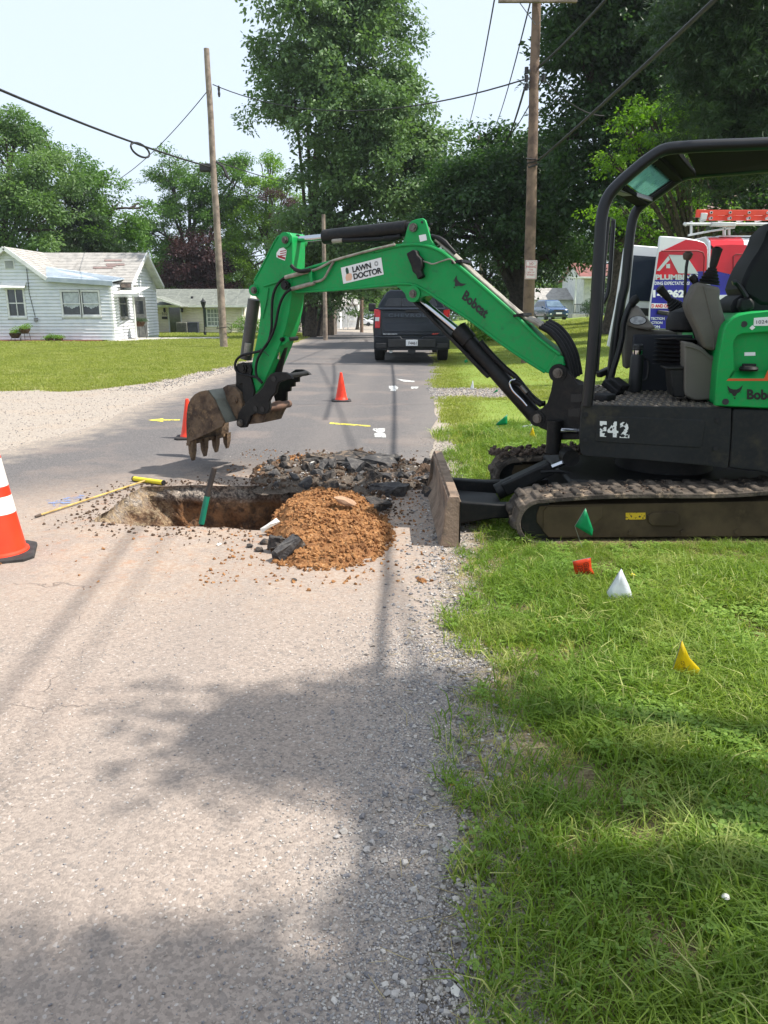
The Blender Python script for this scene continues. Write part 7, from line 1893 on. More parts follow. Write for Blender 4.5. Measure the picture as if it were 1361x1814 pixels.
CN = MB().tube(smooth_path(NT_, 3), .036, 14).build('canopy_post', BKS, EX)
MB().tube(smooth_path(FT_, 3), .036, 14).build('canopy_post', BKS, EX)
MB().tube([hp(x, y, .07) for x, y in Z4((325, 1490), (352, 1130), (372, 800), (395, 560))], .017, 8).build('door_rail', BKS, EX)
def cross(i, j, w=.07, h=.03, nm='canopy_crossbar'): MB().bar(NT_[i], FT_[j], w, h).build(nm, BKS, CN, bevel=.004)
cross(9, 9); 
A0, A1 = hp(*Z4((452, 375))[0], .02), hp(*Z4((665, 200))[0], .02)
B0, B1 = hp(*Z4((600, 480))[0], FO), hp(*Z4((810, 335))[0], FO)
for a, b in ((A0, B0), (A1, B1)): MB().bar(a, b, .09, .03).build('canopy_crossbar', BMT, CN, bevel=.004)
ga = [A0.lerp(A1, .18).lerp(B0.lerp(B1, .18), .07), A0.lerp(A1, .9).lerp(B0.lerp(B1, .9), .07), A0.lerp(A1, .9).lerp(B0.lerp(B1, .9), .9), A0.lerp(A1, .18).lerp(B0.lerp(B1, .18), .9)]
nq = (ga[1] - ga[0]).cross(ga[3] - ga[0]).normalized()
MB().prism(ga, nq * .008).build('roof_glass', glass('green_tinted_glass', (.62, .92, .80, 1), .15, 1.0) if False else dusty_glass(), CN, smooth=False)
for a, b in ((ga[0], ga[1]), (ga[3], ga[2])): MB().bar(a, b, .05, .02).build('glass_frame', BKS, CN)
C0, C1 = hp(*Z4((870, 150))[0], .02), FT_[13]
MB().bar(hp(*Z4((760, 155))[0], .02), hp(*Z4((880, 305))[0], FO), .1, .04).build('canopy_crossbar', BMT, CN, bevel=.006)
rf = [hp(*Z4((860, 150))[0], .05), hp(1560, 248, .05), hp(1560, 282, FO - .05), hp(*Z4((930, 305))[0], FO - .05)]
MB().prism(rf, Vector((0, 0, .03))).build('canopy_roof', BMT, CN, bevel=.005)
cc_ = sum(rf, Vector()) / 4
MB().prism([cc_.lerp(p, .82) - Vector((0, 0, .012)) for p in rf], Vector((0, 0, .01))).build('roof_liner', BMT, CN, smooth=False)
MB().tube(smooth_path([hp(x, y, FO + .1) for x, y in Z9((112, 185), (120, 200), (108, 400), (95, 600), (78, 760), (40, 850))], 3), .018, 8).build('mirror_bracket', BKS, EX)

# --- undercarriage
YT = 4.70; WT = .36
pf = at(953, 925, YT); zb_t = at(953, 969, YT).z; rf_ = (at(953, 884, YT).z - zb_t) / 2
xf, xrr = pf.x + .02, 2.95; rr_ = (at(1361, 866, YT).z - zb_t) / 2 + .008
loop = []
for k in range(25):
    a = pi * 1.5 - pi * k / 24; loop.append((xf + rf_ * cos(a), zb_t + rf_ + rf_ * sin(a)))
for k in range(1, 26):
    t = k / 26; loop.append((xf + (xrr - xf) * t, zb_t + 2 * rf_ + 2 * (rr_ - rf_) * t + .012 * sin(t * pi * 2.5)))
for k in range(25):
    a = pi * .5 - pi * k / 24; loop.append((xrr + rr_ * cos(a), zb_t + rr_ + rr_ * sin(a)))
for k in range(1, 26):
    t = k / 26; loop.append((xrr + (xf - xrr) * t, zb_t))
Ls = [Vector((x, 0, z)) for x, z in loop]; nL = len(Ls)
def outn(i):
    t = (Ls[(i + 1) % nL] - Ls[(i - 1) % nL]).normalized(); return Vector((-t.z, 0, t.x))
mb = MB(); vs = []; fs = []
for i, p in enumerate(Ls):
    o_ = outn(i); q = p - o_ * .03
    for (v, y) in ((p, YT), (p, YT + WT), (q, YT + WT), (q, YT)): vs.append((v.x, y, v.z))
for i in range(nL):
    j = (i + 1) % nL
    for k in range(4): fs.append((4 * i + k, 4 * i + (k + 1) % 4, 4 * j + (k + 1) % 4, 4 * j + k))
mb.add(vs, fs); TRK1 = mb.build('track', TRK, EX, bevel=.004)
# lugs
bm_ = MB()
for (y0, y1, dx) in ((-.178, .01, -.02), (-.01, .178, .02)):
    bm_.hexa([(dx - .036, y0, -.004), (dx + .036, y0, -.004), (dx + .036, y1, -.004), (dx - .036, y1, -.004), (dx - .02, y0 + .006, .03), (dx + .02, y0 + .006, .03), (dx + .02, y1 - .006, .03), (dx - .02, y1 - .006, .03)])
lug = bm_.build('track_lug', TRK, None, bevel=.007); lmesh = lug.data; bpy.data.objects.remove(lug)
per = [0]
for i in range(nL): per.append(per[-1] + (Ls[(i + 1) % nL] - Ls[i]).length)
nlug = int(per[-1] / .125)
for k in range(nlug):
    s_ = per[-1] * k / nlug; i = max(j for j in range(nL) if per[j] <= s_); f = (s_ - per[i]) / (per[i + 1] - per[i])
    p = Ls[i].lerp(Ls[(i + 1) % nL], f); o_ = (outn(i) * (1 - f) + outn((i + 1) % nL) * f).normalized()
    t = Vector((o_.z, 0, -o_.x))
    if p.z < zb_t + .02 and p.x > xf + .1: continue
    M_ = Matrix((( t.x, 0, o_.x), (0, 1, 0), (t.z, 0, o_.z))).to_4x4(); M_.translation = Vector((p.x, YT + WT / 2, p.z))
    lo_ = bpy.data.objects.new('track_lug', lmesh); COL.objects.link(lo_); lo_.matrix_basis = M_
    md = lo_.modifiers.new('bevel', 'BEVEL'); md.width = .007; md.segments = 2
    lo_.parent = TRK1; lo_.matrix_parent_inverse = world_mat(TRK1).inverted()
def tplate(name, pts, Y, th, m, parent, bevel=.004):
    mb = MB(); mb.prism([at(x, y, Y) for x, y in pts], (0, th, 0)); return mb.build(name, m, parent, bevel=bevel)
tplate('frame_rail', [(951, 912), (956, 897), (975, 895), (1560, 884), (1560, 948), (982, 953), (966, 944), (951, 925)], YT + .05, .26, TRF, TRK1)
tplate('frame_cover', Z5((30, 1012), (362, 1008), (366, 1075), (300, 1130), (240, 1192), (40, 1200), (5, 1160), (5, 1040)), YT + .042, .03, TRF, TRK1)
CP = tplate('access_cover', Z5((668, 1048), (800, 1045), (826, 1060), (826, 1115), (800, 1130), (665, 1128), (640, 1105), (640, 1068)), YT + .036, .02, TRF, TRK1)
stk = tplate('warning_sticker', Z5((503, 1050), (622, 1049), (622, 1089), (503, 1091)), YT + .046, .006, mat('sticker_yellow', S(206, 172, 30), S(60, 52, 30), 60, .6, lo=.56, hi=.6), TRK1, bevel=0)
for x, y in Z5((312, 1172), (535, 1172), (850, 1168), (1175, 1164)): MB().cyl(at(x, y, YT + .04), at(x, y, YT + .04) + Vector((0, .03, 0)), .018, 10).build('bolt', TRF, TRK1)
MB().cyl((xf + .005, YT + .06, zb_t + rf_), (xf + .005, YT + .3, zb_t + rf_), rf_ - .035, 28).build('idler_wheel', BKM, TRK1)
for k in range(6): MB().cyl((xf + .28 + k * .33, YT + .08, zb_t + .055), (xf + .28 + k * .33, YT + .28, zb_t + .055), .05, 12).build('roller', TRF, TRK1)
cp_t = copy_tree(TRK1, EX, (.05, 1.29, 0))
# dirt on the far track
A_ = []; B_ = []; C_ = []
for _ in range(420):
    x = random.uniform(.86, 1.9); y = random.uniform(6.0, 6.34); s = random.uniform(.008, .032)
    A_.append((x, y, zb_t + 2 * rf_ + 2 * (rr_ - rf_) * (x - .9) / 2 + .012 + s * .3 + .02 * random.random())); B_.append((random.uniform(-.5, .5), random.uniform(-.5, .5), random.uniform(0, 6))); C_.append(s)
for _ in range(160):
    x = random.uniform(1.0, 1.9); y = random.uniform(4.74, 5.04); s = random.uniform(.004, .014)
    A_.append((x, y, zb_t + 2 * rf_ + 2 * (rr_ - rf_) * (x - .9) / 2 + .01)); B_.append((0, 0, random.uniform(0, 6))); C_.append(s)
md_ = scatter('mud_clods', A_, B_, C_, stone_variants('mudclod', mat('mud_dark', S(64, 52, 44), S(96, 80, 66), 20, .95, bump=.6, bsc=60, bd=.01), flat=.7), EX); md_['kind'] = 'stuff'

MB().bb(1.25, 2.75, YT + WT, 5.98, .14, .36).build('cross_frame', BKM, EX, bevel=.02)
MB().cyl((2.05, 5.55, .36), (2.05, 5.55, .58), .34, 28).build('turntable', BKM, EX)
# blade with arms
bx0 = at(822, 972, 4.70).x - .025; bY0, bY1 = 4.70, 6.28; bz = .32
prof = [(bx0 - .13, .005), (bx0, .0), (bx0 + .0, .30), (bx0 - .015, bz + .015), (bx0 - .075, bz + .015), (bx0 - .10, .26), (bx0 - .105, .16), (bx0 - .12, .07)]
# the curved mould board is slimmer than the boxed ends
board = [(bx0 - .135, .005), (bx0 - .10, .0), (bx0 - .055, .10), (bx0 - .045, .2), (bx0 - .055, bz), (bx0 - .085, bz), (bx0 - .075, .2), (bx0 - .085, .11)]
mb = MB(); mb.prism([(x, bY0 + .02, z) for x, z in board], (0, bY1 - bY0 - .04, 0)); BL = mb.build('blade', BLDM, EX, bevel=.004)
for y_ in (bY0, bY1 - .03):
    mb = MB(); mb.prism([(x, y_, z) for x, z in prof], (0, .03, 0)); mb.build('blade_end', BLDM, BL, bevel=.004)
mb = MB(); mb.prism([(bx0 - .07, bY0 + .02, bz), (bx0 - .01, bY0 + .02, bz - .0), (bx0 - .01, bY0 + .02, bz + .018), (bx0 - .07, bY0 + .02, bz + .018)], (0, bY1 - bY0 - .04, 0)); mb.build('top_rail', BLDM, BL, bevel=.004)
MB().bb(bx0 - .01, bx0, bY0, bY1, .03, bz - .02).build('back_plate', BKM, BL)
for (ya, yb2) in ((5.02, 5.1), (5.72, 5.80)):
    mb = MB(); mb.prism([(bx0, ya, .06), (bx0 + .25, ya, .10), (1.4, ya, .12), (1.4, ya, .22), (bx0 + .3, ya, .20), (bx0, ya, .22)], (0, yb2 - ya, 0)); mb.build('blade_arm', BKM, EX, bevel=.01)
mb = MB(); mb.prism([(bx0, 5.1, .14), (bx0, 5.72, .14), (bx0 + .35, 5.6, .14), (bx0 + .35, 5.22, .14)], (0, 0, -.03)); mb.build('arm_web', BKM, EX, bevel=.006)
MB().bar(at(890, 866, 5.42), at(976, 826, 5.42), .13, .1).build('blade_cylinder', BKM, EX, bevel=.015)
MB().cyl(at(880, 872, 5.42), at(910, 857, 5.42), .06, 14).build('cylinder_foot', BKM, EX)
MB().cyl(at(974, 829, 5.42), at(1016, 812, 5.42), .022, 14).build('cylinder_rod', CHROME, EX)
MB().cyl(at(1012, 812, 5.36), at(1012, 812, 5.36) + Vector((0, .14, 0)), .06, 16).build('cylinder_eye', BKM, EX)
MB().tube(smooth_path([at(x, y, 5.3) for x, y in Z5((-10, 805), (60, 800), (140, 805), (200, 830), (260, 845))], 3), .012, 6).build('hose', RUB, EX)
# ================================================================== things lying and standing about
# thermos on the excavator floor
p = hp(*Z5((555, 318))[0], .85); tz = ztop + .014; k_ = (tz - CAM_H) / (p.z - CAM_H)
p = EYE + (p - EYE) * k_
t = thing('thermos', p, 'black thermos bottle standing on the excavator floor mat', 'thermos')
MB().lathe([(.045, 0), (.048, .01), (.048, .25), (.04, .27)], 18, p).build('bottle', BLK, t)
MB().lathe([(.036, 0), (.038, .01), (.038, .03), (.03, .035)], 18, p + Vector((0, 0, .27))).build('steel_collar', CHROME, t)
MB().lathe([(.036, 0), (.036, .03), (.028, .04)], 18, p + Vector((0, 0, .305))).build('cap', BLK, t)
MB().tube(smooth_path([p + Vector((.046, 0, .24)), p + Vector((.085, 0, .22)), p + Vector((.085, 0, .1)), p + Vector((.046, 0, .08))], 3), .009, 6).build('handle', BLK, t)
# cones
ORC = mat('cone_orange', S(236, 60, 26), S(226, 52, 24), 3, .45, dirt=S(190, 60, 40), dsc=9, dlo=.6, dhi=.8)
WHC = mat('cone_white_band', S(226, 222, 216), S(206, 202, 196), 6, .35, dirt=S(170, 160, 148), dsc=12, dlo=.55, dhi=.75)
CBK = mat('cone_base_black', S(40, 38, 38), S(58, 55, 54), 9, .85)
def cone(px, py, label, H, rb, base, orange_base=False, rot=0.0):
    g = gnd(px, py); t = thing('traffic_cone', g, label, 'traffic cone')
    R_ = Matrix.Rotation(rot, 3, 'Z')
    mb = MB(); h = base / 2; c_ = h * .28
    ring = [(-h, -h + c_), (-h + c_, -h), (h - c_, -h), (h, -h + c_), (h, h - c_), (h - c_, h), (-h + c_, h), (-h, h - c_)]
    mb.loft([[g + R_ @ Vector((x * s_, y * s_, z)) for x, y in ring] for s_, z in ((1, .002), (1, .022), (.96, .03), (.9, .032))]); mb.build('base', CBK, t, bevel=.003)
    body = MB(); rt_ = rb * .2
    rad = lambda z: rb + (rt_ - rb) * (z - .03) / (H - .03)
    body.lathe([(rb * 1.12, .03), (rb * 1.1, .04), (rb, .05)] + [(rad(z), z) for z in (.2 * H, .4 * H, .6 * H, .8 * H, H)] + [(rt_ * .7, H + .004), (rt_ * .55, H - .02)], 28, g); body.build('body', ORC, t)
    return t, g, rad
cone(605, 711, 'small plain orange cone standing alone on the road before the pickup', .457, .095, .31, rot=.1)
cone(336, 777, 'plain orange cone half hidden behind the excavator bucket', .457, .095, .31, rot=.1)
g0 = gnd(-8, 985)
cg, g, rad = cone(2, 984, 'big orange cone with two white bands cut off by the left edge', .91, .150, .40, rot=.35)
for z0_, z1_ in ((at(10, 907, g.y).z, at(8, 877, g.y).z), (at(5, 860, g.y).z, at(0, 812, g.y).z)):
    MB().lathe([(rad(z0_) + .0015, z0_), (rad(z1_) + .0015, z1_)], 28, g, caps=False).build('white_band', WHC, cg)
# yellow T probe lying at the end of the hole
YEL = mat('yellow_paint', S(214, 196, 40), S(196, 176, 40), 8, .45, dirt=S(150, 130, 60), dsc=30, dlo=.6, dhi=.75)
a, b = gnd(72, 912, .02), gnd(262, 850, .03); c, d = gnd(238, 848, .03), gnd(289, 855, .03)
t = thing('soil_probe', a.lerp(b, .5), 'long yellow T-handled soil probe lying by the hole', 'soil probe')
MB().cyl(a, b, .0075, 10).build('rod', mat('dull_tan_rod', S(188, 162, 92), S(150, 126, 80), 20, .7), t)
MB().tube([a - (b - a).normalized() * .05, a], [.008, .012], 8).build('rod_tip', mat('rod_tip', S(80, 66, 56)), t)
MB().cyl(c, d, .021, 14).build('handle', YEL, t)
dv_ = (d - c).normalized()
for q, s_ in ((c, -1), (d, 1)): MB().cyl(q, q + dv_ * s_ * .012, .022, 14).build('end_cap', BLK, t)
# digging bar standing in the hole
top_, mid_, low_ = at(380, 829, 5.62), at(367, 879, 5.60), at(357, 928, 5.58)
lowe = low_ + (low_ - mid_) * 1.6
t = thing('digging_bar', lowe, 'steel bar with a green sleeve leaning in the hole', 'digging bar')
MB().cyl(mid_, top_, .021, 14).build('bar', mat('bar_dark', S(52, 46, 42), S(74, 62, 54), 14, .6), t)
MB().cyl(mid_, low_, .022, 14).build('green_sleeve', mat('sleeve_green', S(28, 128, 100), S(24, 112, 88), 5, .5), t)
MB().cyl(low_, lowe, .014, 10).build('bar_foot', mat('bar_dark', None), t)
# paint marks sprayed on the road
def mark(name, pts, m, label, amp=.006, lift=.010):
    P = [gnd(x, y) for x, y in pts]; P = [Vector((p.x, p.y, 0)) for p in P]
    P = jag(P, .02, amp * 3, 3)
    mb = MB(); mb.add([(p.x, p.y, gz(p.x, p.y) + lift + .0006 * max(0, p.y - 12)) for p in P], [tuple(range(len(P)))])
    o = mb.build(name, m, None, smooth=False, recalc=False)
    if o.data.polygons[0].normal.z < 0: o.data.flip_normals()
    return struct(o)
def paint(name, c, cov=.5):
    m = NT(name); m.color(c); m.rough(.8)
    a_ = m.ramp(m.noise(24, 8, .75), cov - .06, cov + .06, 0, .95); m.l(a_, m.b.inputs['Alpha']); return m.m
PWH = paint('white_road_paint', S(214, 214, 210), .47); PYE = paint('yellow_road_paint', S(226, 210, 80), .46); PBL = paint('blue_road_paint', S(120, 140, 184), .54)
mark('road_marking', [(661, 760), (683, 760), (681, 768), (684, 776), (662, 776), (666, 768)], PWH, '')
mark('road_marking', [(689, 685), (703, 684), (706, 689), (700, 694), (692, 693)], PWH, '')
mark('road_marking', [(728, 686), (742, 686), (740, 689), (729, 690)], PWH, '')
mark('road_marking', [(702, 672), (720, 674), (735, 676), (735, 678), (716, 677)], PWH, '')
mark('road_marking', [(584, 749.5), (656, 755), (656, 757), (584, 752)], PYE, '', .002)
mark('road_marking', [(262, 745.5), (290, 742), (288, 744), (319, 744.2), (319, 745.8), (288, 746.2), (290, 748.5)], PYE, '', .002)
mark('road_marking', [(82, 888), (95, 890), (120, 883), (148, 878), (152, 883), (128, 892), (100, 899), (86, 896)], PBL, '', .02)
# utility flags
STK = mat('flag_wire', S(150, 152, 150), None, rough=.4, metal=.6)
def fmat(name, c):
    m = NT(name); m.color(m.mix(m.ramp(m.noise(25), .35, .65), c, tuple(list(x * .86 for x in c[:3]) + [1]))); m.rough(.4)
    tr = m.n('ShaderNodeBsdfTranslucent'); tr.inputs[0].default_value = c
    mx = m.n('ShaderNodeMixShader'); mx.inputs[0].default_value = .4
    m.l(m.b.outputs[0], mx.inputs[1]); m.l(tr.outputs[0], mx.inputs[2]); m.l(mx.outputs[0], m.t.nodes['Material Output'].inputs[0]); return m.m
FG, FO_, FW, FYL = fmat('flag_green', S(0, 150, 90)), fmat('flag_orange', S(226, 74, 30)), fmat('flag_white', S(232, 236, 240)), fmat('flag_yellow', S(226, 200, 20))
def flag(base, poly, m, label, text=None, lean=(0, 0), solid=True):
    """base: (px,py) where the wire enters the grass; poly: flag outline in px, first point = fold at the wire"""
    g = gnd(*base); Y = g.y
    t = thing('marker_flag', g, label, 'marker flag')
    qx, qy = sum(p[0] for p in poly) / len(poly), sum(p[1] for p in poly) / len(poly)
    P = [at(qx + (x - qx) * 1.12, qy + (y - qy) * 1.06 - 2, Y) for x, y in poly]
    cen = sum(P, Vector()) / len(P)
    vs = []; n = len(P)
    N_ = 6; rows = []
    for i in range(n):
        a, b = P[i], P[(i + 1) % n]
        for k in range(4): rows.append(a.lerp(b, k / 4))
    W = (max(p.x for p in P) - min(p.x for p in P))
    for p in rows: vs.append(p + Vector((0, .025 * W * sin((p.x - cen.x) / W * 4 + (p.z - cen.z) / W * 2), 0)))
    inner = [cen.lerp(p, .5) + Vector((0, .015 * W * cos((p.x - cen.x) / W * 5), 0)) for p in rows]
    m_ = len(rows); mb = MB(); mb.add(vs + inner + [cen], [(i, (i + 1) % m_, m_ + (i + 1) % m_, m_ + i) for i in range(m_)] + [(m_ + i, m_ + (i + 1) % m_, 2 * m_) for i in range(m_)])
    fo = mb.build('flag', m, t)
    md = fo.modifiers.new('thick', 'SOLIDIFY'); md.thickness = .0012
    top = P[0]
    bk_ = Vector((0, .004, 0)); MB().tube([g - Vector((0, 0, .05)), P[1] + bk_, top + bk_], .0016 if Y < 6 else .003, 6).build('wire_stake', STK, t)
    if text:
        for (s_, bl, br, tl) in text:
            text_on('lettering', s_, at(*bl, Y) , at(*br, Y), at(*tl, Y), BPR, t, (0, -1, 0), off=.28 * W * .0 + .02, bold=.0)
    return t
flag((1042, 985), [(1038, 904), (1021, 934), (1048, 951), (1050, 940)], FG, 'green triangular marker flag in front of the excavator track')
flag((1036, 1042), [(1046, 991), (1017, 997), (1020, 1018), (1052, 1019), (1047, 1008)], FO_, 'crumpled orange marker flag lettered BURIED CABLE low in the grass', text=[('BURIED', (1044, 1013), (1041, 994), (1035, 1014)), ('CABLE', (1033, 1017), (1030, 999), (1024, 1018))])
flag((1082, 1085), [(1101, 1012), (1078, 1050), (1080, 1071), (1100, 1067), (1120, 1062), (1113, 1040)], FW, 'white marker flag standing alone in the rough grass')
flag((1242, 1230), [(1210, 1139), (1196, 1186), (1242, 1206), (1238, 1186), (1222, 1168)], FYL, 'big yellow marker flag nearest the camera in long grass', text=[('BURIED', (1216, 1186), (1208, 1166), (1210, 1188))])
flag((898, 775), [(898, 737), (881, 752), (880, 755), (898, 754)], FG, 'small green marker flag on the verge under the boom cylinder')
flag((947, 790), [(944, 759), (938, 772), (947, 782), (948, 774)], FYL, 'yellow marker flag below the swing bracket')
flag((937, 762), [(933, 729), (932, 737), (942, 741), (943, 736)], FYL, 'yellow scrap of marker flag just under the boom cylinder foot')
flag((837, 697), [(838, 676), (833, 692), (840, 692)], FW, 'white marker flag at the gravel driveway mouth')
flag((874, 702), [(881, 691), (873, 699), (882, 695)], FG, 'bent green marker flag by the gravel driveway mouth')
flag((826, 648), [(827, 638), (823, 641), (824, 645), (829, 643)], FG, 'tiny green marker flag in the shade beside the pickup')
flag((932, 770), [(942, 754), (926, 757), (927, 763), (940, 760)], FW, 'crumpled white marker flag lying near the yellow one')
# cigarette butt, litter, twig
g = gnd(802, 1391, .006); t = thing('cigarette_butt', g, 'orange cigarette filter lying on the gravel edge', 'cigarette butt')
MB().cyl(g - Vector((.011, 0, 0)), g + Vector((.008, .002, 0)), .0038, 10).build('filter', mat('butt_orange', S(214, 146, 72)), t)
MB().cyl(g + Vector((.008, .002, 0)), g + Vector((.012, .0024, 0)), .0037, 10).build('ash_end', WHT, t)
def one_stone(px, py, s, m, label, cat='stone', grp=None, flat=.6, name='stone', rot=None, el=1.0, sink=.25):
    g = gnd(px, py); b = bmesh.new()
    for _ in range(16):
        d_ = rnd_dir(); b.verts.new(Vector((d_.x * s * el, d_.y * s * random.uniform(.6, .9), d_.z * s * flat)))
    r_ = bmesh.ops.convex_hull(b, input=b.verts); bmesh.ops.delete(b, geom=[v for v in b.verts if not v.link_faces], context='VERTS')
    me = bpy.data.meshes.new(name); b.to_mesh(me); b.free(); me.materials.append(m)
    o = bpy.data.objects.new(name, me); COL.objects.link(o); o.location = g + Vector((0, 0, s * flat * (1 - sink))); o.rotation_euler = (0, 0, random.uniform(0, 6))
    return tag(o, label, cat, grp)
CHP = mat('chip_white', S(214, 210, 200), S(190, 186, 178), 30, .8)
one_stone(806, 1755, .017, CHP, 'long white stone chip at the bottom gravel edge', el=1.5)
one_stone(790, 1798, .012, STM, 'dark rounded pebble at the very bottom of the gravel')
one_stone(710, 1655, .012, STM, 'flat grey pebble alone in the shaded gravel')
for (px, py, nm, m_, lb, r_) in ((1279, 1640, 'clover_flower', WHC, 'single white clover flower in the long grass at lower right', .010), (1119, 1046, 'dandelion_flower', mat('dandelion_yellow', S(222, 190, 30), None, rough=.8), 'yellow dandelion flower just right of the white flag', .014)):
    g = gnd(px, py); h_ = .085
    t = thing(nm, g, lb, 'flower')
    MB().cyl(g, g + Vector((0, 0, h_)), .0012, 6).build('stem', GRN, t)
    P_ = [(r_ * .5, -.3 * r_), (r_, .1 * r_), (r_ * .8, .6 * r_), (r_ * .3, .9 * r_)]
    MB().lathe(P_, 12, g + Vector((0, 0, h_))).build('flower_head', m_, t)
# twigs and straw on the gravel
P = []; Rr = []; Sc = []
for _ in range(420):
    y = 1.2 + 3.2 * random.random(); x = xr_edge(y) + random.gauss(.0, .12)
    P.append((x, y, .012)); Rr.append((random.uniform(-.15, .15), random.uniform(1.35, 1.6), random.uniform(0, 6.28))); Sc.append(random.uniform(.5, 1.3))
sv = []
for s in range(3):
    mb = MB(); mb.tube([(0, 0, 0), (.002 * s, .002, .035), (0, .004, .07)], [.0009, .0009, .0005], 4); sv.append(variant(mb, f'straw_{s}', GD))
tag(scatter('straw_litter', P, Rr, Sc, sv), 'dry straw scattered along the gravel edge', None, kind='stuff')

# ------------------------------------------------------------------ spoil heaps
def soil_mat(name, c1, c2, c3):
    m = NT(name); n = m.noise(14, 8, .7); f = m.noise(60, 5, .7)
    col = m.mix(m.ramp(n, .35, .65), c1, c2); col = m.mix(m.ramp(f, .55, .7), col, c3)
    m.color(col); m.rough(1.0); m.b.inputs['Specular IOR Level'].default_value = .1
    m.bump(m.math('ADD', n, m.math('MULTIPLY', f, .6)), 1.0, .03); return m.m
SOIL = soil_mat('orange_clay', S(176, 128, 84), S(130, 90, 60), S(204, 168, 126))
SOILD = soil_mat('brown_topsoil', S(112, 92, 76), S(80, 66, 56), S(150, 132, 112))
AGG = soil_mat('crushed_base', S(112, 102, 92), S(84, 76, 68), S(150, 138, 124))
def heap(name, outline, peaks, m, label, cat='soil heap', step=.022, rough=.05, seed=0):
    """outline px polygon on the ground; peaks [(px,py,Y,radius)] -> hill heights"""
    P = [gnd(x, y) for x, y in outline]; P = [Vector((p.x, p.y, 0)) for p in P]
    x0, x1 = min(p.x for p in P), max(p.x for p in P); y0, y1 = min(p.y for p in P), max(p.y for p in P)
    pk = [(at(a, b, Y), r) for a, b, Y, r in peaks]
    segs = list(zip(P, P[1:] + P[:1]))
    def edge_d(x, y):
        v = Vector((x, y, 0)); dmin = 9
        for a, b in segs:
            t_ = max(0, min(1, (v - a).dot(b - a) / (b - a).length_squared)); dmin = min(dmin, (v - a.lerp(b, t_)).length)
        return dmin if in_poly(x, y, P) else -dmin
    nx_, ny_ = int((x1 - x0) / step) + 3, int((y1 - y0) / step) + 3
    vs = []; keep = []
    for j in range(ny_):
        for i in range(nx_):
            x, y = x0 - step + i * step, y0 - step + j * step
            d_ = edge_d(x, y) + .04 * noise.noise(Vector((x * 9, y * 9, seed)))
            h = 0
            for c, r in pk:
                dd_ = math.hypot(x - c.x, y - c.y) / r
                h = max(h, c.z * max(0, 1 - dd_ ** 1.15))
            e = sstep(0, .14, d_)
            nz = noise.fractal(Vector((x * 5, y * 5, seed)), 1.0, 2.0, 5) * rough + abs(noise.noise(Vector((x * 21, y * 21, seed + 4)))) * rough * .55 + noise.noise(Vector((x * 48, y * 48, seed))) * rough * .2
            z = (.02 + max(h, .03) + nz) * e - .012
            if d_ < 0: z = -.03
            vs.append((x, y, z)); keep.append(d_ > -.03)
    fs = []
    for j in range(ny_ - 1):
        for i in range(nx_ - 1):
            q = (j * nx_ + i, j * nx_ + i + 1, (j + 1) * nx_ + i + 1, (j + 1) * nx_ + i)
            if any(keep[k] for k in q): fs.append(q)
    used = sorted({i for f in fs for i in f}); mp = {o_: k for k, o_ in enumerate(used)}
    mb = MB(); mb.add([vs[i] for i in used], [tuple(mp[i] for i in f) for f in fs])
    o = mb.build(name, m, None, recalc=False, ang=1.2)
    tag(o, label, cat)
    def hz(x, y):
        i, j = int((x - x0 + step) / step), int((y - y0 + step) / step)
        if 0 <= i < nx_ and 0 <= j < ny_: return vs[j * nx_ + i][2]
        return 0
    return o, hz, P
o1, hz1, P1 = heap('soil_heap', [(478, 968), (486, 1000), (520, 1012), (575, 1014), (640, 1006), (683, 984), (700, 955), (692, 925), (668, 905), (640, 880), (600, 870), (560, 865), (520, 880), (485, 915), (474, 945)],
    [(562, 880, 5.35, .62), (520, 922, 5.05, .55), (610, 898, 5.35, .5), (560, 915, 4.95, .66), (600, 936, 4.85, .62), (640, 948, 4.9, .5), (540, 952, 4.7, .5)], SOIL, 'heap of orange clay dug out beside the hole', rough=.026)
o2, hz2, P2 = heap('soil_heap', [(440, 855), (450, 830), (500, 815), (560, 808), (640, 806), (720, 818), (785, 838), (785, 860), (740, 870), (700, 880), (690, 915), (660, 900), (600, 868), (540, 862), (470, 868)],
    [(640, 828, 7.2, .6), (575, 828, 7.2, .6), (690, 840, 7.0, .5), (520, 838, 7.0, .45), (660, 855, 6.3, .45), (765, 843, 7.0, .16)], AGG, 'low spread of broken road base and dirt behind the hole', step=.03, rough=.05, seed=5)
o3, hz3, P3_ = heap('soil_heap', [(448, 836), (470, 822), (520, 812), (565, 806), (560, 822), (500, 836)], [(520, 816, 7.9, .4)], SOIL, 'thin streak of orange soil behind the asphalt chunks', step=.03, rough=.04, seed=9)
# clods
CV1 = stone_variants('clod', SOIL, flat=.75); CV2 = stone_variants('crumb', SOILD, flat=.75); CV3 = stone_variants('agg', STM, flat=.7)
def clods(name, hz, P, n, smin, smax, V, label, spread=.25, pw=3, off=(0, 0)):
    x0, x1 = min(p.x for p in P) - spread, max(p.x for p in P) + spread; y0, y1 = min(p.y for p in P) - spread, max(p.y for p in P) + spread
    A = []; B = []; C = []
    while len(A) < n:
        x, y = random.uniform(x0, x1), random.uniform(y0, y1)
        ins = in_poly(x, y, P)
        if not ins and random.random() > .12: continue
        if in_poly(x, y, PITJ) and not ins: continue
        s = smin + (smax - smin) * random.random() ** pw; 
        if not ins: s *= .6
        A.append((x, y, max(hz(x, y), .004) + s * .3)); B.append((random.uniform(-.5, .5), random.uniform(-.5, .5), random.uniform(0, 6))); C.append(s)
    tag(scatter(name, A, B, C, V), label, None, kind='stuff')
clods('clay_clods', hz1, P1, 7000, .003, .028, CV1, 'crumbs and clods of orange clay on and around the heap')
clods('dirt_crumbs', hz2, P2, 2600, .006, .034, CV2, 'dark dirt crumbs over the broken road base')
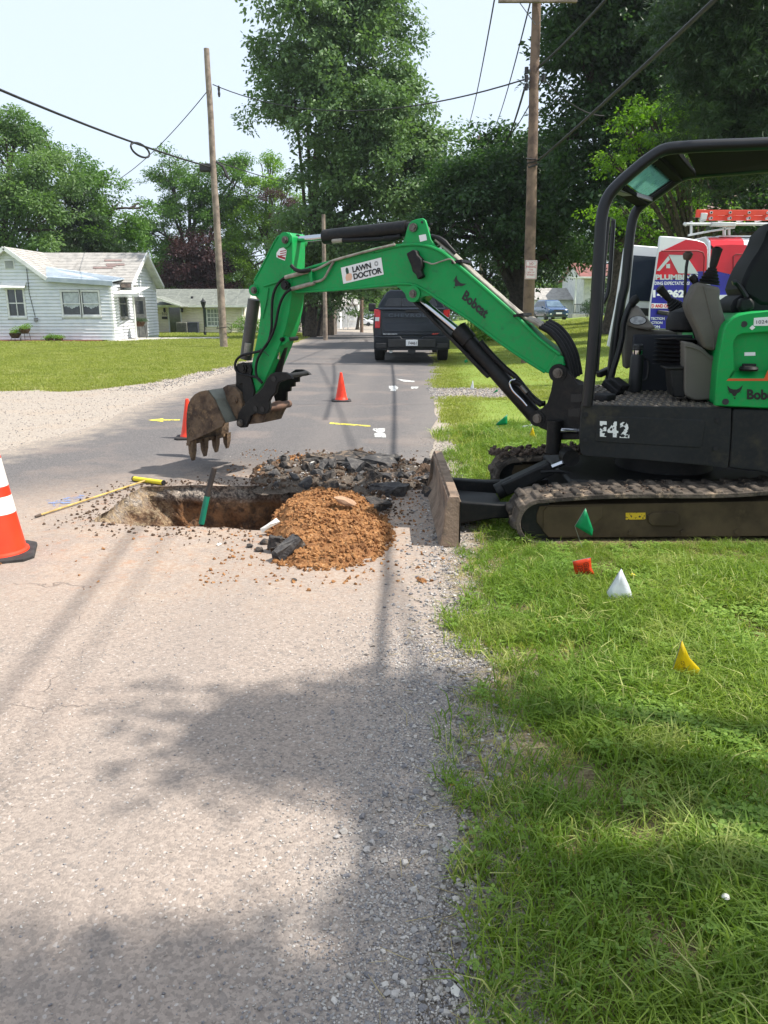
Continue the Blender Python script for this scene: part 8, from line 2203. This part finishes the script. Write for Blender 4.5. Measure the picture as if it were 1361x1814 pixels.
clods('crushed_stone', hz2, P2, 1300, .005, .022, CV3, 'pale crushed stone mixed through the broken road base', spread=.35)
clods('orange_crumbs', hz3, P3_, 400, .006, .03, CV1, 'orange crumbs on the streak of soil behind the chunks')
# grit strewn round the hole
A = []; B = []; C = []
for _ in range(2600):
    i = random.randrange(len(PITJ)); q = PITJ[i]; c_ = q + Vector((random.gauss(0, .16), random.gauss(0, .14), 0))
    if in_poly(c_.x, c_.y, PITJ): continue
    s = .003 + .014 * random.random() ** 3; A.append((c_.x, c_.y, .006 + s * .3)); B.append((0, 0, random.uniform(0, 6))); C.append(s)
tag(scatter('strewn_grit', A, B, C, CV2 ), 'dark grit strewn along the rim of the hole', None, kind='stuff')
A = []; B = []; C = []
for _ in range(360):
    x, y = random.gauss(-.9, .75), random.gauss(5.3, .95)
    if y < 3.9: continue
    if in_poly(x, y, PITJ): continue
    s = .003 + .014 * random.random() ** 4; A.append((x, y, .006 + s * .3)); B.append((0, 0, random.uniform(0, 6))); C.append(s)
tag(scatter('orange_litter', A, B, C, CV1), 'scattered orange soil crumbs on the road around the dig', None, kind='stuff')
# broken asphalt slabs, each its own thing
ASP = mat('broken_asphalt', S(62, 60, 60), S(90, 87, 84), 18, .95, bump=.9, bsc=70, bd=.01, dirt=S(140, 128, 114), dsc=9, dlo=.56, dhi=.7)
ASPD = mat('broken_asphalt_dark', S(52, 49, 47), S(80, 74, 69), 18, .95, bump=.9, bsc=70, bd=.01, dirt=S(124, 106, 88), dsc=9, dlo=.5, dhi=.66)
def slab(px, py, Y, dims, rot, m, label, grp=None, cat='asphalt chunk', name='asphalt_chunk'):
    c = at(px, py, Y); b = bmesh.new(); dims = tuple(q * 1.4 for q in dims)
    for _ in range(26):
        d_ = Vector((random.uniform(-1, 1), random.uniform(-1, 1), random.uniform(-1, 1)))
        if math.hypot(d_.x, d_.y) > 1.1: d_ *= .8
        d_.z = math.copysign(abs(d_.z) ** .3, d_.z)
        b.verts.new(Vector((d_.x * dims[0] / 2, d_.y * dims[1] / 2, d_.z * dims[2] / 2)))
    bmesh.ops.convex_hull(b, input=b.verts); bmesh.ops.delete(b, geom=[v for v in b.verts if not v.link_faces], context='VERTS')
    bmesh.ops.subdivide_edges(b, edges=b.edges, cuts=2)
    for v in b.verts: v.co += Vector((noise.noise(v.co * 30 + c), noise.noise(v.co * 30 - c), noise.noise(v.co * 30 + c * 2))) * min(dims) * .22
    me = bpy.data.meshes.new(name); b.to_mesh(me); b.free(); me.materials.append(m)
    o = bpy.data.objects.new(name, me); COL.objects.link(o); o.location = c; o.rotation_euler = rot
    return tag(o, label, cat, grp)
slab(640, 833, 6.9, (.30, .22, .07), (.35, .3, .4), ASP, 'big grey asphalt slab on top of the rubble, tilted toward the camera')
slab(655, 838, 6.75, (.22, .05, .12), (.2, .5, .6), ASP, 'light-edged asphalt slab propped upright right of the big one')
slab(612, 822, 7.2, (.42, .28, .10), (.15, -.1, .2), ASPD, 'wide dark asphalt slab at the back of the rubble')
slab(575, 822, 7.3, (.34, .2, .09), (-.2, .2, -.3), ASPD, 'dark asphalt slab at the upper left of the rubble')
slab(582, 836, 6.9, (.2, .16, .1), (.5, .2, .8), ASP, 'grey asphalt chunk below the upper left slab')
slab(636, 808, 7.4, (.12, .1, .09), (.3, .4, .1), SOILD, 'brown lump crowning the rubble behind the slabs', cat='soil clod', name='soil_clod')
slab(665, 818, 7.1, (.34, .22, .07), (.1, .15, -.2), ASP, 'flat asphalt slab lying behind the tilted slab')
slab(690, 868, 6.1, (.26, .16, .07), (.1, -.1, .1), ASP, 'flat asphalt piece right of the clay heap by the gutter')
slab(668, 902, 5.6, (.18, .16, .1), (.3, .2, .5), ASPD, 'dark asphalt chunk against the right side of the clay heap')
slab(700, 852, 6.5, (.24, .18, .07), (.15, .1, -.1), ASPD, 'dark slab under the pale concrete strip')
slab(725, 848, 6.75, (.42, .16, .05), (.03, .04, -.1), CONC, 'pale flat concrete strip between the chunks and the blade', cat='concrete piece', name='concrete_piece')
slab(763, 851, 6.8, (.26, .24, .17), (.1, .2, .3), SOILD, 'round clod of soil and roots next to the blade', cat='soil clod', name='soil_clod')
slab(543, 837, 6.9, (.03, .03, .2), (.25, .5, 0), CHP, 'thin white stick of stone standing at the left of the rubble', cat='stone', name='stone_sliver')
slab(481, 929, 4.95, (.12, .028, .02), (.1, -.5, .3), CHP, 'white stone splinter at the left foot of the clay heap', cat='stone', name='stone_sliver')
slab(507, 972, 4.45, (.17, .09, .07), (.3, -.5, .4), ASP, 'asphalt lump with a pale edge in the lower left of the clay heap')
slab(490, 962, 4.6, (.1, .08, .06), (.1, .2, .9), ASPD, 'small dark chunk at the left rim of the clay heap')
slab(612, 888, 5.2, (.14, .06, .025), (.35, .35, .3), mat('tan_slab', S(170, 138, 112), S(146, 116, 92), 12, .95, bump=.6, bsc=60, bd=.005), 'tan flat piece stuck in the top right of the clay heap', cat='stone slab', name='stone_slab')
for k, (x, y, s_, lb) in enumerate(((443, 971, .03, 'pair of dark crumbs left'), (460, 978, .035, 'dark crumb in the middle'), (470, 965, .04, 'dark crumb nearest the clay'))):
    one_stone(x, y, s_, ASPD, lb + ' of the little row before the hole', 'asphalt crumb', name='asphalt_crumb')
one_stone(388, 967, .022, CHP, 'small white stone on the road just below the hole')
one_stone(747, 1033, .035, SOIL, 'orange clod alone on the road in front of the blade', 'soil clod', name='soil_clod', flat=.5)
one_stone(522, 1030, .02, ASPD, 'dark crumb on the road below the clay heap', 'asphalt crumb', name='asphalt_crumb')
rr_ = random.Random(5)
for k in range(60):
    x = 480 + 290 * rr_.random(); y = 818 + 62 * rr_.random()
    if y > 870 and x < 640: continue
    Yk = 7.5 - (y - 815) / 60 * 1.4; s_ = rr_.uniform(.05, .14)
    c_ = gnd(x, y); z_ = hz2(c_.x, c_.y)
    q = at(x, y, Yk); Yq = Yk
    g_ = Vector((q.x, Yk, 0)); zz = max(hz2(g_.x, g_.y), .0)
    o = slab(x, y, Yk, (s_, s_ * rr_.uniform(.6, .9), s_ * rr_.uniform(.35, .7)), (rr_.uniform(-.5, .5), rr_.uniform(-.5, .5), rr_.uniform(0, 6)), ASP if k % 3 else ASPD, 'small broken asphalt chunk among the rubble behind the hole', 'small asphalt chunks in the rubble')
    o.location = (q.x, Yk, zz + s_ * .15)

# ------------------------------------------------------------------ summer haze
hm = bpy.data.materials.new('haze_air'); hm.use_nodes = True
ht = hm.node_tree; ht.nodes.remove(ht.nodes['Principled BSDF'])
pv = ht.nodes.new('ShaderNodeVolumePrincipled'); pv.inputs['Color'].default_value = (.86, .93, 1, 1)
pv.inputs['Density'].default_value = 0.0003; pv.inputs['Anisotropy'].default_value = .25
ht.links.new(pv.outputs[0], ht.nodes['Material Output'].inputs['Volume'])
hz_ = MB().bb(-262, 262, -32, 302, -6.8, 28).build('haze', hm, None, smooth=False)
hz_['kind'] = 'stuff'; hz_['label'] = 'thin summer haze over the street'
